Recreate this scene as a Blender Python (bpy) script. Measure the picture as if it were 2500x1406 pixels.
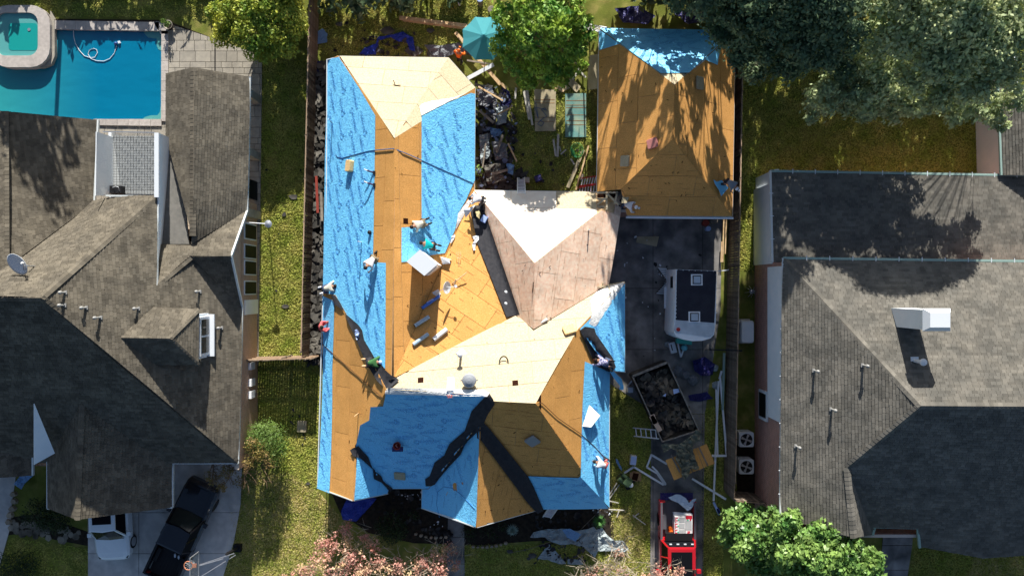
import bpy, math, random
import numpy as np
from mathutils import Vector, Matrix
random.seed(7); RNG=np.random.default_rng(7)
for o in list(bpy.data.objects): bpy.data.objects.remove(o)
scn=bpy.context.scene; COL=scn.collection
# ---------------- camera, sky, sun, exposure
H=41.5; FPX=1750.0
cd=bpy.data.cameras.new('camera'); cam=bpy.data.objects.new('camera',cd); COL.objects.link(cam)
cam.location=(0,0,H); cd.sensor_width=36; cd.lens=36*FPX/2500; cd.clip_end=600; cd.clip_start=.5
scn.camera=cam
SUN_EL=math.radians(21); S_DX=-0.05
w=bpy.data.worlds.new("World"); scn.world=w; w.use_nodes=True
nt=w.node_tree; bg=nt.nodes['Background']; bg.inputs[1].default_value=.057
sk=nt.nodes.new('ShaderNodeTexSky'); sk.sky_type='NISHITA'; sk.sun_disc=False
sk.sun_elevation=SUN_EL; sk.sun_rotation=math.atan2(-S_DX,1); sk.air_density=1.0; sk.dust_density=2.2; sk.ozone_density=3.0
nt.links.new(sk.outputs[0],bg.inputs[0])
sl=bpy.data.lights.new('sun','SUN'); sl.energy=4.9; sl.angle=math.radians(.5); sl.color=(1,.955,.88)
so=bpy.data.objects.new('sun',sl); COL.objects.link(so)
sd=Vector((S_DX*math.cos(SUN_EL),-math.cos(SUN_EL),-math.sin(SUN_EL)))
so.rotation_euler=sd.to_track_quat('-Z','Y').to_euler(); so.location=(0,30,60)
vs=scn.view_settings; vs.view_transform='Standard'; vs.look='None'; vs.gamma=1; vs.exposure=.93; vs.use_curve_mapping=False
# ---------------- helpers
def G(px,py,z=0.0):
    d=(H-z)/FPX
    return Vector(((px-1250)*d,(703-py)*d,z))
MATS={}
def lk(t,a,b): t.links.new(a,b)
def mat(name,c,c2=None,scale=3.0,rough=.8,spec=.3,bump=0.0,bscale=None,metal=0,island=0.0,obj=0.0,stretch=None,dirt=0.0,dscale=.6,detail=4,transl=0.0,coat=0,c3=None,edge=(.35,.65)):
    if name in MATS: return MATS[name]
    m=bpy.data.materials.new(name); m.use_nodes=True; t=m.node_tree; b=t.nodes['Principled BSDF']
    b.inputs['Roughness'].default_value=rough; b.inputs['Metallic'].default_value=metal
    b.inputs['Specular IOR Level'].default_value=spec; b.inputs['Coat Weight'].default_value=coat
    tc=t.nodes.new('ShaderNodeTexCoord'); mp=t.nodes.new('ShaderNodeMapping'); lk(t,tc.outputs['Object'],mp.inputs[0])
    if stretch: mp.inputs['Scale'].default_value=stretch
    col=None
    c=tuple(c)+(1,)
    if c2:
        n=t.nodes.new('ShaderNodeTexNoise'); n.inputs['Scale'].default_value=scale; n.inputs['Detail'].default_value=detail; lk(t,mp.outputs[0],n.inputs[0])
        r=t.nodes.new('ShaderNodeValToRGB'); r.color_ramp.elements[0].color=c; r.color_ramp.elements[0].position=edge[0]
        r.color_ramp.elements[1].color=tuple(c2)+(1,); r.color_ramp.elements[1].position=edge[1]
        if c3: e=r.color_ramp.elements.new(sum(edge)/2); e.color=tuple(c3)+(1,)
        lk(t,n.outputs[0],r.inputs[0]); col=r.outputs[0]
    def hsv(col,src,amt):
        h=t.nodes.new('ShaderNodeHueSaturation'); mr=t.nodes.new('ShaderNodeMapRange'); mr.inputs[3].default_value=1-amt; mr.inputs[4].default_value=1+amt
        lk(t,src,mr.inputs[0]); lk(t,mr.outputs[0],h.inputs['Value'])
        if col is not None: lk(t,col,h.inputs['Color'])
        else: h.inputs['Color'].default_value=c
        return h.outputs[0]
    if island:
        g=t.nodes.new('ShaderNodeNewGeometry'); col=hsv(col,g.outputs['Random Per Island'],island)
    if obj:
        g=t.nodes.new('ShaderNodeObjectInfo'); col=hsv(col,g.outputs['Random'],obj)
    if dirt:
        n=t.nodes.new('ShaderNodeTexNoise'); n.inputs['Scale'].default_value=dscale; n.inputs['Detail'].default_value=6; n.inputs['Roughness'].default_value=.65; lk(t,tc.outputs['Object'],n.inputs[0])
        h=t.nodes.new('ShaderNodeMapRange'); h.inputs[1].default_value=.3; h.inputs[2].default_value=.7; h.inputs[3].default_value=1-dirt; h.inputs[4].default_value=1+dirt*.35
        lk(t,n.outputs[0],h.inputs[0]); x=t.nodes.new('ShaderNodeHueSaturation'); lk(t,h.outputs[0],x.inputs['Value'])
        if col is not None: lk(t,col,x.inputs['Color'])
        else: x.inputs['Color'].default_value=c
        col=x.outputs[0]
    if col is not None: lk(t,col,b.inputs['Base Color'])
    else: b.inputs['Base Color'].default_value=c
    if bump:
        n=t.nodes.new('ShaderNodeTexNoise'); n.inputs['Scale'].default_value=bscale or scale*3; n.inputs['Detail'].default_value=5; lk(t,mp.outputs[0],n.inputs[0])
        bp=t.nodes.new('ShaderNodeBump'); bp.inputs['Strength'].default_value=1; bp.inputs['Distance'].default_value=bump; lk(t,n.outputs[0],bp.inputs['Height']); lk(t,bp.outputs[0],b.inputs['Normal'])
    if transl:
        tr=t.nodes.new('ShaderNodeBsdfTranslucent'); mx=t.nodes.new('ShaderNodeMixShader'); mx.inputs[0].default_value=transl
        if col is not None: lk(t,col,tr.inputs[0])
        else: tr.inputs[0].default_value=c
        out=t.nodes['Material Output']; lk(t,b.outputs[0],mx.inputs[1]); lk(t,tr.outputs[0],mx.inputs[2]); lk(t,mx.outputs[0],out.inputs[0])
    MATS[name]=m; return m
def tag(o,label=None,cat=None,group=None,kind=None):
    if label: o['label']=label
    if cat: o['category']=cat
    if group: o['group']=group
    if kind: o['kind']=kind
    return o
def root(name,label,cat,loc=(0,0,0),rz=0,group=None,tilt=None):
    o=bpy.data.objects.new(name,None); COL.objects.link(o); o.location=loc; o.rotation_euler=(0,0,rz) if tilt is None else (tilt[0],tilt[1],rz)
    o.empty_display_size=.3; tag(o,label,cat,group); return o
def wl(o):
    v=Vector((0,0,0))
    while o: v=v+Vector(o.location); o=o.parent
    return v
class MB:
    def __init__(s): s.v=[]; s.f=[]; s.sm=False
    def add(s,v,f):
        k=len(s.v); s.v+= [tuple(p) for p in v]; s.f+=[tuple(i+k for i in q) for q in f]; return s
    def poly(s,p): return s.add(p,[tuple(range(len(p)))])
    def box(s,c,d,rz=0,M=None):
        x,y,z=[a/2 for a in d]; cs,sn=math.cos(rz),math.sin(rz); P=[]
        for k in (-z,z):
            for i,j in ((-x,-y),(x,-y),(x,y),(-x,y)): P.append((c[0]+i*cs-j*sn,c[1]+i*sn+j*cs,c[2]+k))
        if M: P=[M@Vector(p) for p in P]
        return s.add(P,[(3,2,1,0),(4,5,6,7),(0,1,5,4),(1,2,6,5),(2,3,7,6),(3,0,4,7)])
    def beam(s,a,b,wd,ht,up=Vector((0,0,1))):
        a=Vector(a);b=Vector(b);d=(b-a).normalized(); sd_=d.cross(up)
        if sd_.length<1e-3: sd_=Vector((1,0,0))
        sd_.normalize(); u=sd_.cross(d).normalized(); P=[]
        for p in (a,b):
            for i,j in ((-1,-1),(1,-1),(1,1),(-1,1)): P.append(p+sd_*(i*wd/2)+u*(j*ht/2))
        return s.add(P,[(0,1,2,3),(7,6,5,4),(0,4,5,1),(1,5,6,2),(2,6,7,3),(3,7,4,0)])
    def prism(s,pts,z0,z1,top=None):
        n=len(pts); t=top or pts
        P=[(p[0],p[1],z0) for p in pts]+[(p[0],p[1],z1) for p in t]
        return s.add(P,[tuple(range(n-1,-1,-1)),tuple(range(n,2*n))]+[(i,(i+1)%n,n+(i+1)%n,n+i) for i in range(n)])
    def slab(s,top,th,nrm=Vector((0,0,1))):
        n=len(top); P=[Vector(p)-nrm*th for p in top]+[Vector(p) for p in top]
        return s.add(P,[tuple(range(n-1,-1,-1)),tuple(range(n,2*n))]+[(i,(i+1)%n,n+(i+1)%n,n+i) for i in range(n)])
    def tube(s,path,r,n=6,cap=True):
        path=[Vector(p) for p in path]; m=len(path); base=len(s.v); rr=r if isinstance(r,(list,tuple)) else [r]*m
        u=None
        for i,p in enumerate(path):
            d=(path[min(i+1,m-1)]-path[max(i-1,0)])
            if d.length<1e-6: d=Vector((0,0,1))
            d.normalize()
            if u is None:
                u=d.cross(Vector((0,0,1)));
                if u.length<.1: u=d.cross(Vector((1,0,0)))
            u=(u-d*u.dot(d)); u.normalize(); v=d.cross(u)
            for k in range(n):
                a=2*math.pi*k/n; s.v.append(tuple(p+(u*math.cos(a)+v*math.sin(a))*rr[i]))
        for i in range(m-1):
            for k in range(n):
                a=base+i*n+k; b=base+i*n+(k+1)%n; s.f.append((a,b,b+n,a+n))
        if cap: s.f.append(tuple(base+k for k in range(n-1,-1,-1))); s.f.append(tuple(base+(m-1)*n+k for k in range(n)))
        return s
    def lathe(s,c,prof,n=16,ax='z'):
        base=len(s.v)
        for r,z in prof:
            for k in range(n):
                a=2*math.pi*k/n; x,y=r*math.cos(a),r*math.sin(a)
                p={'z':(x,y,z),'x':(z,x,y),'y':(x,z,y)}[ax]
                s.v.append((c[0]+p[0],c[1]+p[1],c[2]+p[2]))
        for i in range(len(prof)-1):
            for k in range(n):
                a=base+i*n+k;b=base+i*n+(k+1)%n; s.f.append((a,b,b+n,a+n))
        s.f.append(tuple(base+k for k in range(n-1,-1,-1))); s.f.append(tuple(base+(len(prof)-1)*n+k for k in range(n)))
        return s
    def mesh(s,name,m,off=None,smooth=False):
        me=bpy.data.meshes.new(name); v=s.v
        if off is not None: v=[(p[0]-off[0],p[1]-off[1],p[2]-off[2]) for p in v]
        me.from_pydata(v,[],s.f); me.update()
        if m: me.materials.append(m)
        if smooth: me.polygons.foreach_set('use_smooth',[True]*len(me.polygons))
        return me
    def build(s,name,m,parent=None,world=True,label=None,smooth=False,kind=None):
        off=wl(parent) if (parent and world) else None
        me=s.mesh(name,m,off,smooth); o=bpy.data.objects.new(name,me); COL.objects.link(o)
        if parent: o.parent=parent
        else:
            c=np.array(s.v).mean(0); zz=min(p[2] for p in s.v); c=(c[0],c[1],zz)
            me.transform(Matrix.Translation((-c[0],-c[1],-c[2]))); o.location=c
        if label: o['label']=label
        if kind: o['kind']=kind
        return o
def thing(name,mb,m,label,cat,group=None,smooth=False,kind=None):
    return tag(mb.build(name,m,smooth=smooth),label,cat,group,kind)
def dup(o,loc=None,rz=None,label=None,parent=None):
    c=o.copy(); COL.objects.link(c)
    if loc is not None: c.location=loc
    if rz is not None: c.rotation_euler=(c.rotation_euler[0],c.rotation_euler[1],rz)
    if label: c['label']=label
    if parent: c.parent=parent
    for ch in list(o.children):
        d=dup(ch); d.parent=c
    return c
# ---- 2d geometry
def clip(sub,cl):
    """Sutherland-Hodgman: sub (any) against convex ccw cl"""
    out=list(sub)
    for i in range(len(cl)):
        a=cl[i];b=cl[(i+1)%len(cl)];ex,ey=b[0]-a[0],b[1]-a[1]
        inp=out;out=[]
        if not inp: break
        for j in range(len(inp)):
            p=inp[j];q=inp[(j+1)%len(inp)]
            sp=ex*(p[1]-a[1])-ey*(p[0]-a[0]); sq=ex*(q[1]-a[1])-ey*(q[0]-a[0])
            if sp>=0: out.append(p)
            if (sp>=0)!=(sq>=0):
                t=sp/(sp-sq); out.append((p[0]+(q[0]-p[0])*t,p[1]+(q[1]-p[1])*t))
    res=[]
    for p in out:
        if not res or abs(p[0]-res[-1][0])+abs(p[1]-res[-1][1])>1e-5: res.append(p)
    if len(res)>1 and abs(res[0][0]-res[-1][0])+abs(res[0][1]-res[-1][1])<1e-5: res.pop()
    return res if len(res)>2 and abs(area(res))>1e-4 else []
def area(p): return .5*sum(p[i][0]*p[(i+1)%len(p)][1]-p[(i+1)%len(p)][0]*p[i][1] for i in range(len(p)))
def ccw(p): return list(p) if area(p)>0 else list(p)[::-1]
def inside(P,poly):
    P=np.atleast_2d(np.asarray(P,float)); r=np.zeros(len(P),bool); n=len(poly)
    for i in range(n):
        x1,y1=poly[i][:2];x2,y2=poly[(i+1)%n][:2]
        if y1==y2: continue
        c=((y1>P[:,1])!=(y2>P[:,1]))&(P[:,0]<(x2-x1)*(P[:,1]-y1)/(y2-y1)+x1); r^=c
    return r
def cut_rect(poly,x0,y0,x1,y1): return clip(poly,[(x0,y0),(x1,y0),(x1,y1),(x0,y1)])
# ---- heights from the outlines: every roof face is a plane
def solve(V,F,fixed,soft):
    vn=list(V);ix={n:i for i,n in enumerate(vn)};nv=len(vn);nf=len(F); R=[];B=[]
    def row(d,b,wt):
        r=np.zeros(nv+3*nf)
        for k,x in d: r[k]+=x*wt
        R.append(r);B.append(b*wt)
    for fi,(fn,vv) in enumerate(F.items()):
        for n in vv:
            u=(V[n][0]-1250)/FPX;v=(703-V[n][1])/FPX; o=nv+3*fi
            row([(ix[n],1),(o,-1),(o+1,-u),(o+2,-v)],0,1)
    for n,z in fixed.items(): row([(ix[n],1)],40/(H-z),3)
    for n,z in soft.items(): row([(ix[n],1)],40/(H-z),.8)
    x=np.linalg.lstsq(np.array(R),np.array(B),rcond=None)[0]
    return {n:np.array([(V[n][0]-1250)/FPX*40/x[ix[n]],(703-V[n][1])/FPX*40/x[ix[n]],H-40/x[ix[n]]]) for n in vn}
class Face:
    def __init__(s,Q,px):
        Q=np.array(Q); s.px=px; s.c=Q.mean(0); n=np.linalg.svd(Q-s.c)[2][2]; n=n*np.sign(n[2]); s.n=n
        e1=np.cross((0,0,1),n); e1/=np.linalg.norm(e1); s.e1=e1; s.e2=np.cross(n,e1)   # e2 points up the slope
        s.q2=np.stack([(Q-s.c)@e1,(Q-s.c)@s.e2],1); s.off=(Q-s.c)@n; s.poly=[tuple(p) for p in s.q2]
    def lift(s,P,h=0.0):
        P=np.atleast_2d(np.asarray(P,float))
        if not hasattr(s,'cf'):
            s.sc=np.abs(s.q2).max(); B=s.basis(s.q2); lam=np.diag([0,.002,.002,.02,.03,.03]); s.cf=np.linalg.solve(B.T@B+lam,B.T@s.off)
        o=np.clip(s.basis(P)@s.cf,s.off.min()-.05,s.off.max()+.05)
        return s.c+P[:,:1]*s.e1+P[:,1:]*s.e2+(o[:,None]+h)*s.n
    def basis(s,P): x=P[:,0]/s.sc;y=P[:,1]/s.sc; return np.stack([np.ones_like(x),x,y,x*y,x*x,y*y],1)
    def at(s,px,py):
        r=np.array([(px-1250)/FPX,(703-py)/FPX,-1.0]); O=np.array([0,0,H]); h=0
        for _ in range(4):
            t=((s.c+s.n*h-O)@s.n)/(r@s.n); p=O+r*t; q=((p-s.c)@s.e1,(p-s.c)@s.e2); h=float((s.lift([q])[0]-s.c)@s.n)
        return q
    def P(s,px,py,h=0.0): return Vector(s.lift([s.at(px,py)],h)[0])
ROOFS=[]
def roofz(px,py,h=0.0,faces=None):
    for f in (faces or ROOFS):
        if inside([(px,py)],f.px)[0]: return f.P(px,py,h)
    best=None
    for f in (faces or ROOFS):
        c=np.array(f.px).mean(0); n=len(f.px); d=min(segd((px,py),f.px[i],f.px[(i+1)%n]) for i in range(n))
        if best is None or d<best[0]: best=(d,f)
    return best[1].P(px,py,h)
def segd(p,a,b):
    ax,ay=a;bx,by=b;dx,dy=bx-ax,by-ay; t=max(0,min(1,((p[0]-ax)*dx+(p[1]-ay)*dy)/(dx*dx+dy*dy+1e-9)))
    return math.hypot(p[0]-ax-t*dx,p[1]-ay-t*dy)
def make_faces(V,F,fx,sf):
    P=solve(V,F,fx,sf); fs={k:Face([P[n] for n in v],[V[n] for n in v]) for k,v in F.items()}
    return P,fs
def bounds(p): a=np.array(p); return a[:,0].min(),a[:,1].min(),a[:,0].max(),a[:,1].max()
def shingles(f,m,parent,tw=.27,th=.145,name='shingles',up=.027):
    """overlapping tabs, one joined mesh per slope"""
    x0,y0,x1,y1=bounds(f.poly); rows=int((y1-y0)/th)+1; poly=f.poly; V=[];Fc=[]; P2=[];hh=[];faces=[]
    for r in range(-1,rows+1):
        ya=y0+r*th; x=x0-random.random()*tw-tw
        while x<x1:
            wd=tw*random.uniform(.62,1.3); sh=random.uniform(-.012,.012)
            rect=[(x+.005,ya+sh),(x+wd-.005,ya+sh),(x+wd-.005,ya+th+.01),(x+.005,ya+th+.01)]; x+=wd
            ins=inside(rect,poly)
            if ins.all(): pc=rect
            else:
                pc=clip(poly,rect)
                if not pc: continue
            k=len(P2)
            for (a,b) in pc: P2.append((a,b)); hh.append(up*(1-(b-ya)/th)+.004+ (sh*.15))
            faces.append(tuple(range(k,k+len(pc))))
            if ins[0] and ins[1] :
                k2=len(P2); P2.append(rect[0]);hh.append(-.004);P2.append(rect[1]);hh.append(-.004)
                faces.append((k2,k2+1,k+1,k) if pc is rect else (k2,k2+1,k2))if pc is rect else None
    P2=np.array(P2); L=f.lift(P2)+np.array(hh)[:,None]*f.n
    mb=MB(); mb.v=[tuple(p) for p in L]; mb.f=[q for q in faces if q]
    return mb.build(name,m,parent,kind='stuff')
def deck(f,m,parent,name='roof_deck',h=-.03,th=.06):
    mb=MB(); subd(f.poly,1.2,lambda a,b:f.lift([(a,b)],h)[0],mb); n=len(mb.v); k=len(mb.f)
    mb.v+=[(p[0],p[1],p[2]-th*2) for p in mb.v]; mb.f+=[tuple(i+n for i in reversed(q)) for q in mb.f[:k]]; return mb.build(name,m,parent)
def osb(f,m,parent,pw=2.44,ph=1.22,holes=(),off=.3,name='osb_panel',gap=.02,mats=None):
    x0,y0,x1,y1=bounds(f.poly); poly=f.poly; r=0; y=y0-.02
    while y<y1:
        x=x0-((off+ (r%2)*.5)%1)*pw
        while x<x1:
            rect=[(x+gap/2,y+gap/2),(x+pw-gap/2,y+gap/2),(x+pw-gap/2,y+ph-gap/2),(x+gap/2,y+ph-gap/2)]
            pc=clip(poly,rect)
            if pc and abs(area(pc))>.02:
                pcs=[pc]
                for hx0,hy0,hx1,hy1 in holes:   # rectangular openings in face coordinates
                    nx=[]
                    for q in pcs:
                        for rc in ((-99,-99,hx0,99),(hx1,-99,99,99),(hx0,-99,hx1,hy0),(hx0,hy1,hx1,99)):
                            c_=cut_rect(q,*rc)
                            if c_: nx.append(c_)
                    pcs=nx
                for pc in pcs:
                    mb=MB(); jit=random.uniform(0,.004)
                    top=[Vector(p) for p in f.lift(np.array(pc),.012+jit)]; mb.slab(top,.016,Vector(f.n)); mb.build(name,mats(pc) if mats else m,parent)
            x+=pw
        y+=ph; r+=1
def subd(pc,step,fn,mb,th=0):
    """grid-cut a 2d polygon and lift the pieces with fn"""
    x0,y0,x1,y1=bounds(pc); pc=ccw(pc); cache={}
    nx=max(1,math.ceil((x1-x0)/step)); ny=max(1,math.ceil((y1-y0)/step))
    for i in range(nx):
        for j in range(ny):
            a=x0+i*(x1-x0)/nx;b=y0+j*(y1-y0)/ny
            q=cut_rect(pc,a,b,a+(x1-x0)/nx,b+(y1-y0)/ny)
            if not q: continue
            ids=[]
            for p in q:
                k=(round(p[0],3),round(p[1],3))
                if k not in cache: cache[k]=len(mb.v); mb.v.append(tuple(fn(*p)))
                ids.append(cache[k])
            mb.f.append(tuple(ids))
    return mb
def drape(name,pxpoly,m,parent,h=.04,step=12,rip=0.0,label=None,faces=None,sm=True):
    mb=MB()
    def fn(x,y):
        p=roofz(x,y,h,faces)
        if rip: p=p+Vector((0,0,1))*rip*(math.sin(x*.35+y*.21)*.5+math.sin(x*.13-y*.31)*.5+.6)
        return p
    subd([(x,-y) for x,y in pxpoly],step,lambda x,y:fn(x,-y),mb); return mb.build(name,m,parent,label=label,smooth=sm)
# ---------------- materials
M=lambda k:MATS[k]
mat('blade_dry',(.46,.43,.16),(.72,.60,.30),scale=1.1,rough=.9,spec=.05,island=.25,transl=.25,detail=6)
mat('lawn',(.17,.20,.04),(.32,.29,.09),scale=1.3,rough=1,spec=.05,bump=.03,bscale=24,dirt=.4,dscale=.9,c3=(.20,.22,.05),detail=8)
mat('blade',(.36,.43,.08),(.58,.54,.16),scale=1.1,rough=.9,spec=.05,island=.25,transl=.25,detail=6)
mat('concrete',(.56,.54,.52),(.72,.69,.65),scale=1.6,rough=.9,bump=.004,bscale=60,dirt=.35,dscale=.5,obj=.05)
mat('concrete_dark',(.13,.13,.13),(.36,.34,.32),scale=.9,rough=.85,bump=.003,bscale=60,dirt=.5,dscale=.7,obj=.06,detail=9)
mat('patio_stone',(.34,.31,.26),(.43,.39,.32),scale=3,rough=.85,bump=.006,bscale=20,obj=.09,dirt=.15)
mat('coping',(.42,.38,.345),(.52,.47,.43),scale=5,rough=.8,bump=.006,bscale=20,obj=.1)
mat('osb',(.56,.265,.072),(.78,.405,.135),scale=24,rough=.75,spec=.15,obj=.055,dirt=.14,dscale=1.3,c3=(.66,.34,.10),stretch=(1,1,1),bump=.002,bscale=30,detail=8)
mat('osb_sunlit',(.46,.385,.25),(.58,.50,.35),scale=14,rough=.75,spec=.1,obj=.05,dirt=.06,dscale=1.2)  # osb paled as if overexposed: bright sun on north slopes put into the colour
mat('plywood',(.92,.61,.43),(1.0,.78,.60),scale=6,rough=.75,spec=.1,obj=.07,dirt=.20,dscale=1.4,detail=9)
mat('plywood_white',(.85,.74,.62),(.9,.82,.7),scale=3,rough=.75,spec=.1,obj=.03)
mat('lumber',(.55,.36,.18),(.72,.52,.30),scale=6,stretch=(1,1,1),rough=.7,obj=.12)
mat('lumber_grey',(.22,.19,.15),(.36,.31,.25),scale=6,rough=.85,obj=.2,dirt=.3)
def wrinkled(name,c,amt=.05,rough=.42,scale=3.2):
    m=mat(name,c,rough=rough,spec=.35); t=m.node_tree; b=t.nodes['Principled BSDF']
    tc=t.nodes.new('ShaderNodeTexCoord'); n=t.nodes.new('ShaderNodeTexNoise'); n.inputs['Scale'].default_value=scale; n.inputs['Detail'].default_value=3; n.inputs['Distortion'].default_value=1.6; lk(t,tc.outputs['Object'],n.inputs[0])
    wv=t.nodes.new('ShaderNodeMath'); wv.operation='PINGPONG'; wv.inputs[1].default_value=.12; lk(t,n.outputs[0],wv.inputs[0])
    n2=t.nodes.new('ShaderNodeTexNoise'); n2.inputs['Scale'].default_value=scale*4; n2.inputs['Detail'].default_value=2; lk(t,tc.outputs['Object'],n2.inputs[0])
    ad=t.nodes.new('ShaderNodeMath'); ad.operation='MULTIPLY_ADD'; ad.inputs[1].default_value=.12; lk(t,n2.outputs[0],ad.inputs[0]); lk(t,wv.outputs[0],ad.inputs[2])
    bp=t.nodes.new('ShaderNodeBump'); bp.inputs['Distance'].default_value=amt*4; lk(t,ad.outputs[0],bp.inputs['Height']); lk(t,bp.outputs[0],b.inputs['Normal']); return m
wrinkled('underlay',(.19,.63,1.0),.026)
wrinkled('underlay_white',(.88,.88,.86),.03,.6)
wrinkled('tarp_blue',(.02,.05,.42),.09,.4,2.5)
wrinkled('tarp_navy',(.03,.03,.16),.09,.4,2.5)
wrinkled('tarp_grey',(.20,.21,.23),.10,.6,2)
wrinkled('tarp_pale',(.36,.42,.44),.10,.6,2)
wrinkled('tarp_green',(.20,.21,.16),.12,.6,2)
wrinkled('tarp_sky',(.22,.42,.72),.08,.5,3)
mat('print',(.05,.24,.58),rough=.6)
mat('felt',(.035,.036,.042),(.05,.05,.056),scale=6,rough=.85,spec=.1,bump=.01,bscale=5)
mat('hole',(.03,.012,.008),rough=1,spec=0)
mat('shingle_brown',(.112,.10,.08),(.165,.145,.112),scale=1.2,rough=.95,spec=.05,island=.24,dirt=.12,dscale=.3,bump=.003,bscale=60)
mat('shingle_tan',(.125,.12,.106),(.185,.172,.147),scale=1.2,rough=.95,spec=.05,island=.20,dirt=.06,dscale=.3,bump=.003,bscale=60)
mat('roll_roof',(.19,.185,.17),(.24,.23,.21),scale=4,rough=.95,spec=.1)
mat('white',(.72,.76,.80),rough=.5,obj=.03)
mat('white_wall',(.80,.86,.90),(.87,.91,.94),scale=2,rough=.6,bump=.002,bscale=8)
mat('gutter',(.62,.66,.66),rough=.4,spec=.4)
mat('gutter_green',(.28,.40,.36),rough=.5)
mat('metal',(.55,.57,.60),rough=.35,metal=.7,obj=.1)
mat('metal_pale',(.80,.82,.84),rough=.45,spec=.5,obj=.08)
mat('black',(.012,.012,.014),rough=.5)
mat('rubber',(.02,.02,.022),rough=.8)
mat('glass_dark',(.008,.009,.012),rough=.3,spec=.04)
mat('glass_green',(.015,.022,.022),rough=.1,spec=.4)
mat('car_white',(.88,.92,.95),rough=.25,spec=.5,coat=.5)
mat('car_black',(.008,.009,.015),rough=.22,spec=.5,coat=.6)
mat('car_red',(.50,.012,.02),rough=.25,spec=.5,coat=.6)
mat('soil',(.018,.014,.010),(.04,.03,.02),scale=5,rough=1,bump=.03,bscale=20)
mat('scrap',(.04,.04,.04),(.15,.14,.12),scale=1.5,rough=.95,island=.6,spec=.1)
mat('scrap_dark',(.02,.02,.022),(.07,.065,.06),scale=1.5,rough=.95,island=.6,spec=.1)
mat('stone',(.30,.24,.17),(.42,.34,.25),scale=4,rough=.9,obj=.2,bump=.02,bscale=9)
mat('stone_dark',(.05,.045,.035),(.30,.26,.20),scale=1.1,rough=.95,obj=.3,bump=.02,bscale=8,detail=8)
mat('foam',(.58,.38,.16),(.68,.48,.24),scale=14,rough=.95,obj=.25)
mat('foam_tan',(.36,.31,.20),(.42,.37,.26),scale=10,rough=.95)
mat('foam_grey',(.30,.31,.31),rough=.95)
mat('foam_pink',(.50,.20,.18),rough=.95)
mat('skin',(.36,.19,.12),rough=.6); mat('hair',(.015,.01,.008),rough=.6)
mat('cardboard',(.30,.19,.10),rough=.9)
mat('green_hose',(.03,.22,.09),rough=.5)
mat('orange',(.85,.16,.01),rough=.7); mat('red',(.45,.03,.03),rough=.6); mat('terracotta',(.30,.05,.035),rough=.7)
mat('teal',(.03,.36,.36),rough=.6)
def brickmat(name,c1,c2,mort,sw=.21,sh=.075):
    m=bpy.data.materials.new(name); m.use_nodes=True; t=m.node_tree; b=t.nodes['Principled BSDF']; b.inputs['Roughness'].default_value=.9
    uv=t.nodes.new('ShaderNodeUVMap'); br=t.nodes.new('ShaderNodeTexBrick'); br.inputs['Scale'].default_value=1; br.inputs['Brick Width'].default_value=sw; br.inputs['Row Height'].default_value=sh; br.inputs['Mortar Size'].default_value=.009
    br.offset=0.0 if name=='tile_grid' else .5
    br.inputs['Color1'].default_value=c1+(1,); br.inputs['Color2'].default_value=c2+(1,); br.inputs['Mortar'].default_value=mort+(1,); lk(t,uv.outputs[0],br.inputs[0])
    lk(t,br.outputs[0],b.inputs['Base Color']); bp=t.nodes.new('ShaderNodeBump'); bp.inputs['Distance'].default_value=.008; bp.invert=True; lk(t,br.outputs[1],bp.inputs['Height']); lk(t,bp.outputs[0],b.inputs['Normal']); MATS[name]=m
brickmat('brick',(.58,.25,.18),(.36,.14,.10),(.66,.55,.48))
brickmat('brick_tan',(.55,.34,.23),(.42,.25,.17),(.6,.5,.4))
brickmat('tile_grid',(.42,.44,.44),(.38,.40,.40),(.05,.05,.05),.15,.14)
def shingleside(): pass
# ---------------- the ground and paved surfaces
def ring_poly(name,pts,m,z=0,holes=None,kind='structure'):
    mb=MB(); mb.poly([G(x,y,0).xy.to_3d()+Vector((0,0,z)) for x,y in pts]); o=mb.build(name,m); tag(o,kind=kind); return o
mb=MB(); S=260
# lawn with an opening where the pool stands
PX0,PX1=G(-60,0).x,G(398,0).x; PY0,PY1=G(0,296).y,G(0,72).y
for a,b,c,d in ((-S,PY1,S,S),(-S,-S,S,PY0),(-S,PY0,PX0,PY1),(PX1,PY0,S,PY1)): mb.poly([(a,b,0),(c,b,0),(c,d,0),(a,d,0)])
tag(mb.build('ground',M('lawn')),kind='structure')
def flat(name,pts,z,m,kind='structure',parent=None):
    mb=MB(); P=ccw([tuple(G(x,y).xy) for x,y in pts]); mb.prism(P,-.02,z); o=mb.build(name,m,parent)
    if kind: o['kind']=kind
    return o
def slabs(name,pts,z,m,xs,ys,gap=.014,piece='concrete_slab',base=None,polyholes=None,px=True):
    """one base with separate slabs laid on it; xs, ys are joint lines in pixels"""
    b=flat(name,pts,z-.03,M('soil') if base is None else base)
    P=ccw([tuple(G(x,y).xy) for x,y in pts]); X=[G(x,0).x for x in xs] ; Y=[G(0,y).y for y in ys]
    X=[-60]+sorted(X)+[60]; Y=[-60]+sorted(Y)+[60]
    for i in range(len(X)-1):
        for j in range(len(Y)-1):
            q=cut_rect(P,X[i]+gap,Y[j]+gap,X[i+1]-gap,Y[j+1]-gap)
            if q: mm=MB(); mm.prism(q,z-.028,z+random.uniform(-.004,.004)); mm.build(piece,m,b)
    return b
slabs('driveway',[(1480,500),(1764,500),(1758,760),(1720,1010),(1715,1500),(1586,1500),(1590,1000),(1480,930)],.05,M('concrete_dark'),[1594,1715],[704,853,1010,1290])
slabs('left_driveway',[(216,1120),(592,1120),(588,1230),(572,1320),(510,1520),(216,1520)],.05,M('concrete'),[340],[1350,1250])
slabs('front_walk',[(1095,1225),(1133,1225),(1135,1500),(1088,1500)],.05,M('concrete_dark'),[],[1310,1375])
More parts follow.
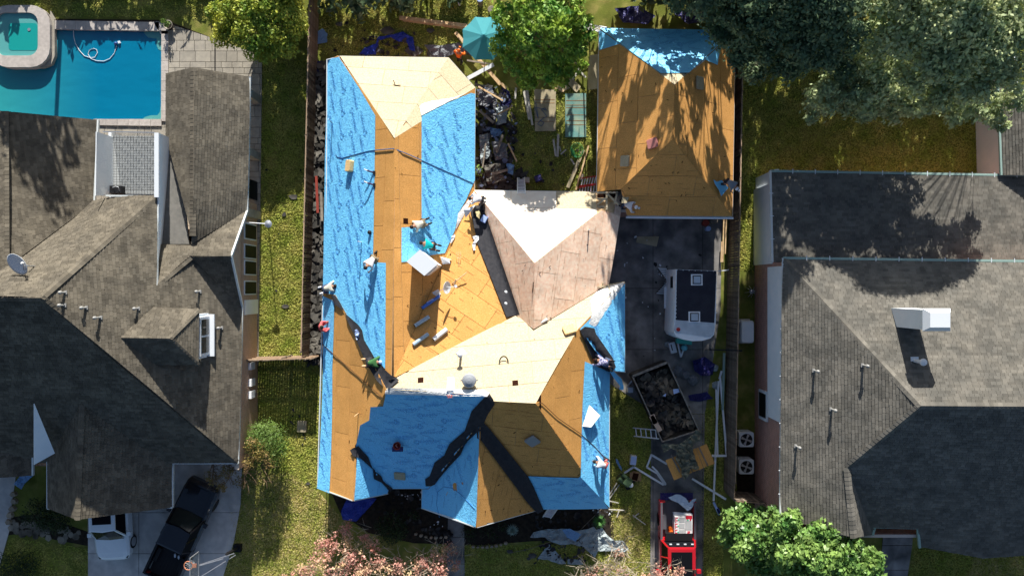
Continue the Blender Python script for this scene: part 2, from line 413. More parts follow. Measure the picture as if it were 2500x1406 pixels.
slabs('right_walk',[(2160,1240),(2232,1240),(2226,1330),(2200,1500),(2120,1500),(2150,1380)],.05,M('concrete_dark'),[],[1330,1390])
flat('side_path',[(-200,1160),(40,1160),(30,1230),(25,1290),(0,1380),(-200,1380)],.05,M('concrete'))
flat('planting_bed',[(800,1180),(1490,1180),(1500,1320),(1300,1320),(1180,1330),(1010,1325),(900,1300),(830,1250)],.025,M('soil'))
flat('side_bed',[(762,150),(800,150),(795,890),(755,890)],.03,M('soil'))
flat('right_bed',[(1795,1080),(1850,1080),(1920,1260),(1900,1270),(1800,1205)],.02,M('soil'))
# patio : ashlar pattern of stamped stones
patio=flat('patio',[(-120,44),(405,50),(530,98),(640,138),(630,900),(560,900),(560,620),(-120,620),(-120,300),(404,300),(404,66),(-120,66)],.05,M('soil'))
P=ccw([tuple(G(x,y).xy) for x,y in [(412,60),(530,98),(641,138),(632,890),(590,890),(590,560),(230,560),(230,292),(412,292)]])
y=G(0,900).y
while y<G(0,50).y:
    h=.62 if random.random()<.6 else .34; x=G(230,0).x-random.random()
    while x<G(645,0).x:
        wdt=random.choice([.4,.62,.9])
        q=cut_rect(P,x+.012,y+.012,x+wdt-.012,y+h-.012)
        if q: mm=MB(); mm.prism(q,.05,.10+random.uniform(-.003,.003)); mm.build('paving_stone',M('patio_stone'),patio)
        x+=wdt
    y+=h
mb=MB(); mb.beam(G(525,100,.104),G(525,180,.104),.07,.012); mb.build('drain_channel',M('black'),patio)
# stones of the small path at the lower left
cp=flat('stone_path',[(25,1262),(80,1255),(150,1275),(216,1298),(216,1332),(140,1318),(60,1300),(20,1306)],.02,M('soil'))
for k in range(46):
    t=random.random(); px=25+t*188; py=1268+t*30+random.uniform(0,34); r=random.uniform(.14,.26); c=G(px,py)
    n=random.randint(5,7); a0=random.random()*6
    mm=MB(); mm.prism([(c.x+r*math.cos(a0+i*6.28/n)*random.uniform(.8,1.1),c.y+r*math.sin(a0+i*6.28/n)*random.uniform(.8,1.1)) for i in range(n)],.0,.045+k*.0006); mm.build('flagstone',M('stone_dark'),cp)
# ---------------- pool
pool=root('swimming_pool','rectangular turquoise pool with stone coping behind the brown roofed house','swimming pool',G(200,180))
m=mat('pool_water',(.0,.30,.40),rough=.04,spec=.6); t=m.node_tree; b=t.nodes['Principled BSDF']
tc=t.nodes.new('ShaderNodeTexCoord'); sx=t.nodes.new('ShaderNodeSeparateXYZ'); lk(t,tc.outputs['Object'],sx.inputs[0])
mr=t.nodes.new('ShaderNodeMapRange'); mr.inputs[1].default_value=-5.5; mr.inputs[2].default_value=1.0; lk(t,sx.outputs[0],mr.inputs[0])
r=t.nodes.new('ShaderNodeValToRGB'); r.color_ramp.elements[0].color=(.03,.31,.32,1); r.color_ramp.elements[1].color=(.0,.17,.31,1); lk(t,mr.outputs[0],r.inputs[0]); lk(t,r.outputs[0],b.inputs['Base Color'])
n=t.nodes.new('ShaderNodeTexNoise'); n.inputs['Scale'].default_value=5; bp=t.nodes.new('ShaderNodeBump'); bp.inputs['Distance'].default_value=.035; lk(t,n.outputs[0],bp.inputs['Height']); lk(t,bp.outputs[0],b.inputs['Normal'])
mat('pool_plaster',(.16,.52,.55),rough=.7); mat('shelf_water',(.10,.36,.35),rough=.05,spec=.6); mat('spa_water',(.01,.30,.28),rough=.05,spec=.6)
mb=MB(); x0,x1,y0,y1=PX0,PX1,PY0,PY1
mb.add([(x0,y0,-1.6),(x1,y0,-1.6),(x1,y1,-1.6),(x0,y1,-1.6),(x0,y0,.04),(x1,y0,.04),(x1,y1,.04),(x0,y1,.04)],[(0,1,2,3),(0,4,5,1),(1,5,6,2),(2,6,7,3),(3,7,4,0)]); mb.build('basin',M('pool_plaster'),pool)
mb=MB(); mb.poly([(x0,y0,-.03),(x1,y0,-.03),(x1,y1,-.03),(x0,y1,-.03)]); mb.build('water',M('pool_water'),pool)
def arc(c,r,a0,a1,n=8): return [(c[0]+r*math.cos(a0+(a1-a0)*i/n),c[1]+r*math.sin(a0+(a1-a0)*i/n)) for i in range(n+1)]
for (cx,cy,sx_,sy_) in ((398,74,-1,-1),(398,294,-1,1)):
    mb=MB(); c=G(cx,cy); s=.024
    pts=[(0,0),(50,0),(44,10),(36,18),(20,20),(20,20),(16,20),(16,36),(12,46),(0,52)]
    if sy_>0: pts=[(0,0),(52,0),(44,8),(30,12),(14,12),(8,20),(6,34),(0,50)]
    mb.poly([(c.x-a*s,c.y+(b*s if sy_>0 else -b*s),-.02) for a,b in pts]); mb.build('pool_step',M('shelf_water'),pool)
def coping(p,q,wd,parent,L=.55,z=.16,m='coping'):
    p=Vector(p);q=Vector(q);d=q-p;n=max(1,int(d.length/L)); d/=n
    for i in range(n):
        mb=MB(); mb.beam(p+d*(i+.012),p+d*(i+.988),wd,z); mb.build('coping_stone',M(m),parent)
zc=Vector((0,0,.10))
coping(G(138,64)+zc,G(392,68)+zc,.50,pool); coping(G(406,78)+zc,G(405,298)+zc,.40,pool); coping(G(398,302)+zc,G(236,300)+zc,.36,pool)
mb=MB(); c=G(389,86,.1); mb.prism([tuple(G(380,60).xy)]+arc(tuple(G(384,86).xy),.72,1.55,0,6)+[tuple(G(396,86).xy),tuple(G(388,74).xy)][:2],.02,.18); mb.build('coping_corner',M('coping'),pool)
# spa
spa=root('raised_spa','square raised spa with rounded stone rim joined to the turquoise pool','spa',G(60,95))
def rrect(x0,y0,x1,y1,r,n=5):
    out=[]
    for cx,cy,a in ((x1-r,y1-r,0),(x0+r,y1-r,90),(x0+r,y0+r,180),(x1-r,y0+r,270)):
        for i in range(n+1):
            t=math.radians(a+90*i/n); out.append((cx+r*math.cos(t),cy+r*math.sin(t)))
    return out
a=G(-14,170);b=G(133,20); c=G(2,142);d=G(104,38)
O=rrect(a.x,a.y,b.x,b.y,1.1); I=rrect(c.x,c.y,d.x,d.y,.55); nO=len(O); zt=.42
for seg in range(nO):
    j=(seg+1)%nO; mb=MB(); P=[O[seg],O[j],I[j],I[seg]]; 
    if abs(area(P))>.0: mb.prism(ccw(P),-.5,zt); mb.build('rim_stone',M('coping'),spa)
mb=MB(); mb.poly([(x,y,zt-.12) for x,y in I]); mb.build('spa_water',M('shelf_water'),spa)
mb=MB(); c2=G(30,128);d2=G(100,62); mb.poly([(x,y,zt-.11) for x,y in rrect(c2.x,c2.y,d2.x,d2.y,.2)]); mb.build('spa_floor',M('spa_water'),spa)
mb=MB(); mb.lathe(G(71,73,zt-.1),[(.09,0),(.09,.012)],12); mb.build('drain_cover',M('metal'),spa)
mb=MB(); mb.prism(ccw([tuple(G(x,y).xy) for x,y in [(128,30),(138,50),(139,140),(130,160),(110,168),(98,168),(100,158),(118,150),(127,135)]]),-.5,.2); mb.build('spa_ledge',M('patio_stone'),spa)
# cleaner and hose
cl=root('pool_cleaner','small blue pool cleaner with white looped hose floating in the pool','pool cleaner',G(286,107,-.02))
mb=MB(); mb.lathe(G(284,108,-.03),[(.02,.0),(.10,.02),(.11,.08),(.05,.14)],10); mb.build('body',mat('cleaner_blue',(.03,.08,.25),rough=.4),cl,smooth=True)
mb=MB(); mb.box(G(291,104,.03),(.12,.14,.08),.4); mb.build('wheel',M('white'),cl)
hp=[(179,72),(180,90),(184,107),(194,124),(206,137),(222,142),(232,140),(238,130),(236,122),(228,119),(218,123),(215,133),(222,144),(236,149),(254,150),(268,144),(279,131),(285,112)]
mb=MB(); mb.tube([G(x,y,.0) for x,y in hp],.018,5); mb.build('hose',M('white'),cl)
# ---------------- the printed emblem on the blue underlayment
def textmesh(s,size,outline,bev=.006,sh=0.25):
    cu=bpy.data.curves.new('t','FONT'); cu.body=s; cu.size=size; cu.shear=sh; cu.align_x='LEFT'; cu.resolution_u=1
    if outline: cu.fill_mode='NONE'; cu.bevel_depth=bev; cu.bevel_resolution=0; cu.offset=.0
    o=bpy.data.objects.new('t',cu); COL.objects.link(o); dg=bpy.context.evaluated_depsgraph_get(); me=bpy.data.meshes.new_from_object(o.evaluated_get(dg))
    v=[tuple(x.co) for x in me.vertices]; f=[tuple(p.vertices) for p in me.polygons]
    bpy.data.objects.remove(o); bpy.data.curves.remove(cu); bpy.data.meshes.remove(me); return v,f
mb=MB(); v,f=textmesh('ROOFNADO',.30,True,.003); mb.add([(x*.80-.26,y-.06,z) for x,y,z in v],f)
v,f=textmesh('Anchordeck',.10,False); mb.add([(x+.12,y-.17,.004) for x,y,z in v],f)
mb.tube([(-.30,.10,0),(-.36,.17,0),(-.48,.20,0),(-.60,.13,0),(-.66,.02,0),(-.58,-.05,0),(-.50,-.10,0),(-.52,-.22,0),(-.44,-.14,0),(-.38,-.20,0),(-.37,-.08,0),(-.30,-.04,0),(-.34,.03,0),(-.27,.05,0),(-.30,.10,0)],.007,4)
mb.tube([(-.40,.10,0),(-.52,.13,0),(-.58,.04,0),(-.48,.0,0),(-.42,-.08,0)],.006,4)
mb.v=[(x*.80-.0,y*.85,z) for x,y,z in mb.v]
LOGO=mb.mesh('printed_emblem',M('print'))
def underlay(f,pxpoly,parent,phase=0,logos=True,h=.05,strip=.92,mname='underlay'):
    P=ccw([f.at(x,y) for x,y in pxpoly]); x0,y0,x1,y1=bounds(P); fb=bounds(f.poly)
    k=0; y=fb[1]-.02
    while y<y1:
        q=cut_rect(P,x0-1,y,x1+1,y+strip+.05)
        if q:
            hh=h+.004*(k%2); mb=MB(); n=Vector(f.n)
            subd(q,.8,lambda a,b:f.lift([(a,b)],hh)[0],mb); o=mb.build('underlayment_strip',M(mname),parent,smooth=True)
            if logos:
                pm=MB(); yy=y+strip-.07   # the dashed lines printed along the roll
                x=x0+random.random()*.6
                while x<x1:
                    e=[(x,yy),(x+.45,yy)]
                    if inside(e,q).all() : A=[Vector(p) for p in f.lift(e,hh+.006)]; pm.beam(A[0],A[1],.014,.003,n)
                    e=[(x+.3,yy-.09),(x+.62,yy-.09)]
                    if inside(e,q).all() : A=[Vector(p) for p in f.lift(e,hh+.006)]; pm.beam(A[0],A[1],.014,.003,n)
                    for dx,dy in ((0,-.3),(.3,-.55),(.62,-.2),(.8,-.62)):
                        if inside([(x+dx,yy+dy)],q)[0]: pm.box(Vector(f.lift([(x+dx,yy+dy)],hh+.008)[0]),(.022,.022,.006))
                    x+=.95
                if pm.v: pm.build('printed_line',M('print'),o,kind='stuff')
                x=fb[0]+((k+phase)%2)*.6-.2; ang=math.radians(19)+((k+phase)%2)*math.pi
                while x<x1:
                    c=(x,y+strip*.43); ca,sa=math.cos(ang),math.sin(ang)
                    cs=[(c[0]+a*ca-b*sa,c[1]+a*sa+b*ca) for a,b in ((-.5,-.16),(.58,-.16),(.58,.16),(-.5,.16))]
                    if inside(cs,q).all():
                        l=bpy.data.objects.new('printed_emblem',LOGO); COL.objects.link(l); l.parent=o
                        p=f.lift([c],hh+.008)[0]; E1,E2=Vector(f.e1),Vector(f.e2)
                        R=Matrix((E1*ca+E2*sa,E2*ca-E1*sa,n)).transposed().to_4x4(); R.translation=Vector(p)-wl(o); l.matrix_local=R
                    x+=1.22
        k+=1; y+=strip
mat('vent_dull',(.30,.30,.29),rough=.6)
def edge_beams(P,pairs,name,m,parent,wd=.10,ht=.12,dz=-.06):
    for a,b in pairs:
        A,B=Vector(P[a]),Vector(P[b]); mb=MB(); mb.beam(A+Vector((0,0,dz)),B+Vector((0,0,dz)),wd,ht); mb.build(name,m,parent)
def uvwall(name,A,B,z0,z1,m,parent,th=.15,zb=None):
    """vertical wall from A to B (xy), z1 may be a pair; uv in metres"""
    A=Vector((A[0],A[1]));B=Vector((B[0],B[1]));d=(B-A);L=d.length;d/=L;n=Vector((d.y,-d.x))*th
    za,zb_=(z1 if isinstance(z1,tuple) else (z1,z1))
    v=[(A.x,A.y,z0),(B.x,B.y,z0),(B.x,B.y,zb_),(A.x,A.y,za),(A.x-n.x,A.y-n.y,z0),(B.x-n.x,B.y-n.y,z0),(B.x-n.x,B.y-n.y,zb_),(A.x-n.x,A.y-n.y,za)]
    mb=MB(); mb.add(v,[(0,1,2,3),(5,4,7,6),(3,2,6,7),(1,5,6,2),(4,0,3,7)]); o=mb.build(name,m,parent)
    uv=o.data.uv_layers.new(name='UVMap'); uvs=[(0,z0),(L,z0),(L,zb_),(0,za)]
    for pi,p in enumerate(o.data.polygons):
        for li,vi in zip(p.loop_indices,p.vertices): uv.data[li].uv=uvs[vi%4]
    return o
def walls_under(P,pairs,inset,m,parent,name='wall',zoff=.12,z0=0):
    for a,b in pairs:
        A,B=P[a],P[b]; d=np.array([B[0]-A[0],B[1]-A[1]]); L=np.linalg.norm(d); d/=L; n=np.array([-d[1],d[0]])*inset
        A2=A[:2]+n+d*inset; B2=B[:2]+n-d*inset
        uvwall(name,A2,B2,z0,(A[2]+zoff,B[2]+zoff),m,parent)
# ================= the house being re-roofed
V=dict(a=(798,146),b=(830,138),c=(963,338),d=(1095,142),e=(1160,215),f=(1158,465),g=(962,922),l=(796,716),l2=(788,716),k=(820,720),
  i=(943,952),n=(868,1088),o=(862,1222),p=(775,1190),q=(1193,962),v=(1205,981),u=(1172,1032),s=(1047,1192),t=(950,1192),t2=(945,1205),
  x=(1163,1287),y=(1030,1240),s2=(1030,1192),w=(1308,985),A=(1487,1240),B=(1322,1242),D=(1262,772),E=(1303,803),K=(1305,642),L=(1522,470),
  M=(1487,692),G=(1525,690),H2=(1525,908),I2=(1492,905),J=(1412,802),N2=(1488,905))
F=dict(N=['b','d','c'],NE=['c','d','e'],E=['c','e','f','g'],WU=['a','b','c','g','i','k','l'],WL=['l2','k','i','n','o','p'],
  F1=['i','q','v','u','s','t','n'],F2=['n','t','t2','o'],F3=['u','x','y','s2','s'],MS=['v','w','A','B','u'],F4=['u','x','B'],
  MN=['i','g','D','E','M','G','J','w','v','q'],Y=['f','D','g'],WW=['f','K','E','D'],WN=['f','L','K'],WE=['L','K','E','M'],E2=['G','H2','I2','J'],ME=['J','w','A','N2'])
fx={n:2.7 for n in 'a d e f l l2 p s t t2 y s2 A B L G H2 N2'.split()}; fx['b']=2.9
P,FM=make_faces(V,F,fx,dict(c=5.8,g=6.0,w=7.6,v=7.3,q=6.9,i=6.6,x=5.4,K=5.6,E=5.3,M=3.0,k=3.2,o=4.6,n=4.4,J=5.5,D=4.3))
ROOFS=list(FM.values()); RM=ROOFS
HM=root('house_under_reroofing','large house with bare sheathing and blue underlayment on its many roof slopes','house',(G(1150,700)))
for k,f in FM.items(): deck(f,M('lumber'),HM,h=-.03)
def smat(pc):
    return M('plywood_white') if random.random()<.75 else M('osb_sunlit')
holesWN=[FM['WN'].at(1458,512)]
def hole(f,a,b,c,d):
    q=[f.at(a,b),f.at(c,b),f.at(c,d),f.at(a,d)]; xs=[p[0] for p in q]; ys=[p[1] for p in q]; return (min(xs),min(ys),max(xs),max(ys))
HL={'WN':[hole(FM['WN'],1458,468,1500,530)],'WE':[hole(FM['WE'],1458,440,1500,512)]}
# the framing seen through the opening beside the garage: leave that corner of the deck open
for k,f in FM.items():
    mm={'N':'osb_sunlit','NE':'osb_sunlit','MN':'osb_sunlit','WW':'plywood','WE':'plywood','WN':'plywood_white','Y':'osb'}.get(k,'osb')
    osb(f,M(mm),HM,holes=HL.get(k,()),off=random.random(),mats=((lambda pc: M('plywood_white') if random.random()<.85 else M('osb_sunlit')) if k=='WN' else None))
# openings cut for vents
for (x,y) in ((990,540),(1027,928),(1258,935),(1466,692)):
    f=next(g for g in RM if inside([(x,y)],g.px)[0]) if (x,y)!=(1466,692) else FM['MN']; c=f.at(x,y); s_=.14
    mb=MB(); mb.slab([Vector(p) for p in f.lift([(c[0]-s_,c[1]-s_),(c[0]+s_,c[1]-s_),(c[0]+s_,c[1]+s_),(c[0]-s_,c[1]+s_)],.022)],.01,Vector(f.n)); mb.build('vent_opening',M('hole'),HM)
mb=MB(); mb.slab([roofz(x,y,.03) for x,y in ((1304,985),(1321,962),(1320,1000))],.01); mb.build('ridge_opening',M('hole'),HM)
# open truss bay by the garage
f=FM['WE']
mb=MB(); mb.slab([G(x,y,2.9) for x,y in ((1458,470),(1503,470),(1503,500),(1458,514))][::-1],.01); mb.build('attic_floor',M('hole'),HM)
for a,b in (((1457,471),(1508,470)),((1481,470),(1481,512)),((1481,472),(1510,500)),((1458,500),(1483,481)),((1458,505),(1476,505)),((1458,486),(1481,486)),((1507,470),(1500,498))):
    mb=MB(); mb.beam(G(*a,3.25),G(*b,3.35),.09,.09); mb.build('truss_beam',M('osb_sunlit'),HM)
for a,b in (((1485,697),(1490,718)),((1458,700),(1486,700)),((1470,690),(1470,704))):
    mb=MB(); mb.beam(roofz(*a,.06),roofz(*b,.06),.07,.07); mb.build('truss_beam',M('osb_sunlit'),HM)
edge_beams(P,[('l','a'),('a','b'),('b','d'),('d','e'),('e','f'),('f','L'),('G','H2'),('H2','I2'),('N2','A'),('A','B'),('B','x'),('x','y'),('y','s2'),('s','t'),('t2','o'),('o','p'),('p','l2')],'drip_edge',M('gutter'),HM,.05,.14,-.07)
walls_under(P,[('l','a'),('d','b'),('f','e'),('H2','G'),('A','N2'),('B','A'),('p','l2'),('x','B'),('t','s'),('L','f'),('y','x'),('s2','y')][:0]+[],.4,M('brick'),HM)
def wallring(pts,z0,z1,m,parent):
    pts=ccw(pts)
    for i in range(len(pts)): uvwall('wall',pts[i],pts[(i+1)%len(pts)],z0,z1,m,parent,th=-.15)
def gpx(pts,z): return [tuple(G(x,y,z).xy) for x,y in pts]
wallring(gpx([(812,160),(1090,156),(1146,222),(1146,480),(1440,480),(1470,560),(1470,700),(1510,704),(1510,892),(1472,895),(1472,1224),(1340,1228),(1180,1262),(1045,1226),(1045,1176),(960,1176),(870,1205),(792,1178),(806,720)],2.6),0,2.45,M('brick'),HM)
# blue underlayment
underlay(FM['WU'],[(797,147),(829,140),(880,218),(918,283),(914,560),(912,640),(944,642),(942,900),(905,862),(868,800),(818,722),(790,716)],HM,0)
underlay(FM['E'],[(1028,285),(1092,252),(1148,228),(1159,230),(1158,440),(1136,490),(1118,520),(1110,560),(1085,618),(1040,625),(1000,638),(979,640),(979,556),(1028,552)],HM,1)
underlay(FM['WL'],[(789,722),(818,735),(813,900),(806,1203),(776,1191)],HM,0)
underlay(FM['F1'],[(943,958),(1190,963),(1200,982),(1170,1030),(1046,1191),(951,1191),(869,1090),(880,1036),(902,1024),(905,992),(936,990)],HM,0)
underlay(FM['F2'],[(870,1092),(949,1191),(944,1204),(863,1220)],HM,0)
underlay(FM['F3'],[(1171,1034),(1163,1285),(1031,1239),(1031,1193),(1047,1193)],HM,0)
underlay(FM['MS'],[(1290,1160),(1412,1164),(1424,1155),(1486,1239),(1325,1241),(1288,1180)],HM,1)
underlay(FM['ME'],[(1426,882),(1487,908),(1486,1238),(1416,1164),(1420,1000)],HM,0)
underlay(FM['E2'],[(1524,692),(1524,907),(1493,904),(1456,862),(1414,803)],HM,0)
drape('folded_underlayment',[(1455,715),(1485,700),(1524,690),(1452,798),(1436,790),(1445,765),(1442,735)],M('underlay_white'),HM,.05,9,.04)
drape('folded_underlayment',[(1024,262),(1030,255),(1056,248),(1110,240),(1142,226),(1028,284)],M('underlay_white'),HM,.05,9,.04)
drape('folded_underlayment',[(944,948),(1180,953),(1195,960),(1190,965),(940,960)],M('underlay_white'),HM,.07,9,.02)
drape('folded_underlayment',[(1117,522),(1157,468),(1160,476),(1112,560)],M('underlay_white'),HM,.05,9,.05)
# loose tongue of blue sheet hanging past the eave
mb=MB(); A=[(1492,900,3.1),(1500,908,2.95),(1518,925,2.3),(1523,945,2.2),(1522,952,2.1),(1512,950,2.15),(1514,942,2.3),(1498,922,2.8),(1489,908,3.1)]
mb.poly([G(*p) for p in A]); mb.build('loose_underlayment',M('underlay'),HM)
mb=MB(); mb.poly([roofz(1437,988,.05),roofz(1452,1012,.35),roofz(1430,1040,.35),roofz(1420,1040,.05)]); mb.build('loose_underlayment',M('underlay_white'),HM)
# black felt laid in the valleys
FELT=[[(812,722),(822,720),(832,735),(850,768),(878,792),(888,806),(893,830),(912,862),(925,885),(975,930),(950,952),(925,930),(900,890),(882,850),(870,820),(852,783),(845,760),(820,742)],
 [(1195,962),(1208,983),(1190,1010),(1180,1034),(1172,1050),(1140,1080),(1128,1108),(1104,1133),(1078,1163),(1064,1182),(1040,1183),(1039,1166),(1050,1158),(1062,1125),(1085,1108),(1098,1080),(1135,1048),(1152,1000),(1182,968)],
 [(858,1098),(876,1085),(900,1112),(912,1142),(932,1158),(938,1172),(960,1188),(950,1200),(928,1176),(910,1168),(908,1145),(880,1120),(866,1112)],
 [(1170,1032),(1180,1026),(1195,1042),(1290,1160),(1302,1182),(1312,1205),(1328,1242),(1310,1252),(1285,1225),(1168,1068),(1167,1046)],
 [(1412,806),(1425,797),(1448,801),(1452,815),(1492,872),(1500,895),(1490,909),(1476,905),(1450,888),(1436,862),(1424,832)],
 [(1148,515),(1180,505),(1188,520),(1272,768),(1236,775),(1165,595)]]
for p in FELT: drape('felt_strip',p,M('felt'),HM,.10,8,.012)
for (x,y) in ((1234,714),(1234,742)):
    mb=MB(); mb.lathe(roofz(x,y,.08),[(.07,0),(.09,.03),(.02,.05)],8); mb.build('foam_scrap',M('white'),HM)
# metal fittings left on the roof
def vent(name,x,y,hgt,r,m,lab=None,parent=HM,faces=None,cap=True,base=True,mc=None):
    p=roofz(x,y,0,faces); o=bpy.data.objects.new(name,None)
    mb=MB(); mb.lathe(p-Vector((0,0,.1)),[(r*1.15,0),(r,.12),(r,hgt+.1)]+([(r*1.9,hgt+.12),(r*1.7,hgt+.2),(r*.4,hgt+.26)] if cap else []),12)
    if base: mb.box(p+Vector((0,0,.03)),(r*4,r*4,.03))
    return mb.build(name,m,parent,smooth=False)
# ================= garage
V=dict(a=(1463,70),b=(1795,75),c=(1647,208),d=(1642,340),e=(1788,528),f=(1531,526),g=(1457,468),h=(1516,462))
F=dict(N=['a','b','c'],W=['a','c','d','h','g'],S=['d','e','f','h'],E=['c','b','e','d'])
PG,FG=make_faces(V,F,{n:2.7 for n in 'abefg'},dict(c=5.4,d=5.4))
RG=list(FG.values()); ROOFS=RG
HG=root('garage','detached garage with bare orange sheathing and a torn blue sheet along its top edge','garage',G(1630,300))
for k,f in FG.items(): deck(f,M('lumber'),HG); osb(f,M('osb_sunlit' if k=='N' else 'osb'),HG,off=random.random())
underlay(FG['N'],[(1464,71),(1793,76),(1682,180),(1612,181)],HG,0)
underlay(FG['W'],[(1464,73),(1464,124),(1515,108),(1598,168)],HG,0,logos=False)
underlay(FG['E'],[(1791,79),(1788,122),(1757,115),(1750,160),(1720,147),(1690,172)],HG,0,logos=False)
edge_beams(PG,[('a','b'),('b','e'),('e','f'),('g','a')],'drip_edge',M('gutter'),HG,.05,.14,-.07)
mb=MB(); mb.beam(G(1528,531,2.55),G(1790,533,2.55),.10,.12); mb.build('eave_gutter',M('metal_pale'),HG)
wallring(gpx([(1480,88),(1776,92),(1770,512),(1480,512)],2.6),0,2.7,M('brick'),HG)
# ================= brown shingled house on the left
V=dict(a0=(-160,262),a1=(12,272),a2=(238,293),a3=(229,495),a4=(14,655),a5=(-160,790),b1=(258,478),b2=(382,480),b3=(100,727),b4=(-160,727),
  c1=(381,697),c2=(465,627),c3=(590,748),c4=(580,1130),c5=(420,1130),c6=(-160,1130),
  e1=(563,625),e2=(602,515),e3=(465,597),e4=(386,597),g1=(405,180),g2=(472,165),g3=(609,188),g4=(405,333),g5=(470,575))
F=dict(AE=['a1','a2','a3','a4'],AW=['a0','a1','a4','a5'],BN=['b1','b2','b3','b4','a4','a3'],BE=['b2','b3','c4','c3','c2','c1'],BS=['b3','b4','c6','c5','c4'],
  CN=['c1','c2','e1','e2','e3','e4'],CS=['c2','e1','c3'],GE=['g2','g3','e2','e3','g5'],GW=['g1','g2','g5','g4'])
PL,FL=make_faces(V,F,dict(a2=3.2,a3=3.2,c4=2.9,c5=2.9,e2=2.7,c3=3.0,g3=2.7,c6=2.9),dict(a1=5.6,a4=6,b3=9.4,b4=9.4,b2=5.4,e1=4.7,c2=4.7,g2=4.6,g5=4.6,g1=3.8,g4=3.8,e4=4.2,b1=4.5))
RL=list(FL.values()); ROOFS=RL
HLh=root('brown_shingled_house','brown shingled house with dormer, satellite dish and walled balcony beside the pool','house',G(300,600))
for k,f in FL.items(): deck(f,M('lumber_grey'),HLh,h=-.03); shingles(f,M('shingle_brown'),HLh)
# low roof strip between the wings (rolled roofing)
mb=MB(); mb.slab([G(*p) for p in ((416,335,3.62),(437,335,3.62),(462,596,3.60),(393,596,3.80))][::-1],.06); mb.build('low_roof',M('roll_roof'),HLh)
# front gable wing and lower left wing
V=dict(r1=(200,968),r2=(188,1268),l1=(116,1120),l2=(116,1240),q1=(422,1132),q2=(421,1238),t1=(60,1010),
       w1=(80,955),w2=(80,1160),w3=(-160,1165),w4=(-160,800),w5=(-20,880))
F=dict(E=['r1','r2','q2','q1'],W=['r1','t1','l1','l2','r2'][0:1]+['l1','l2','r2'],LW=['w5','w1','w2','w3','w4'])
P2,F2=make_faces(V,F,dict(q1=2.75,q2=2.75,l1=2.95,l2=2.95,w1=3.6,w2=3.0),dict(r1=5.4,r2=5.3,w5=5.2,w3=3.0,w4=5.6))
V2=dict(r1=(200,968),r2=(188,1268),l2=(116,1240),q1=(422,1132),q2=(421,1238))
for k,f in F2.items(): deck(f,M('lumber_grey'),HLh,h=-.03); shingles(f,M('shingle_brown'),HLh)
# dormer
V=dict(a=(293,824),b=(415,826),c=(486,755),d=(375,750),e=(484,890),f=(366,890))
PD,FD=make_faces(V,dict(N=['a','b','c','d'],E=['b','e','c'],S=['a','f','e','b']),dict(c=5.6,e=5.6),dict(a=6.9,b=6.9,d=6.1,f=6.1))
for k,f in FD.items(): deck(f,M('lumber_grey'),HLh,h=-.03,th=.04); shingles(f,M('shingle_brown'),HLh)
RL+= list(F2.values()); ROOFS=RL
# dormer window wall
c1=Vector(PD['c'])+Vector((-.12,-.25,0));c2=Vector(PD['e'])+Vector((-.12,.25,0))
uvwall('dormer_wall',c2.xy,c1.xy,3.6,5.55,M('white_wall'),HLh)
win=MB()
x=c1.x+.06
def bxp(name,mt,x0,y0,z0,x1,y1,z1,parent,label=None):
    mb=MB(); mb.box(((x0+x1)/2,(y0+y1)/2,(z0+z1)/2),(abs(x1-x0),abs(y1-y0),abs(z1-z0))); return mb.build(name,M(mt),parent,label=label)
wf=bxp('window_frame','white',c1.x-.02,c2.y+.15,4.35,c1.x+.12,c1.y-.15,5.45,HLh)
ym=(c1.y+c2.y)/2
for (ya,yb) in ((c2.y+.28,ym-.05),(ym+.05,c1.y-.28)):
    bxp('pane','glass_green',c1.x+.10,ya,4.48,c1.x+.14,yb,5.34,wf)
bxp('window_sill','white',c1.x-.02,c2.y+.05,4.22,c1.x+.34,c1.y-.05,4.32,HLh)
# pipes
ROOFS=RL
for k,(x,y,hh) in enumerate(((160,714,.5),(158,745,.5),(211,751,.5),(246,775,.65),(338,753,.5),(488,712,.55),(541,800,.55))):
    o=vent('vent_pipe',x,y,hh*.7,.045,M('vent_dull'),parent=HLh)
# satellite dish
sd_=root('satellite_dish','large pale oval satellite dish standing on the roof slope above the dark side','satellite dish',roofz(84,648,0))
p=roofz(86,650,0); c=p+Vector((-.25,.1,.75)); mb=MB()
R=Vector((-.25,-.35,.9)).to_track_quat('Z','Y').to_matrix(); prof=[(.0,0),(.2,.01),(.45,.05),(.58,.10),(.58,.11),(.45,.06),(.2,.02),(.0,.01)]
for r_,z_ in prof:
    for k in range(20):
        a=k*2*math.pi/20; mb.v.append(tuple(c+R@Vector((r_*math.cos(a)*1.0,r_*math.sin(a)*.82,z_))))
for i in range(7):
    for k in range(20): mb.f.append((i*20+k,i*20+(k+1)%20,(i+1)*20+(k+1)%20,(i+1)*20+k))
mb.build('reflector',M('white'),sd_,smooth=True)
mb=MB(); mb.tube([p,p+Vector((0,0,.5)),c],.035,6); mb.build('mast',M('metal'),sd_)
mb=MB(); mb.tube([c+Vector((.1,.3,0)),c+Vector((.55,-.1,.5)),c+Vector((.2,-.3,0))],.018,5); mb.tube([c+Vector((.3,-.3,0)),c+Vector((.6,-.1,.5))],.018,5); mb.build('feed_arm',M('metal'),sd_)
mb=MB(); mb.lathe(c+Vector((.5,.0,.45)),[(.05,0),(.06,.1),(.04,.14)],8); mb.build('receiver',M('metal_pale'),sd_)
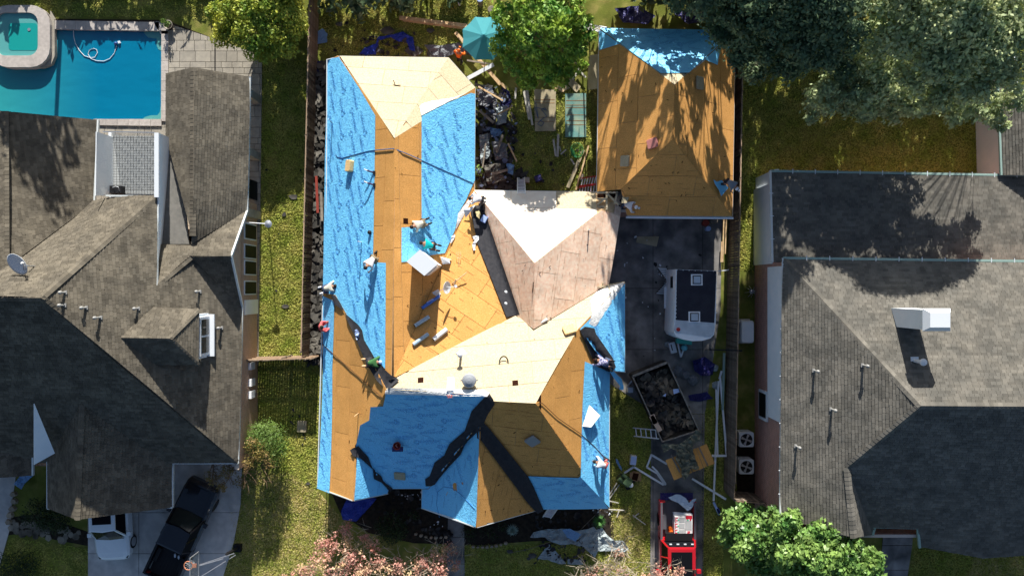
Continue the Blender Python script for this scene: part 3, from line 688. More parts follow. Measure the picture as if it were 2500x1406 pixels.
# balcony
zb=3.1; bal=MB(); bal.poly([G(274,332,zb),G(380,332,zb),G(380,480,zb),G(274,480,zb)][::-1]); o=bal.build('balcony_floor',M('tile_grid'),HLh)
uv=o.data.uv_layers.new(name='UVMap')
for p_ in o.data.polygons:
    for li,vi in zip(p_.loop_indices,p_.vertices): co=o.data.vertices[vi].co; uv.data[li].uv=(co.x,co.y)
A=Vector(PL['a2']); B=Vector(PL['a3'])
uvwall('balcony_wall',G(275,488,zb).xy,G(272,322,zb).xy,0,3.12,M('white_wall'),HLh)
mb=MB(); q=[G(236,322,4.9),G(276,335,zb),G(276,478,zb),G(234,478,4.9)]; mb.slab(q,.06,Vector((.9,0,.3)).normalized()); mb.build('wing_wall',M('white_wall'),HLh)
mb=MB(); mb.beam(G(383,325,5.3),G(383,482,5.3),.22,.10); mb.build('parapet_cap',M('white'),HLh)
mb=MB(); q=[G(388,325,5.25),G(416,337,3.7),G(392,640,3.9),G(384,690,4.5),G(386,640,5.2)]; mb.slab(q,.05,Vector((.9,0,.3)).normalized()); mb.build('parapet_wall',M('white_wall'),HLh)
mb=MB(); mb.beam(G(251,322,4.3),G(378,324,4.3),.05,.05); 
for i in range(34): x_=276+i*3.1; mb.beam(G(x_,331,zb),G(x_,326,4.2),.02,.02)
mb.build('balcony_railing',M('metal'),HLh)
bxx=root('wash_basket','black square container with a curved handle at the balcony corner','container',G(287,464,zb))
mb=MB(); mb.box(G(287,464,zb+.2),(.62,.40,.4)); mb.build('body',M('black'),bxx); mb=MB(); mb.tube([G(275,458,zb+.42)+Vector((0,0,0)),G(283,455,zb+.6),G(290,458,zb+.55),G(291,466,zb+.42)],.015,5); mb.build('handle',M('white'),bxx)
# gutters
for a,b in ((('a2'),('a3')),('b1','b2'),('b2','c1'),('c3','c4'),('c4','c5'),('g3','e2'),('e1','e2'),('e1','c3')):
    mb=MB(); A=Vector(PL[a]);B=Vector(PL[b]); mb.beam(A+Vector((.03,0,-.03)),B+Vector((.03,0,-.03)),.09,.12); mb.build('eave_gutter',M('gutter'),HLh)
for a,b in (('q1','q2'),('l1','l2'),('w1','w2')):
    mb=MB(); mb.beam(Vector(P2[a])+Vector((0,0,-.03)),Vector(P2[b])+Vector((0,0,-.03)),.09,.12); mb.build('eave_gutter',M('gutter'),HLh)
for a,b in (((382,1236),(421,1238)),((116,1240),(140,1240))):
    mb=MB(); mb.beam(G(*a,2.75),G(*b,2.75),.10,.12); mb.build('eave_gutter',M('gutter'),HLh)
# ridge caps
def ridge(Pa,Pb,m,parent,wd=.3,h=.035,drop=.07,n=None):
    A,B=Vector(Pa),Vector(Pb); d=B-A; L=d.length; k=max(2,int(L/.2)); d/=k; s=d.normalized().cross(Vector((0,0,1))).normalized()*wd/2
    mb=MB()
    for i in range(k):
        a=A+d*i;b=A+d*(i+1.12); up=Vector((0,0,h)); up2=Vector((0,0,h+.012)); dr=Vector((0,0,drop))
        mb.add([a-s-dr+up,a+up,a+s-dr+up,b-s-dr+up2,b+up2,b+s-dr+up2],[(0,1,4,3),(1,2,5,4)])
    mb.build('ridge_cap',m,parent,kind='stuff')
for a,b in (('b3','b4'),('b3','b2'),('b3','c4'),('c1','c2'),('c2','e1'),('g2','g5'),('a1','a4')): ridge(PL[a],PL[b],M('shingle_brown'),HLh,.34)
for a,b in (('a','b'),('b','c'),('b','e')): ridge(PD[a],PD[b],M('shingle_brown'),HLh,.22,drop=.05)
ridge(P2['r1'],P2['r2'],M('shingle_brown'),HLh)
# brick walls with windows on the east side
A=G(628,885);xw=-14.72
uvwall('wall',(xw,G(0,1128).y+.3),(xw,G(0,500).y),0,(2.85,2.5),M('brick_tan'),HLh,th=.2)
mb=MB(); y0_,y1_,ym=G(0,590,2.6)[1]*0+Vector(PL['c3']).y,Vector(PL['e2']).y,Vector(PL['e1']).y
gw=MB(); gw.poly([(xw+.0,y0_,2.5),(xw+.0,y1_,2.3),(xw+.0,ym,4.4)]); o=gw.build('gable_wall',M('brick_tan'),HLh); uv=o.data.uv_layers.new(name='UVMap')
for p_ in o.data.polygons:
    for li,vi in zip(p_.loop_indices,p_.vertices): co=o.data.vertices[vi].co; uv.data[li].uv=(co.y,co.z)
def sidewin(ya,yb,za,zb_,xx,parent,frame='white',glass='glass_dark',sgn=1):
    w_=bxp('window',frame,xx,ya,za,xx+.05*sgn,yb,zb_,parent); bxp('pane',glass,xx+.03*sgn,ya+.07,za+.07,xx+.065*sgn,yb-.07,zb_-.07,w_); return w_
def wy(py,z=1.6): return G(0,py,z).y
for ya,yb in ((585,545),(632,596),(672,635),(720,685)): sidewin(wy(ya),wy(yb),.35,2.15,xw,HLh)
bxp('side_door','white_wall',xw,wy(768),.1,xw+.06,wy(732),2.1,HLh)
for yy in (895,935,965): bxp('meter_box','metal_pale',xw,wy(yy)-.2,.9,xw+.18,wy(yy)+.2,1.5,HLh)
mb=MB(); 
wallring([(-36,-9.5),(-20.2,-9.5),(-20.2,-9.2),(-15.2,-9.2),(-15.2,3),(-36,3)],0,2.6,M('brick_tan'),HLh)
mb=MB(); q=[G(84,985,6.3),G(134,1106,4.6),G(84,1134,4.6)]; mb.slab(q,.05,Vector((.9,0,.3)).normalized()); mb.build('side_gable_wall',M('white_wall'),HLh)
# porch columns on the right edge
for yy in (228,372,520):
    bxp('porch_column','patio_stone',-14.95,wy(yy)-.22,.1,-14.5,wy(yy)+.22,2.5,HLh)
mb=MB(); mb.poly([(-14.7,wy(430),.11),(-14.35,wy(430),.11),(-14.35,wy(240),.11),(-14.7,wy(240),.11)]); 
for ya,yb in ((482,435),): 
    bxp('glass_door','glass_dark',-14.8,wy(ya),.1,-14.7,wy(yb),2.1,HLh)
# ================= grey shingled house on the right
V=dict(a1=(1880,418),a3=(2700,432),a4=(2700,642),a5=(1885,640),b1=(1912,630),b2=(2700,640),b3=(2248,990),b4=(2700,993),b5=(1905,1262),b6=(2068,1140),b7=(2085,1312),b8=(2700,1340),
  s1=(2130,1305),s2=(2135,1285),s3=(2240,1288),s4=(2245,1336),s5=(2400,1362))
F=dict(A=['a1','a3','a4','a5'],BN=['b1','b2','b4','b3'],BW=['b1','b3','b6','b7','b5'],BS=['b3','b4','b8','s5','s4','s3','s2','s1','b6'],FE=['b6','s1','b7'])
PR,FR=make_faces(V,F,dict(a1=3.2,a3=3.2,b1=5.6,b2=5.6,b5=5.6),dict(a5=4.3,a4=4.3,b3=9.4,b4=9.4,b6=7.4,b7=7.2,b8=5.2,s5=5.2,s1=5.6,s2=5.6,s3=5.6,s4=5.6))
RR=list(FR.values()); ROOFS=RR
HR=root('grey_shingled_house','wide grey shingled house with white chimney and brick side wall behind the plank fence','house',G(2150,850))
for k,f in FR.items(): deck(f,M('lumber_grey'),HR,h=-.04); shingles(f,M('shingle_tan'),HR)
for a,b,m_ in (('a1','a3','gutter_green'),('b1','b2','gutter_green'),('b1','b5','gutter'),('s1','s2','gutter_green'),('s2','s3','gutter_green'),('s3','s4','gutter_green'),('a1','a5','gutter')):
    A,B=Vector(PR[a]),Vector(PR[b]); mb=MB(); mb.beam(A,B,.12,.10); o=mb.build('eave_gutter',M(m_),HR)
    d=(B-A); n_=int(d.length/1.15)
    if n_>3:
        s_=d.normalized().cross(Vector((0,0,1)))
        for i in range(1,n_): q_=A+d*i/n_; mb=MB(); mb.beam(q_-s_*.13+Vector((0,0,.055)),q_+s_*.13+Vector((0,0,.055)),.035,.02); mb.build('gutter_strap',M('white'),HR)
for a,b in (('b3','b1'),('b3','b4'),('b3','b6'),('b6','b7')): ridge(PR[a],PR[b],M('shingle_tan'),HR,.34)
for k,(x,y) in enumerate(((1987,904),(2106,891),(2029,998),(1943,1088))): vent('vent_pipe',x,y,.42,.045,M('vent_dull'),parent=HR)
o=vent('flue_pipe',2232,880,.7,.09,M('metal_pale'),parent=HR)
# chimney: white boarded box
p0=[roofz(2178,752,0),roofz(2222,752,0)]; f=FR['BN']
cx0=roofz(2180,770,0); zc=cx0.z
x0_,x1_=cx0.x+.0,cx0.x+1.55; q1_=roofz(2195,798,0); ya,yb=q1_.y,roofz(2185,752,0).y
mb=MB(); d_=G(2232,752,9.2); mb.box((cx0.x+.55,(ya+yb)/2,zc+.8),(1.1,abs(yb-ya),3.6)); ch=mb.build('chimney',M('white_wall'),HR)
zt_=zc+2.6; mb=MB(); cxx=cx0.x+.55; cy=(ya+yb)/2; hw=.62; hh_=abs(yb-ya)/2+.06
mb.prism([(cxx-hw,cy-hh_),(cxx+hw,cy-hh_),(cxx+hw,cy+hh_),(cxx-hw,cy+hh_)],zt_,zt_+.28,[(cxx-hw+.18,cy-hh_+.18),(cxx+hw-.18,cy-hh_+.18),(cxx+hw-.18,cy+hh_-.18),(cxx-hw+.18,cy+hh_-.18)]); mb.build('chimney_cap',M('white'),ch)
# side walls: brick below, white boards above
xw=14.05; ya,yb=G(0,1262).y+.4,G(0,645).y
uvwall('wall',(xw,yb),(xw,ya),0,5.5,M('brick'),HR,th=.2)
mb=MB(); 
bxp('white_boarding','white_wall',xw-.04,wy(1030,4),2.35,xw-.10,wy(650,4),5.45,HR)
w_=bxp('window','white',xw-.02,wy(1028,2),1.0,xw-.12,wy(955,2),2.25,HR); bxp('pane','glass_dark',xw-.1,wy(1024,2)+.08,1.1,xw-.135,wy(958,2)-.08,2.15,w_)
uvwall('wall',(14.1,G(0,640).y),(14.1,G(0,435).y),0,3.1,M('white_wall'),HR,th=-.2)
bxp('white_boarding','white_wall',13.98,wy(645,2),0,14.08,wy(452,2),2.9,HR)
wallring([(14.3,-12.4),(30,-12.4),(30,1.0),(14.3,1.0)],0,5.4,M('brick'),HR)
wallring([(14.3,1.2),(30,1.2),(30,5.6),(14.3,5.6)],0,3.1,M('brick'),HR)
# ================= house beyond it, top right
V=dict(a=(2436,215),b=(2800,215),c=(2800,428),d=(2444,428)); PX_,FX_=make_faces(V,dict(R=['a','b','c','d']),dict(a=3.4,d=3.4),dict(b=6,c=6))
HX=root('far_right_house','dark roofed building with pale side wall under the oak at the right edge','house',G(2440,330))
for k,f in FX_.items(): deck(f,M('lumber_grey'),HX); shingles(f,M('shingle_tan'),HX)
uvwall('wall',(G(2385,0).x,G(0,432).y),(G(2378,0).x,G(0,180).y),0,3.3,M('white_wall'),HX,th=-.2)
bxp('end_wall','white_wall',G(2387,0).x,G(0,432).y,0,G(2800,0).x,G(0,440).y,3.2,HX)
mb=MB(); mb.beam(Vector(PX_['a']),Vector(PX_['d']),.1,.1); mb.build('eave_gutter',M('gutter_green'),HX)
# ================= fences
ROOFS=RM
def fence(label,A,B,hgt,side,parent=None,pw=.145,rails=True,skip=0,grp=None):
    r=root('plank_fence',label,'fence',A,group=grp); A=Vector(A);B=Vector(B); d=B-A; L=d.length; d/=L; n=Vector((-d.y,d.x,0))*side; k=int(L/pw)
    me=None
    for i in range(k):
        p=A+d*(pw*(i+.5)); h=hgt+random.uniform(-.03,.03)
        mb=MB(); mb.box((0,0,hgt/2),(pw*.93,.02,hgt)); 
        if me is None:
            m_=MB(); w2=pw*.46; m_.prism([(-w2,-.011),(w2,-.011),(w2,.011),(-w2,.011)],0,hgt); me=m_.mesh('picket',M('fence_wood'))
        o=bpy.data.objects.new('picket',me); COL.objects.link(o); o.parent=r; o.location=p-A+n*(.03+random.uniform(-.006,.006)); o.rotation_euler=(random.uniform(-.012,.012),0,math.atan2(d.y,d.x)); o.scale=(1,1,h/hgt)
    for i in range(int(L/2.4)+1):
        p=A+d*min(L,2.4*i+.05); m_=MB(); m_.box((p.x-n.x*.05,p.y-n.y*.05,hgt*.49),(.09,.09,hgt*.98)); m_.build('post',M('fence_wood'),r)
        if i*2.4+2.4<L+1.2:
            q=A+d*min(L,2.4*i+2.4)
            for z in (.3,hgt*.55,hgt-.06):
                m_=MB(); m_.beam(p-n*.02+Vector((0,0,z)),q-n*.02+Vector((0,0,z)),.05,.09); m_.build('rail',M('fence_rail'),r)
    return r
mat('fence_wood',(.15,.115,.085),(.25,.20,.155),scale=2.5,rough=.9,obj=.28,dirt=.3)
mat('fence_rail',(.40,.27,.17),(.50,.36,.25),scale=4,rough=.85,obj=.15)
mat('fence_grey',(.10,.09,.085),(.16,.145,.135),scale=2.5,rough=.9,obj=.2)
fence('long weathered plank fence between the green side lawn and the reroofed house',G(779,-60),G(757,872),1.8,1)
fence('short plank fence across the side lawn casting striped shade',G(610,872),G(782,868),1.8,-1)
fence('long plank fence between the driveway and the grey shingled house',G(1790,-60),G(1768,1196),2.0,-1)
fence('short plank fence beside the air conditioners at the corner of the grey house',G(1770,1197),G(1838,1203),2.0,1)
fence('slanted end piece of plank fence against the brick wall of the grey house',G(1838,1203),G(1898,1262),2.0,1)
# ================= plants
def leafmat(name,a,b,c=None,tr=.3,rough=.55,isl=.35):
    return mat(name,a,b,scale=1.1,rough=rough,spec=.35,island=isl,transl=tr,c3=c,detail=3)
leafmat('leaf_hedge',(.14,.27,.035),(.50,.50,.06))
leafmat('leaf_bright',(.09,.25,.035),(.42,.56,.07))
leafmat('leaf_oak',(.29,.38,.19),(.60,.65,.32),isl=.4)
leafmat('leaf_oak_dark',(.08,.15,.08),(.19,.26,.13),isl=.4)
leafmat('leaf_magnolia',(.09,.22,.05),(.28,.42,.11),rough=.35)
leafmat('leaf_myrtle',(.58,.26,.20),(.68,.52,.28),(.72,.40,.32),tr=.3)
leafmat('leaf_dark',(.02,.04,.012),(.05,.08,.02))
leafmat('leaf_vine',(.22,.15,.05),(.34,.22,.10),(.25,.20,.05))
leafmat('leaf_clipped',(.09,.17,.03),(.16,.24,.05))
mat('bark',(.10,.075,.055),(.17,.14,.11),scale=6,rough=.95); mat('twig',(.42,.36,.28),rough=.9); mat('twig_brown',(.20,.13,.08),rough=.9)
def leaves(clumps,dens,size,up=.5,flat=.75,asp=.55,shell=.55):
    """clumps: (x,y,z,r); returns V,F numpy of leaf quads"""
    Vs=[]
    for (x,y,z,r) in clumps:
        n=int(dens*r*r)+6
        d=RNG.normal(size=(n,3)); d/=np.linalg.norm(d,axis=1)[:,None]; 
        rad=r*(shell+(1-shell)*RNG.random(n)**.6)*(1+.18*RNG.normal(size=n))
        p=np.array([x,y,z])+d*rad[:,None]*np.array([1,1,flat])
        nn=d*.8+np.array([0,0,up])+RNG.normal(size=(n,3))*.55; nn/=np.linalg.norm(nn,axis=1)[:,None]
        t=np.cross(nn,RNG.normal(size=(n,3))); t/=np.linalg.norm(t,axis=1)[:,None]; b=np.cross(nn,t)
        s=size*(.6+.8*RNG.random(n))[:,None]
        Vs.append(np.stack([p-t*s,p-b*s*asp+nn*s*.12,p+t*s,p+b*s*asp+nn*s*.12],1).reshape(-1,3))
    return np.concatenate(Vs)
def fastmesh(name,V,m,n=4,loc=None):
    if loc is not None: V=V-np.array(loc)
    me=bpy.data.meshes.new(name); k=len(V)//n; me.vertices.add(len(V)); me.vertices.foreach_set('co',V.astype(np.float32).ravel())
    me.loops.add(k*n); me.loops.foreach_set('vertex_index',np.arange(k*n,dtype=np.int32)); me.polygons.add(k); me.polygons.foreach_set('loop_start',np.arange(0,k*n,n,dtype=np.int32)); me.polygons.foreach_set('loop_total',np.full(k,n,np.int32))
    me.update(calc_edges=True)
    me.materials.append(m); return me
def tree(name,label,cat,base,clumps,lm,size=.11,dens=420,trunk=.16,bark='bark',group=None,sub=6,subr=.42,branches=True,fill=0,bk=1.0,**kw):
    r=root(name,label,cat,base,group=group); base=Vector(base); cl=[]
    ex=[]
    for i in range(fill):
        a,b=random.choice(clumps),random.choice(clumps)
        if math.hypot(a[0]-b[0],a[1]-b[1])<3.2: t=random.random(); ex.append(tuple(a[k]*t+b[k]*(1-t)-(.35 if k==2 else 0) for k in range(3))+(.75,))
    cl+=ex
    for (x,y,z,rr) in clumps:
        cl.append((x,y,z,rr*.8))
        for i in range(sub):
            d=Vector(RNG.normal(size=3)); d.normalize(); d.z=abs(d.z)*.8-.1; cl.append((x+d.x*rr*.8,y+d.y*rr*.8,z+d.z*rr*.7,rr*subr*random.uniform(.7,1.3)))
    o=bpy.data.objects.new('crown',fastmesh('crown',leaves(cl,dens,size,**kw),M(lm),4,base)); COL.objects.link(o); o.parent=r
    mb=MB(); mz=np.mean([c[2] for c in clumps]); cc=Vector((np.mean([c[0] for c in clumps]),np.mean([c[1] for c in clumps]),0))
    top=base+Vector((0,0,max(.4,(mz-base.z)*.75)))
    mb.tube([base-Vector((0,0,.05)),base+(top-base)*.5,top],[trunk*1.3,trunk,trunk*.85],8)
    for c in clumps:
        e=Vector(c[:3]); mid=(top+e)/2+Vector((0,0,.15)); mb.tube([top,mid,e],[trunk*.4*bk,trunk*.22*bk,trunk*.08*bk],5)
        for i in range(4): dd=Vector(RNG.normal(size=3)).normalized()*c[3]*.9; dd.z=abs(dd.z)*.7; mb.tube([mid+(e-mid)*.5,e+dd],[trunk*.2*bk,.008],4)
    mb.build('trunk',M(bark),r); return r
def pxc(lst): return [(G(x,y,z).x,G(x,y,z).y,z,r) for x,y,z,r in lst]
# big rounded shrub tree by the fence, top left
tree('rounded_tree','dense rounded yellow green tree beside the patio and the plank fence','tree',G(632,80),pxc([(575,40,2.6,1.1),(640,20,3.0,1.2),(705,35,2.7,1.1),(560,85,2.0,.85),(620,85,2.8,1.2),(690,85,2.4,1.0),(650,118,1.9,.8),(600,5,2.8,1.1),(690,-15,2.8,1.2),(728,75,1.7,.55),(540,30,1.8,.7)]),'leaf_hedge',.085,900,.12,sub=7,subr=.4,shell=.75)
tree('broadleaf_tree','bright green broadleaf tree between the reroofed house and the garage','tree',G(1320,110),pxc([(1240,45,4.2,1.0),(1300,10,5.8,1.2),(1370,25,5.6,1.2),(1420,70,4.6,.8),(1230,110,3.3,.8),(1300,90,5.6,1.1),(1380,110,4.8,1.0),(1340,60,6.2,1.1),(1260,160,3.2,.8),(1330,160,3.8,.9),(1400,160,3.0,.7),(1290,195,2.6,.6),(1360,195,2.8,.6),(1410,120,4.2,.6),(1340,-30,5.8,1.3)]),'leaf_bright',.12,420,.15,sub=17,subr=.27,shell=.75,asp=.45)
# live oaks, top right
oakA=[(1790,20,8.6,1.1),(1760,75,7.4,.8),(1840,60,8.4,1.2),(1900,30,9.2,1.3),(1870,110,7.6,1.0),(1940,90,8.6,1.2),(1800,130,6.6,.7),(1990,40,9.4,1.4),(2000,120,8.2,1.1),(1930,160,6.8,.8),(1740,10,7.6,.8),(1850,175,5.8,.5),(2060,90,8.8,1.1),(2050,160,6.8,.8),(1700,-30,8.8,1.4),(1800,-50,10,1.6),(1920,-60,10.5,1.8),(2040,-40,10.2,1.6)]
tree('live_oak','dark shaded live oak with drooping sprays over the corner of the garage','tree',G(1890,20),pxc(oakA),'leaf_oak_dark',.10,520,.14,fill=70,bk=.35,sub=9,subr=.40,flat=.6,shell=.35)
oakB=[(2150,110,8.0,1.1),(2190,50,9.0,1.3),(2260,20,9.8,1.5),(2250,100,9.2,1.3),(2170,190,6.8,.9),(2240,180,8.0,1.1),(2320,70,10,1.5),(2310,150,9.2,1.3),(2390,30,10.2,1.5),(2390,120,9.6,1.4),(2230,250,6.4,.8),(2300,230,7.6,1.0),(2370,200,8.4,1.1),(2450,80,9.4,1.4),(2450,170,8.6,1.2),(2340,280,6.0,.7),(2400,270,6.4,.8),(2460,240,7,.9),(2130,240,5.6,.6),(2440,300,5.6,.5),(2480,10,10,1.5),(2330,-40,10.5,1.8),(2200,-40,9.8,1.6)]
oakBlock=[(15.6+i*1.0,9.4+1.4*(i%2),z_,.95) for i in range(6) for z_ in (4.8,6.0)]  # unseen clumps under the crown, added to block light streaks on the roof
tree('live_oak','broad sunlit live oak filling the top right corner above the shaded lawn','tree',G(2320,60),pxc(oakB)+oakBlock,'leaf_oak',.105,460,.15,fill=90,bk=.35,sub=9,subr=.40,flat=.6,shell=.35)
tree('magnolia_tree','glossy green magnolia tree leaning over the front corner of the grey house','tree',G(1900,1370),pxc([(1800,1270,3.4,.75),(1780,1310,3.0,.7),(1840,1300,3.8,.9),(1850,1350,4.2,1.0),(1920,1285,6.9,.8),(1940,1340,7.2,1.0),(2010,1300,7.0,.75),(2000,1360,7.3,1.0),(1880,1270,5.4,.7),(1900,1395,4.4,1.1),(2070,1340,6.9,.8),(2115,1375,6.6,.75),(2060,1405,7.0,1.0),(1960,1420,6.8,1.1),(2120,1410,6.4,.8),(1860,1250,2.8,.4),(1930,1262,6.2,.45),(1990,1285,6.8,.35),(2085,1315,6.6,.4),(1830,1330,4.6,.9),(1890,1340,5.6,1.0)]),'leaf_magnolia',.12,520,.16,sub=8,subr=.4,shell=.6)
# trees just outside the frame whose shade falls on the pool, lawns and driveway
for k,(x0,x1,y,zs,r,lab) in enumerate(((-29,-22.8,20,(8.6,9.8),1.25,'tall leafy tree beyond the far side of the pool, outside the left corner'),(-33,-15,18.6,(.7,),.9,'low hedge behind the pool lawn above the picture edge'),(-14.3,-11.2,17.4,(1.2,2.6,3.6),.9,'leafy tree behind the plank fence above the picture edge'),(-11.0,-3,16.8,(1.0,1.9),1.0,'low leafy tree behind the back lawn of the reroofed house'),(0.2,3.4,18.6,(2,4,6.0),1.3,'tall leafy tree behind the garage above the picture edge'),(7.5,14,17.5,(2,4,10.3),1.9,'tallest leafy tree behind the live oak above the picture edge'),(14.5,27.5,16.8,(1.0,2.6,4.0),1.4,'row of leafy trees beyond the shaded lawn above the right corner'),(13.5,19.5,17.6,(7.2,8.6),1.2,'tall leafy tree beyond the shaded lawn above the picture edge'),(4.4,11.8,17.2,(1.4,2.8,4.4,5.7,6.8,7.7),.8,'low leafy tree directly behind the garage above the picture edge'))):
    n_=max(6,int((x1-x0)/1.1)); cl=[(x0+(x1-x0)*(i+.5)/n_+random.uniform(-.4,.4),y+random.uniform(-.6,.6),z+random.uniform(-.4,.4),r*random.uniform(.85,1.2)) for z in zs for i in range(n_)]
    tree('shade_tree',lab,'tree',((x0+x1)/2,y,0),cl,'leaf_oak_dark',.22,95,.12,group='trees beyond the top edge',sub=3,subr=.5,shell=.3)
# clipped round hedge with the dry vine
tree('clipped_shrub','clipped round green shrub at the corner of the brown shingled house','shrub',G(655,1085),pxc([(645,1082,1.3,1.42),(640,1072,1.9,1.0),(655,1095,1.6,1.1)]),'leaf_clipped',.045,2600,.08,sub=0,shell=.93)
tree('dry_vine','tangled dry brown vine spilling from the clipped shrub toward the black pickup','plant',G(600,1130),pxc([(615,1095,2.3,.55),(640,1110,2.3,.5),(600,1130,2.2,.5),(560,1150,2.0,.5),(520,1165,1.9,.45),(545,1190,1.9,.35),(585,1175,1.8,.35),(660,1130,2.0,.35)]),'leaf_vine',.05,420,.03,bark='twig_brown',sub=6,subr=.5,shell=.2)
tv=root('bare_twigs','bare twiggy branches reaching over the black pickup hood','branches',G(560,1160))
mb=MB()
for i in range(90):
    a=random.uniform(-2.4,.4); c=G(random.choice([520,560,600,640]),random.uniform(1120,1170),1.9); L=random.uniform(.4,1.1); e=c+Vector((math.cos(a),math.sin(a),random.uniform(-.1,.5)))*L; mb.tube([c,(c+e)/2+Vector((random.uniform(-.1,.1),random.uniform(-.1,.1),.05)),e],[.016,.011,.005],4)
mb.build('twigs',M('twig_brown'),tv,kind='stuff')
# crape myrtles along the bottom
def myrtle(label,cl,base,dens=300,twigs=70,tm='twig'):
    r=tree('crape_myrtle',label,'tree',base,pxc(cl),'leaf_myrtle',.062,dens,.05,bark='twig',sub=9,subr=.42,shell=.15,group=None)
    mb=MB(); base=Vector(base); cc=pxc(cl)
    for i in range(twigs):
        c=random.choice(cc); p=Vector(c[:3])+Vector((random.uniform(-.5,.5),random.uniform(-.5,.5),-.3)); a=random.uniform(0,6.28); L=random.uniform(.5,1.3); e=p+Vector((math.cos(a)*L*.7,math.sin(a)*L*.7+.25,L*.7))
        m_=(p+e)/2+Vector((random.uniform(-.12,.12),random.uniform(-.12,.12),.08)); mb.tube([p,m_,e],[.018,.012,.005],4); mb.tube([m_,m_+(e-p)*.4+Vector((random.uniform(-.3,.3),random.uniform(-.2,.2),.1))],[.009,.004],3)
    mb.build('twigs',M(tm),r,kind='stuff'); return r
myrtle('pink and tan leaved crape myrtle left of the front walk',[(800,1330,2.6,.65),(840,1300,2.6,.6),(780,1385,3.0,.8),(860,1350,3.0,.8),(910,1330,2.4,.45),(850,1405,3.2,.9),(920,1390,2.8,.7),(740,1410,2.6,.7),(890,1310,2.2,.3),(700,1430,2.4,.6)],G(830,1380))
myrtle('pink and yellow crape myrtle right against the front walk',[(970,1385,2.6,.6),(1020,1375,2.8,.65),(1070,1355,2.8,.6),(1100,1340,2.4,.4),(1000,1415,3,.8),(1060,1400,3,.7),(1110,1380,2.4,.35)],G(1030,1390))
myrtle('nearly bare crape myrtle with white twigs beside the grey tarp',[(1470,1390,2.6,.5),(1430,1410,2.6,.5),(1520,1400,2.6,.45),(1510,1350,2.0,.3)],G(1475,1400),90,150)
myrtle('small pinkish crape myrtle in front of the red pickup cab',[(1610,1400,2.8,.5),(1650,1395,2.8,.45),(1580,1410,2.4,.4)],G(1620,1402),300,40)
# dark shrubs
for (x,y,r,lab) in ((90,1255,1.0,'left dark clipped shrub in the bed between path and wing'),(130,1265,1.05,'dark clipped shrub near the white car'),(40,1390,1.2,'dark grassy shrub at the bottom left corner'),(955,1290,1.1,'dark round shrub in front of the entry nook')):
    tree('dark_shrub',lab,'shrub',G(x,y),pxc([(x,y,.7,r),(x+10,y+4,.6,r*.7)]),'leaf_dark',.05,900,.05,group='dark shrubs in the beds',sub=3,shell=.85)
for (x,y,r,m_,lab) in ((1190,1300,.5,'leaf_dark','low dark plant near the front walk'),(1140,1300,.5,'leaf_dark','low dark plant by the pointed corner of the front roof'),(1170,420,.35,'leaf_bright','small yellow green plant in the debris by the blue roof edge'),(1410,370,.5,'leaf_bright','green leafy plant beside the garage wall'),(1225,1282,.4,'leaf_dark','low plant under the eave of the front gable'),(1005,1255,.4,'leaf_dark','low plant in the entry bed')):
    tree('bed_plant',lab,'plant',G(x,y),pxc([(x,y,.25,r)]),m_,.05,500,.02,sub=3,shell=.5)
def spiky(label,x,y,n,L,m_,z=.0):
    r=root('spiky_plant',label,'plant',G(x,y,z)); c=G(x,y,z+.1)
    for i in range(n):
        a=i*2.4; e=c+Vector((math.cos(a)*L,math.sin(a)*L,random.uniform(.05,.35))); s=Vector((-math.sin(a),math.cos(a),0))*.022; m0=c+(e-c)*.5+Vector((0,0,.15))
        mb=MB(); mb.add([c-s*.6,c+s*.6,m0-s,m0+s,e],[(0,1,3,2),(2,3,4)]); mb.build('leaf',M(m_),r)
spiky('pale spiky agave like plant in the front bed',1251,1290,40,.38,'leaf_spike') if mat('leaf_spike',(.25,.33,.27),rough=.6) else 0
spiky('bright green strap leaved clump at the right front corner of the house',1462,1270,46,.42,'leaf_strap') if mat('leaf_strap',(.05,.15,.03),rough=.6) else 0
pp=root('potted_plant','small green plant in a round pot on the pool edge','potted plant',G(412,64,.1))
mb=MB(); mb.lathe(G(416,66,.1),[(.16,0),(.24,.3),(.27,.32),(.24,.33),(.22,.26)],16); mb.build('pot',M('patio_stone'),pp,smooth=True)
mb=MB(); mb.lathe(G(416,66,.36),[(.2,0),(.2,.01)],12); mb.build('soil',M('soil'),pp)
o=bpy.data.objects.new('foliage',fastmesh('f',leaves(pxc([(404,58,.7,.22),(398,52,.7,.16)]),2600,.05),M('leaf_clipped'),4,pp.location)); COL.objects.link(o); o.parent=pp
# ================= grass blades
def grass(polys,dens,name,h=.055,excl=(),m_='blade'):
    out=[]
    for pl in polys:
        P=[tuple(G(x,y).xy) for x,y in pl]; x0,y0,x1,y1=bounds(P); n=int((x1-x0)*(y1-y0)*dens); q=np.stack([RNG.uniform(x0,x1,n),RNG.uniform(y0,y1,n)],1); q=q[inside(q,P)]
        for e in excl: q=q[~inside(q,[tuple(G(x,y).xy) for x,y in e])]
        out.append(q)
    q=np.concatenate(out); n=len(q); a=RNG.uniform(0,6.28,n); wd=.022+.02*RNG.random(n); hh=h*(.5+RNG.random(n)); d=np.stack([np.cos(a),np.sin(a)],1)*wd[:,None]; ln=RNG.normal(size=(n,2))*.06
    b=np.concatenate([q,np.zeros((n,1))],1); V=np.stack([b+np.c_[d,np.zeros(n)],b-np.c_[d,np.zeros(n)],b+np.c_[ln,hh]],1).reshape(-1,3)
    o=bpy.data.objects.new(name,fastmesh(name,V,M(m_),3)); COL.objects.link(o); tag(o,kind='stuff')
grass([[(640,150),(752,150),(735,868),(628,868)],[(628,885),(785,885),(775,1190),(800,1240),(740,1420),(540,1420),(590,1230),(600,1180),(690,1150),(628,1010)]],620,'grass')
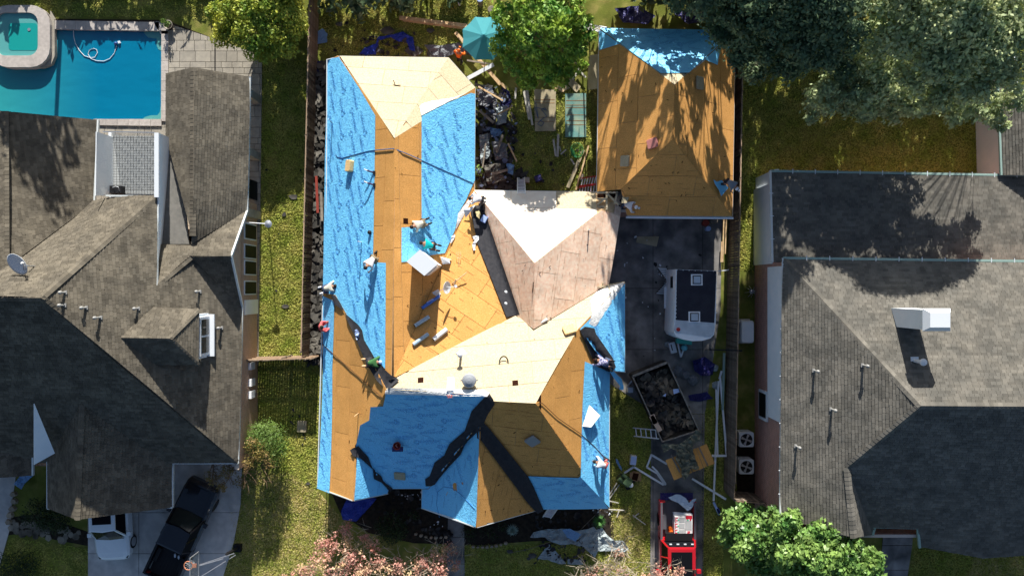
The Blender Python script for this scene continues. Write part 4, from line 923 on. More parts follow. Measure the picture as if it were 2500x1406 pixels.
grass([[(1488,920),(1590,960),(1590,1420),(1500,1420),(1495,1320),(1488,1240)],[(1690,1000),(1765,990),(1765,1420),(1700,1420)],[(1796,120),(1880,120),(1880,410),(1845,450),(1840,660),(1796,660)],[(1880,100),(2390,100),(2390,418),(1880,418)],[(2232,1340),(2510,1350),(2510,1420),(2215,1420)],[(1120,1330),(1500,1330),(1500,1420),(1120,1420)]],560,'grass')
grass([[(780,-10),(1200,-10),(1200,135),(780,135)],[(1240,220),(1455,220),(1455,462),(1240,462)],[(-10,-10),(530,-10),(530,50),(405,45),(130,40),(-10,10)],[(25,1310),(220,1340),(220,1420),(-10,1420)]],260,'grass')
grass([[(560,1180),(700,1150),(780,1200),(830,1260),(760,1420),(540,1420),(560,1300)],[(1490,1240),(1560,1240),(1600,1420),(1500,1420)],[(2380,1350),(2510,1350),(2510,1420),(2360,1420)]],420,'dry_grass',.06,(),'blade_dry')
# ================= loose sheets, boards and small things
def crumple(name,pts,m,label,cat,z=.06,amp=.14,step=9,group=None,seed=0,parent=None,freq=2.6):
    from mathutils import noise
    mb=MB(); P=[(x,-y) for x,y in pts]
    def fn(x,y):
        g=G(x,-y); n=noise.noise(Vector((g.x*freq+seed,g.y*freq,seed*1.7))); n2=noise.noise(Vector((g.x*freq*2.3,g.y*freq*2.3+seed,3)))
        h=z+amp*(abs(n)*1.6+.5*abs(n2)); q=G(x,-y,h); return q+Vector((n2*.05,n*.05,0))
    subd(P,step,fn,mb)
    o=mb.build(name,M(m),parent,smooth=False)
    if not parent: tag(o,label,cat,group)
    return o
def board(a,b,wd,th,m,label,z=.05,name='board',cat='board',group=None,z2=None):
    mb=MB(); mb.beam(G(*a,z),G(*b,z if z2 is None else z2),wd,th); return thing(name,mb,M(m),label,cat,group)
def sheet(pts,z,th,m,label,name='plywood_sheet',cat='sheet',group=None,zs=None):
    mb=MB(); mb.slab([G(x,y,(zs[i] if zs else z)) for i,(x,y) in enumerate(pts)][::(1 if area(pts)<0 else -1)],th); return thing(name,mb,M(m),label,cat,group)
def pieces(name,polys,n,m,r0=.08,r1=.22,z=.03,tilt=.25,zmax=0,fz=None):
    mb=MB()
    for i in range(n):
        pl=random.choice(polys); x0,y0,x1,y1=bounds(pl)
        for _ in range(20):
            x=random.uniform(x0,x1);y=random.uniform(y0,y1)
            if inside([(x,y)],pl)[0]: break
        else: continue
        c=G(x,y,z+random.random()*zmax) if fz is None else fz(x,y)
        r=random.uniform(r0,r1)*random.choice([.6,.8,1]); k=random.choice([4,5,6,7]); a0=random.random()*6; sx=random.uniform(.4,1); tx,ty=random.uniform(-tilt,tilt),random.uniform(-tilt,tilt)
        ca,sa=math.cos(a0),math.sin(a0); U=[(r*math.cos(j*6.28/k)*random.uniform(.6,1.3),r*sx*math.sin(j*6.28/k)*random.uniform(.5,1.3)) for j in range(k)]; top=[c+Vector((u*ca-v*sa,u*sa+v*ca,0)) for u,v in U]
        top=[p+Vector((0,0,(p.x-c.x)*tx+(p.y-c.y)*ty+.03)) for p in top]; mb.slab(top,.012)
    return tag(mb.build(name,M(m)),kind='stuff')
def box(px,py,z,d,m,label,cat,name,rz=0,group=None,top=None):
    c=G(px,py,z); mb=MB(); mb.box((c.x,c.y,z+d[2]/2),d,rz)
    if top:
        r=root(name,label,cat,c,group=group); mb.build('body',M(m),r); mb=MB(); mb.box((c.x,c.y,z+d[2]+.01),(d[0]*.9,d[1]*.9,.02),rz); mb.build('lid',M(top),r); return r
    return thing(name,mb,M(m),label,cat,group)
def rope(pts,label,r=.018,m='rope_brown',name='rope',fz=None,h=.03):
    P=[]
    for i in range(len(pts)-1):
        a,b=pts[i],pts[i+1]; n=max(2,int(math.hypot(b[0]-a[0],b[1]-a[1])/14))
        for k in range(n): P.append((a[0]+(b[0]-a[0])*k/n,a[1]+(b[1]-a[1])*k/n))
    P.append(pts[-1]); mb=MB(); mb.tube([(fz or (lambda x,y:roofz(x,y,h+.03)))(*p) for p in P],r,5); return thing(name,mb,M(m),label,'rope')
mat('rope_brown',(.09,.045,.02),rough=.9); mat('rope_blue',(.04,.13,.30),rough=.8)
ROOFS=RM
rope([(822,378),(826,384),(838,387),(862,380),(905,369),(962,364),(1000,380),(1155,449)],'dark hose sagging across the blue sheets over the ridge of the left wing',.024,'rope_blue')
rope([(785,836),(840,885),(900,938),(936,970)],'dark safety rope running down the lower left roof slope')
rope([(1310,985),(1321,983),(1360,1020),(1415,1058),(1450,1090),(1470,1112),(1487,1122)],'dark safety rope running from the right ridge end to the eave')
rope([(1075,1262),(1068,1230),(1070,1200),(1085,1187),(1105,1190),(1125,1203),(1161,1240)],'thin dark cord curled over the blue front gable',.014,'print')
rope([(1240,1350),(1290,1340),(1350,1320),(1400,1310),(1470,1240)],'thin cord lying over the front lawn beside the grey tarp',.012,'lumber_grey',fz=lambda x,y:G(x,y,.1))
def pad(px,py,sx,sy,rz,th,m,label,ground=False):
    if ground: c=G(px,py,.1); n=Vector((0,0,1)); e=Vector((1,0,0))
    else:
        f=next((g for g in RM+RG if inside([(px,py)],g.px)[0]),RM[0]); c=f.P(px,py,.06+th/2); n=Vector(f.n); e=Vector((1,0,0))-n*n.x; e.normalize()
    b=n.cross(e); ca,sa=math.cos(rz),math.sin(rz); E=e*ca+b*sa; B=b*ca-e*sa; P=[]
    R=Matrix((E,B,n)).transposed(); mb=MB(); pts=rrect(-sx/2,-sy/2,sx/2,sy/2,.07,3); k=len(pts)
    rings=[(1,-th/2),(1.03,-.0),(1,th/2-.02),(.93,th/2)]
    for s,z in rings: mb.v+= [tuple(c+R@Vector((x*s,y*s,z+random.uniform(-.006,.006)))) for x,y in pts]
    for i in range(3): mb.f+=[(i*k+j,i*k+(j+1)%k,(i+1)*k+(j+1)%k,(i+1)*k+j) for j in range(k)]
    mb.f.append(tuple(3*k+j for j in range(k))); return thing('foam_pad',mb,M(m),label,'foam pad','roofers foam cushions')
pad(860,407,.38,.60,-.15,.26,'foam','thick orange brown foam pad standing on the blue left slope'); pad(1390,808,.62,.52,.3,.14,'foam','orange foam pad beside the right valley of the big cream slope')
pad(1528,394,.52,.58,-.08,.10,'foam_tan','greyish tan foam pad on the lower left garage slope'); pad(1595,351,.58,.50,.2,.10,'foam_pink','pinkish red foam pad below the garage ridge')
pad(1705,204,.52,.66,-.02,.10,'foam_tan','pale grey foam pad on the right garage slope'); pad(1300,1073,.60,.60,.75,.10,'foam_grey','grey diamond shaped foam pad on the shaded front slope')
pad(977,1158,.60,.50,-.05,.10,'foam_tan','tan foam pad lying on the shaded blue front sheet'); pad(737,1041,.55,.66,-.05,.10,'foam_tan','tan foam pad lying on the shaded left lawn',True)
# chimney chase, turned 45 degrees
def quadbox(name,top,z1,z0,m,parent,taper=None):
    T=[G(x,y,z1) for x,y in top]; mb=MB(); mb.prism(ccw([tuple(p.xy) for p in T]),z0,z1); return mb.build(name,M(m),parent)
cc=[(996,639),(1026,612),(1066,645),(1036,671)]
ch=quadbox('chimney',cc,6.8,3.9,'white',HM); T=[G(x,y,6.82) for x,y in cc]; c=sum(T,Vector())/4
mb=MB(); mb.slab([c+(p-c)*1.08+Vector((0,0,.1)) for p in T],.10); mb.build('chimney_cap',M('white'),ch)
e=MB(); a=(T[2]+T[3])/2; e.beam(c+(T[3]-c)*.86+Vector((.10,-.10,-.25)),c+(T[2]-c)*.86+Vector((.10,-.10,-.25)),.06,.18); e.build('side_louver',M('metal_pale'),ch)
def misc(name,cat,label,parts,loc=None,group=None):
    """parts: list of (partname, MB, material)"""
    p=np.array(parts[0][1].v).mean(0) if loc is None else loc; z=min(v[2] for q in parts for v in q[1].v); r=root(name,label,cat,(p[0],p[1],z),group=group)
    for n_,mb,m_ in parts: mb.build(n_,M(m_),r)
    return r
def rz(x,y,h=.03): return roofz(x,y,h)
# bent flashing beside the chimney
mb=MB(); a=rz(1080,628,.05); b=rz(1103,635,.05); mb.add([a,b,b+Vector((-.1,.0,.35)),a+Vector((-.1,0,.35))],[(0,1,2,3)]); p=rz(1090,648,.05); mb.add([a+Vector((-.1,0,.35)),b+Vector((-.1,0,.35)),rz(1098,648,.3),rz(1078,645,.1)],[(0,1,2,3)]); thing('folded_flashing',mb,M('white'),'folded white metal flashing lying beside the white chimney','flashing')
def roll(a,b,r,m,label,name='metal_roll',cat='roll',cut=True,core=None):
    A=rz(*a,r);B=rz(*b,r); mb=MB(); mb.tube([A,B],r,12); parts=[('body',mb,m)]
    if core: d=(B-A).normalized(); c_=MB(); c_.tube([A-d*.012,B+d*.012],r*.6,8); parts.append(('core',c_,core))
    return misc(name,cat,label,parts)
roll((1028,752),(1072,724),.085,'roll_blue','long blue tube of underlayment lying beneath the small dish') if mat('roll_blue',(.05,.16,.62),rough=.5) else 0
mat('roll_steel',(.34,.48,.62),rough=.45); mat('label_blue',(.30,.42,.85),rough=.5)
mb=MB(); mb.tube([rz(1042,743,.09),rz(1058,733,.09)],.089,12); thing('paper_band',mb,M('label_blue'),'pale band around the long blue tube on the roof','band')
roll((1010,795),(1047,774),.10,'roll_steel','upper pale blue metal roll on the brown sheathing',core='black'); roll((1009,842),(1045,816),.10,'roll_steel','lower pale blue metal roll with bright end',core='white')
roll((1058,830),(1090,805),.12,'white','white ridge vent roll with black underside in the sun',core='black')
roll((1298,800),(1335,779),.055,'white','narrow white metal piece at the foot of the plywood slope',core='black')
# small dish on its mast
p=rz(1066,716,0); mb=MB(); mb.tube([p,p+Vector((.0,0,.45)),p+Vector((.45,.25,.7))],.025,6); m2=MB(); m2.box(p+Vector((0,0,.04)),(.35,.3,.04),.5); q=p+Vector((.55,.3,.8))
m3=MB(); R=Vector((.9,-.1,.45)).to_track_quat('Z','Y').to_matrix()
for r_,z_ in ((0,0),(.2,.02),(.32,.06),(.32,.075),(.2,.035),(0,.015)):
    for k in range(14): a=k*math.pi/7; m3.v.append(tuple(q+R@Vector((r_*math.cos(a),r_*math.sin(a)*1.1,z_))))
for i in range(5):
    for k in range(14): m3.f.append((i*14+k,i*14+(k+1)%14,(i+1)*14+(k+1)%14,(i+1)*14+k))
m4=MB(); m4.tube([q,q+Vector((.45,.05,.05))],.015,5); m4.box(q+Vector((.5,.06,.05)),(.12,.14,.1),.4)
misc('small_dish','satellite dish','small white dish on a bent mast standing on the sunlit sheathing',[('reflector',m3,'white'),('mast',mb,'metal'),('foot_plate',m2,'metal_pale'),('feed_arm',m4,'white')],p)
p=rz(1104,692,.05); mb=MB(); mb.tube([p,p+Vector((.25,.15,.12)),p+Vector((.75,.55,.05))],.03,5); mb.tube([p+Vector((.1,-.1,0)),p+Vector((.2,.2,.1))],.05,5); thing('tear_off_shovel',mb,M('lumber'),'brown handled shingle shovel lying near the small dish','shovel')
p=rz(1120,650,.03); mb=MB(); mb.tube([p,p+Vector((0,.42,.05))],.02,5)
for dx in (-.1,0,.1): mb.tube([p+Vector((dx,.42,.05)),p+Vector((dx,.75,.04))],.012,4)
mb.tube([p+Vector((-.1,.42,.05)),p+Vector((.1,.42,.05))],.015,4); thing('pitchfork',mb,M('lumber'),'thin three pronged fork lying on the sheathing above the small dish','fork')
p=rz(965,210,.03); mb=MB()
for a in (1.9,-1.9,0): mb.tube([p,p+Vector((math.cos(a)*.28,math.sin(a)*.28,.02))],.022,5)
thing('roof_anchor',mb,M('rope_brown'),'small dark three legged anchor on the top cream slope','anchor')
# turbine vent, exhaust pipe
p=rz(1147,925,0); mb=MB(); mb.lathe(p,[(.2,-.2),(.2,.35)],16); m2=MB(); m2.lathe(p+Vector((-.0,0,.35)),[(.22,0),(.33,.06),(.35,.18),(.30,.27),(.15,.33),(.02,.35)],20); m3=MB(); m3.beam(p+Vector((-.42,0,.5)),p+Vector((-.3,.0,.5)),.06,.04); m3.beam(p+Vector((.3,0,.5)),p+Vector((.42,0,.5)),.06,.04)
m0=MB(); m0.lathe(p,[(.25,-.15),(.23,.12)],16)
mat('vent_grey',(.30,.32,.35),rough=.45); r=misc('roof_turbine','roof vent','round grey domed roof vent above the shaded blue front slope',[('base',m0,'hole'),('neck',mb,'metal_pale'),('dome',m2,'vent_grey'),('bracket',m3,'metal')],p)
p=rz(1126,862,0); mb=MB(); mb.lathe(p,[(.06,-.1),(.06,.75)],10); m2=MB(); m2.lathe(p+Vector((0,0,.75)),[(.13,0),(.15,.08),(.05,.13)],10); m3=MB(); m3.box(p+Vector((0,0,.05)),(.42,.34,.03),.6); misc('exhaust_pipe','pipe','slim exhaust pipe with flared cap on the cream slope',[('pipe',mb,'metal'),('cap',m2,'metal_pale'),('flashing',m3,'metal_pale')],p)
mb=MB(); c=rz(1230,885,.04)
for k in range(3): mb.tube([c+Vector(((.19+.02*k)*math.cos(a),(.27+.02*k)*math.sin(a),.02*k)) for a in [i*math.pi/10 for i in range(21)]],.018,5)
thing('hose_coil',mb,M('rope_olive'),'small oval coil of grey green hose on the cream slope','hose') if mat('rope_olive',(.14,.13,.09),rough=.9) else 0
mb=MB(); mb.slab([rz(1093,922,.04),rz(1109,922,.04),rz(1109,955,.05),rz(1091,955,.05)][::-1],.01); m2=MB(); m2.slab([rz(1091,957,.13),rz(1109,956,.13),rz(1108,968,.10),rz(1092,969,.10)][::-1],.01); mat('red_print',(.75,.12,.10),rough=.6)
m3=MB()
for k,(x,y) in enumerate(((1094,960),(1099,960),(1104,960),(1097,964),(1103,964))): c=roofz(x,y,.15); m3.box(c,(.06,.05,.004))
misc('paper_wrapper','wrapper','white paper wrapper with red print folded over the ridge',[('sheet',mb,'white'),('flap',m2,'white'),('print',m3,'red_print')])
p=rz(972,1083,.05); mb=MB(); mb.lathe(p,[(.15,0),(.19,.34),(.20,.36),(.175,.35),(.16,.1)],16); m2=MB(); m2.box(p+Vector((0,-.22,.08)),(.55,.22,.12)); m3=MB(); m3.tube([p+Vector((-.02,.1,.2)),p+Vector((-.05,.02,.36)),p+Vector((.03,-.1,.25))],.03,5)
misc('red_bucket','bucket','red bucket held by a blue roof bracket on the shaded blue slope',[('pail',mb,'terracotta'),('bracket',m2,'tarp_navy'),('tool',m3,'foam_pink')],p)
for x,y,lab in ((906,419,'upper dark tool with white handle on the left wing blue sheet'),(906,449,'lower dark tool with white handle on the left wing blue sheet')):
    p=rz(x+6,y+3,.06); mb=MB(); mb.tube([p+Vector((.05,0,.05)),p+Vector((-.25,.08,.1))],.045,6); m2=MB(); m2.tube([p+Vector((-.25,.08,.1)),p+Vector((-.42,.16,.08))],.03,5); m3=MB(); m3.box(p+Vector((.1,-.02,.06)),(.12,.18,.1)); misc('caulk_gun','tool',lab,[('barrel',mb,'cal_purple'),('nozzle',m2,'white'),('grip',m3,'black')],p,'tools on the blue sheet') if mat('cal_purple',(.06,.04,.10),rough=.5) else 0
p=rz(905,568,.05); mb=MB(); mb.lathe(p,[(.05,0),(.10,.05),(.11,.12),(.07,.18),(.02,.2)],12); thing('black_ball',mb,M('black'),'small black round weight on the blue left slope','weight')
for (a,b,lab) in (((883,592),(882,597),'thin upright stake in the middle of the blue left slope'),((812,300),(811,308),'thin upright stake near the top left eave')):
    p=rz(*a,0); mb=MB(); mb.tube([p,p+Vector((0,0,.85))],.025,5); thing('roof_stake',mb,M('white'),lab,'stake')
p=rz(875,1008,0); mb=MB(); mb.tube([p,p+Vector((0,0,.95))],.022,5); thing('roof_stake',mb,M('lumber'),'thin upright stake on the lower left brown slope','stake')
p=rz(1302,690,0); mb=MB(); mb.tube([p,p+Vector((0,0,.25))],.03,5); mb.tube([p,p+Vector((-.03,-.5,.02))],.018,4); thing('roof_stake',mb,M('rope_brown'),'short dark bar on the plywood ridge','stake')
p=rz(1437,562,0); mb=MB(); mb.tube([p,p+Vector((0,0,.4))],.035,6); thing('vent_stub',mb,M('white'),'short white vent stub on the right plywood slope','pipe')
# gear heaped at the top of the dark valley strip
mb=MB(); mb.slab([rz(1124,514,.3),rz(1158,509,.5),rz(1150,520,.45),rz(1136,534,.1)][::-1],.02); thing('white_panel',mb,M('white'),'tilted white panel propped beside the black bag on the roof','panel')
p=rz(1165,516,.2); mb=MB(); mb.lathe(p,[(.18,-.15),(.26,.05),(.22,.2),(.05,.26)],9); mb.lathe(p+Vector((.22,.12,0)),[(.15,-.1),(.2,.05),(.1,.22),(.02,.24)],8); thing('tool_bag',mb,M('black'),'black tool bag slumped beside the tilted white panel','bag')
crumple('yellow_gloves',[(1160,523),(1168,520),(1171,530),(1168,540),(1162,534)],'cream_cloth','cream gloves lying on the black tool bag','gloves',z=0,amp=.1,step=3) if mat('cream_cloth',(.62,.52,.28),rough=.9) else 0
bpy.data.objects['yellow_gloves'].location+= (rz(1165,530,.35)-G(1165,530,0)) ; bpy.data.objects['yellow_gloves'].name='gloves'
p=rz(1180,540,.3); mb=MB(); mb.box(p,(.30,.36,.16),-.5); m2=MB(); m2.box(p+Vector((0,0,.085)),(.26,.32,.02),-.5); mat('pale_blue',(.42,.55,.85),rough=.5); misc('nail_box','box','pale blue box at the top of the dark valley strip',[('body',mb,'label_blue'),('lid',m2,'pale_blue')],p)
def drapecloth(pts,m,label,name,cat,h=.1,amp=.12,seed=1):
    from mathutils import noise
    mb=MB(); subd([(x,-y) for x,y in pts],4,lambda x,y: rz(x,-y,h)+Vector((0,0,amp*abs(noise.noise(Vector((x*.13+seed,y*.13,seed)))*2))),mb); return thing(name,mb,M(m),label,cat)
drapecloth([(1153,580),(1160,576),(1168,578),(1169,586),(1160,597),(1160,612),(1155,613),(1152,598),(1160,588),(1156,586)],'white','crumpled white cloth at the edge of the dark valley strip','cloth','cloth')
drapecloth([(1100,578),(1108,572),(1110,580),(1104,592),(1097,594)],'white','small scrap of white paper below the folded blue sheet','scrap','scrap')
drapecloth([(868,806),(876,803),(882,812),(880,826),(874,830),(872,818)],'pale_blue','pale blue rag lying on the dark valley strip','rag','rag')
# nails, chips and dark scraps on the decks
def chips(n,polyfaces,name,r0=.02,r1=.07,m='hole'):
    mb=MB()
    for i in range(n):
        f=random.choice(polyfaces); x0,y0,x1,y1=bounds(f.px); x,y=random.uniform(x0,x1),random.uniform(y0,y1)
        if not inside([(x,y)],f.px)[0]: continue
        c=f.P(x,y,.035); r=random.uniform(r0,r1); a=random.random()*3; mb.beam(c-Vector((math.cos(a)*r,math.sin(a)*r,0)),c+Vector((math.cos(a)*r,math.sin(a)*r,0)),r*.5,.012)
    return tag(mb.build(name,M(m)),kind='stuff')
chips(170,[FM['E'],FM['Y'],FM['Y'],FM['WE'],FM['WW'],FM['MN'],FM['F4'],FM['MS'],FM['WL'],FM['ME']],'nail_debris'); chips(110,RG,'garage_nail_debris')
# rows of old nail holes left in the sheathing
def nailrows(f,step,name):
    mb=MB(); x0,y0,x1,y1=bounds(f.poly); y=y0+step
    while y<y1:
        x=x0
        while x<x1:
            L=random.uniform(.05,.5)
            if random.random()<.55 and inside([(x,y),(x+L,y)],f.poly).all(): A=[Vector(p) for p in f.lift([(x,y),(x+L,y)],.024)]; mb.beam(A[0],A[1],.011,.004,Vector(f.n))
            x+=L+random.uniform(.05,.4)
        y+=step*random.uniform(.85,1.15)
    if mb.v: mb.build(name,M('nail_line'),HM,kind='stuff')
mat('nail_line',(.30,.16,.07),rough=1)
for k,s in (('MS',.33),('WE',.42),('Y',.5),('F4',.4),('WW',.5)): nailrows(FM[k],s,'nail_rows')
nailrows(FG['S'],.34,'nail_rows')
# ================= debris on the ground
mat('scrap_blue',(.10,.13,.22),(.2,.25,.36),scale=2,rough=.8,island=.5)
pieces('shingle_scraps',[[(762,160),(800,160),(792,520),(760,520)],[(756,520),(795,520),(785,890),(752,890)]],560,'scrap',.10,.36,.05,.16,.25)
pieces('torn_felt_debris',[[(1158,200),(1235,215),(1262,300),(1250,380),(1245,460),(1165,460)],[(1165,380),(1285,420),(1280,465),(1165,465)]],380,'scrap_dark',.10,.34,.04,.18,.22)
pieces('front_debris',[[(900,1190),(1040,1190),(1040,1280),(920,1300)],[(1300,1245),(1480,1245),(1480,1290),(1300,1290)],[(1295,1310),(1460,1320),(1440,1370),(1350,1370)],[(880,90),(1010,90),(1010,140),(880,140)],[(1030,1290),(1110,1290),(1100,1330)]],330,'scrap_dark',.06,.22,.04,.3,.1)
pieces('torn_shingles',[[(1160,205),(1235,215),(1262,300),(1250,380),(1245,460),(1165,460)]],90,'scrap_blue',.06,.2,.25,.25,.1)
pieces('lawn_scraps',[[(640,400),(740,400),(735,850),(640,850)],[(690,1000),(760,1000),(740,1180)],[(790,40),(1180,60),(1180,130),(790,130)],[(1240,380),(1440,360),(1440,460),(1260,460)],[(1150,1340),(1400,1340),(1400,1400)],[(1500,540),(1750,560),(1600,980),(1530,980)]],70,'scrap_dark',.05,.17,.03,.1,.02)
LS=['on the sunlit green strip near the fence top','on the lower half of the sunlit green strip','on the lawn beside the lower left downspout','on the shaded front lawn, wider one','on the shaded front lawn, smaller one','on the back lawn below the long timber','above the deep blue tarp','on the upper left back lawn','heaped right of the deep blue tarp','beside the grey tarp on the back lawn']
for x,y,rr in ((716,481,.28),(696,748,.22),(752,1180,.14),(1300,1355,.3),(1245,1345,.22),(1050,75,.25),(945,75,.4),(830,60,.22),(1010,125,.5),(1055,130,.4)):
    c=G(x,y,.06); n=random.randint(6,8); mb=MB(); mb.slab([c+Vector((rr*math.cos(i*6.28/n)*random.uniform(.7,1.2),rr*.6*math.sin(i*6.28/n)*random.uniform(.7,1.2),.02)) for i in range(n)],.02); thing('felt_scrap',mb,M('scrap'),'dark torn scrap of roofing '+LS.pop(0),'scrap','dark roofing scraps on the lawns')
pieces('pale_scraps',[[(1165,230),(1235,230),(1260,420),(1170,440)],[(1030,1190),(1110,1300),(1040,1300)],[(1500,560),(1620,600),(1640,860),(1540,860)],[(940,1200),(1035,1200),(1035,1230)],[(1440,1240),(1500,1240),(1500,1275)]],60,'white',.03,.11,.12,.5,.15)
# tarps
crumple('tarp',[(876,134),(890,118),(918,108),(922,90),(955,86),(985,78),(1008,92),(1014,128),(1000,122),(992,100),(975,104),(955,92),(925,100),(918,134)],'tarp_blue','deep blue tarp holding dark rubble on the back lawn','tarp',seed=1)
crumple('tarp',[(1036,110),(1075,112),(1118,104),(1150,118),(1160,140),(1130,128),(1105,132),(1088,140),(1060,142)],'tarp_grey','grey tarp spread by the corner of the reroofed house','tarp',seed=2)
crumple('tarp',[(774,80),(787,70),(800,82),(798,104),(774,108)],'tarp_sky','small sky blue sheet against the plank fence','tarp',seed=3,amp=.08)
crumple('tarp',[(770,150),(800,148),(800,185),(774,175)],'tarp_navy','dark blue tarp end in the gap beside the fence','tarp',seed=4)
crumple('tarp',[(832,1248),(845,1222),(900,1210),(920,1218),(890,1250),(870,1272),(836,1268)],'tarp_blue','violet blue tarp under the lower left eave','tarp',seed=5)
crumple('tarp',[(1294,1312),(1302,1298),(1330,1291),(1385,1290),(1410,1296),(1450,1285),(1470,1287),(1482,1305),(1500,1320),(1520,1318),(1535,1340),(1520,1350),(1490,1345),(1460,1345),(1452,1362),(1425,1335),(1395,1328),(1370,1330),(1345,1322),(1330,1311)],'tarp_pale','large pale grey tarp crumpled along the front bed','tarp',seed=6,amp=.22)
crumple('tarp',[(1311,1363),(1340,1328),(1362,1350),(1383,1375),(1365,1376),(1335,1366)],'tarp_pale','triangular grey tarp end on the front lawn','tarp',seed=7)
crumple('tarp',[(1385,1363),(1420,1366),(1425,1378),(1386,1376)],'tarp_pale','narrow pale strip of tarp on the front lawn','tarp',seed=17)
crumple('tarp',[(1372,1292),(1392,1289),(1418,1305),(1405,1322),(1385,1312)],'tarp_sky','pale blue square sheet lying on the large grey tarp','tarp',z=.35,amp=.04,seed=8)
crumple('tarp',[(1500,20),(1560,15),(1600,40),(1580,60),(1520,55)],'tarp_navy','dark blue tarp in the shade above the garage','tarp',seed=9)
crumple('tarp',[(1640,30),(1720,20),(1725,50),(1680,60)],'tarp_navy','dark blue tarp under the oak beyond the garage','tarp',seed=10)
crumple('tarp',[(1690,880),(1720,870),(1745,888),(1740,915),(1712,918),(1695,905)],'tarp_navy','round heap of dark violet tarp beside the dump trailer','tarp',amp=.35,seed=11)
crumple('tarp',[(1680,965),(1725,955),(1742,972),(1712,980),(1684,978)],'tarp_navy','flat dark blue tarp behind the dump trailer','tarp',seed=12)
crumple('tarp',[(1165,205),(1195,210),(1215,250),(1210,300),(1190,290),(1180,240)],'tarp_grey','grey tarp strip in the debris at the right eave','tarp',seed=13)
crumple('tarp',[(1225,205),(1245,225),(1248,250),(1225,300),(1222,260)],'tarp_navy','violet tarp bundle by the lumber','tarp',seed=14)
crumple('tarp',[(1194,310),(1230,318),(1216,342),(1200,335)],'tarp_sky','pale blue sheet in the dark debris by the eave','tarp',seed=15)
crumple('tarp',[(1178,290),(1198,320),(1190,400),(1180,450),(1172,360)],'tarp_grey','long grey tarp along the right eave','tarp',seed=16)
crumple('tarp',[(34,1180),(50,1160),(82,1160),(62,1178),(52,1196)],'tarp_sky','pale blue sheet beside the lower left wing','tarp',seed=18,z=.3)
for x,y,r,lab in ((1655,905,.32,'upper grey plastic bag beside the dump trailer'),(1672,915,.26,'middle grey plastic bag beside the dump trailer'),(1692,927,.30,'lower grey plastic bag beside the dump trailer'),(1747,940,.22,'white plastic bag by the long gutters'),(1745,898,.2,'pale bag next to the violet heap')):
    from mathutils import noise
    c=G(x,y,.05); mb=MB(); n=12
    for j,(rr,z) in enumerate(((.6,0),(1,.12),(1.02,.3),(.7,.45),(.15,.55))):
        for k in range(n): a=k*2*math.pi/n; q=1+.35*noise.noise(Vector((math.cos(a)*2+x,math.sin(a)*2,z*5))); mb.v.append((c.x+r*rr*q*math.cos(a),c.y+r*rr*q*math.sin(a),c.z+z*r*1.6))
    for j in range(4):
        for k in range(n): mb.f.append((j*n+k,j*n+(k+1)%n,(j+1)*n+(k+1)%n,(j+1)*n+k))
    mb.f.append(tuple(4*n+k for k in range(n))); thing('trash_bag',mb,M('tarp_pale' if 'white' in lab or 'pale' in lab else 'tarp_grey'),lab,'trash bag')
# lumber and sheets in the back yard
board((975,44),(1140,64),.22,.09,'lumber','long pale timber reaching toward the teal umbrella',z=.2); board((984,50),(1140,71),.12,.06,'lumber','thinner timber lying under the long pale timber',z=.1)
board((1112,80),(1222,207),.20,.06,'lumber','timber crossing under the teal umbrella toward the debris',z=.3); board((1142,192),(1205,158),.22,.05,'white','white painted board crossing the brown timber',z=.38); board((1140,148),(1206,158),.09,.05,'lumber_grey','thin grey board behind the person in orange',z=.34)
board((1224,205),(1236,216),.16,.06,'lumber','short timber offcut at the end of the crossing timber',z=.2)
sheet([(1304,218),(1357,220),(1357,320),(1306,321)],.10,.03,'yard_ply','tan plywood sheet lying on the yard with a cord on it') if mat('yard_ply',(.44,.38,.24),(.54,.46,.30),scale=2,rough=.85,dirt=.3) else 0
sheet([(1380,229),(1431,228),(1431,335),(1380,335)],.10,.03,'teal_ply','teal stained plywood sheet lying beside the tan one') if mat('teal_ply',(.14,.38,.36),(.30,.38,.28),scale=1.2,rough=.85,dirt=.4) else 0
for k,(s0,yl) in enumerate(((1304,(244,252,287,297)),(1380,(246,257,263,281,295,305)))):
    for y in yl: mb=MB(); mb.beam(G(s0+2,y,.105),G(s0+50,y,.105),.03,.006); mb.build('chalk_line',M('nail_line'),bpy.data.objects['plywood_sheet' if k==0 else 'plywood_sheet.001'],world=True)
rope([(1308,250),(1314,290),(1306,262),(1320,265),(1335,270),(1330,264),(1322,268),(1336,285),(1328,288),(1318,296),(1312,304),(1322,308),(1328,300),(1318,294)],'dark cord looped on the tan plywood sheet',.014,'rope_blue',name='cord',fz=lambda x,y:G(x,y,.13))
board((1282,222),(1295,292),.26,.04,'white_old','wide whitewashed board beside the tan plywood sheet',z=.1) if mat('white_old',(.46,.44,.38),(.6,.58,.5),scale=5,rough=.9) else 0
board((1287,222),(1300,306),.12,.05,'white_old','narrow whitewashed board along the wide one',z=.16); board((1260,215),(1257,242),.12,.03,'white_old','short pale slat near the debris',z=.08)
for a,b,w_,lab in (((1363,328),(1361,383),.13,'longest pale offcut of the small bundle on the lawn'),((1351,340),(1357,382),.11,'left pale offcut of the small bundle on the lawn'),((1366,358),(1369,370),.06,'tiny pale chip beside the bundle'),((1369,377),(1382,366),.09,'pointed pale offcut on the lawn'),((1394,388),(1402,402),.09,'short pale offcut by the long planks')): board(a,b,w_,.04,'white_old',lab,z=.06)
board((1386,458),(1424,366),.20,.05,'yard_ply','wide brown plank leaning along the garage yard',z=.12); board((1406,464),(1437,356),.09,.06,'lumber','narrow plank beside the wide brown plank',z=.12); board((1415,440),(1421,425),.25,.03,'lumber_grey','short wide offcut by the narrow plank',z=.06)
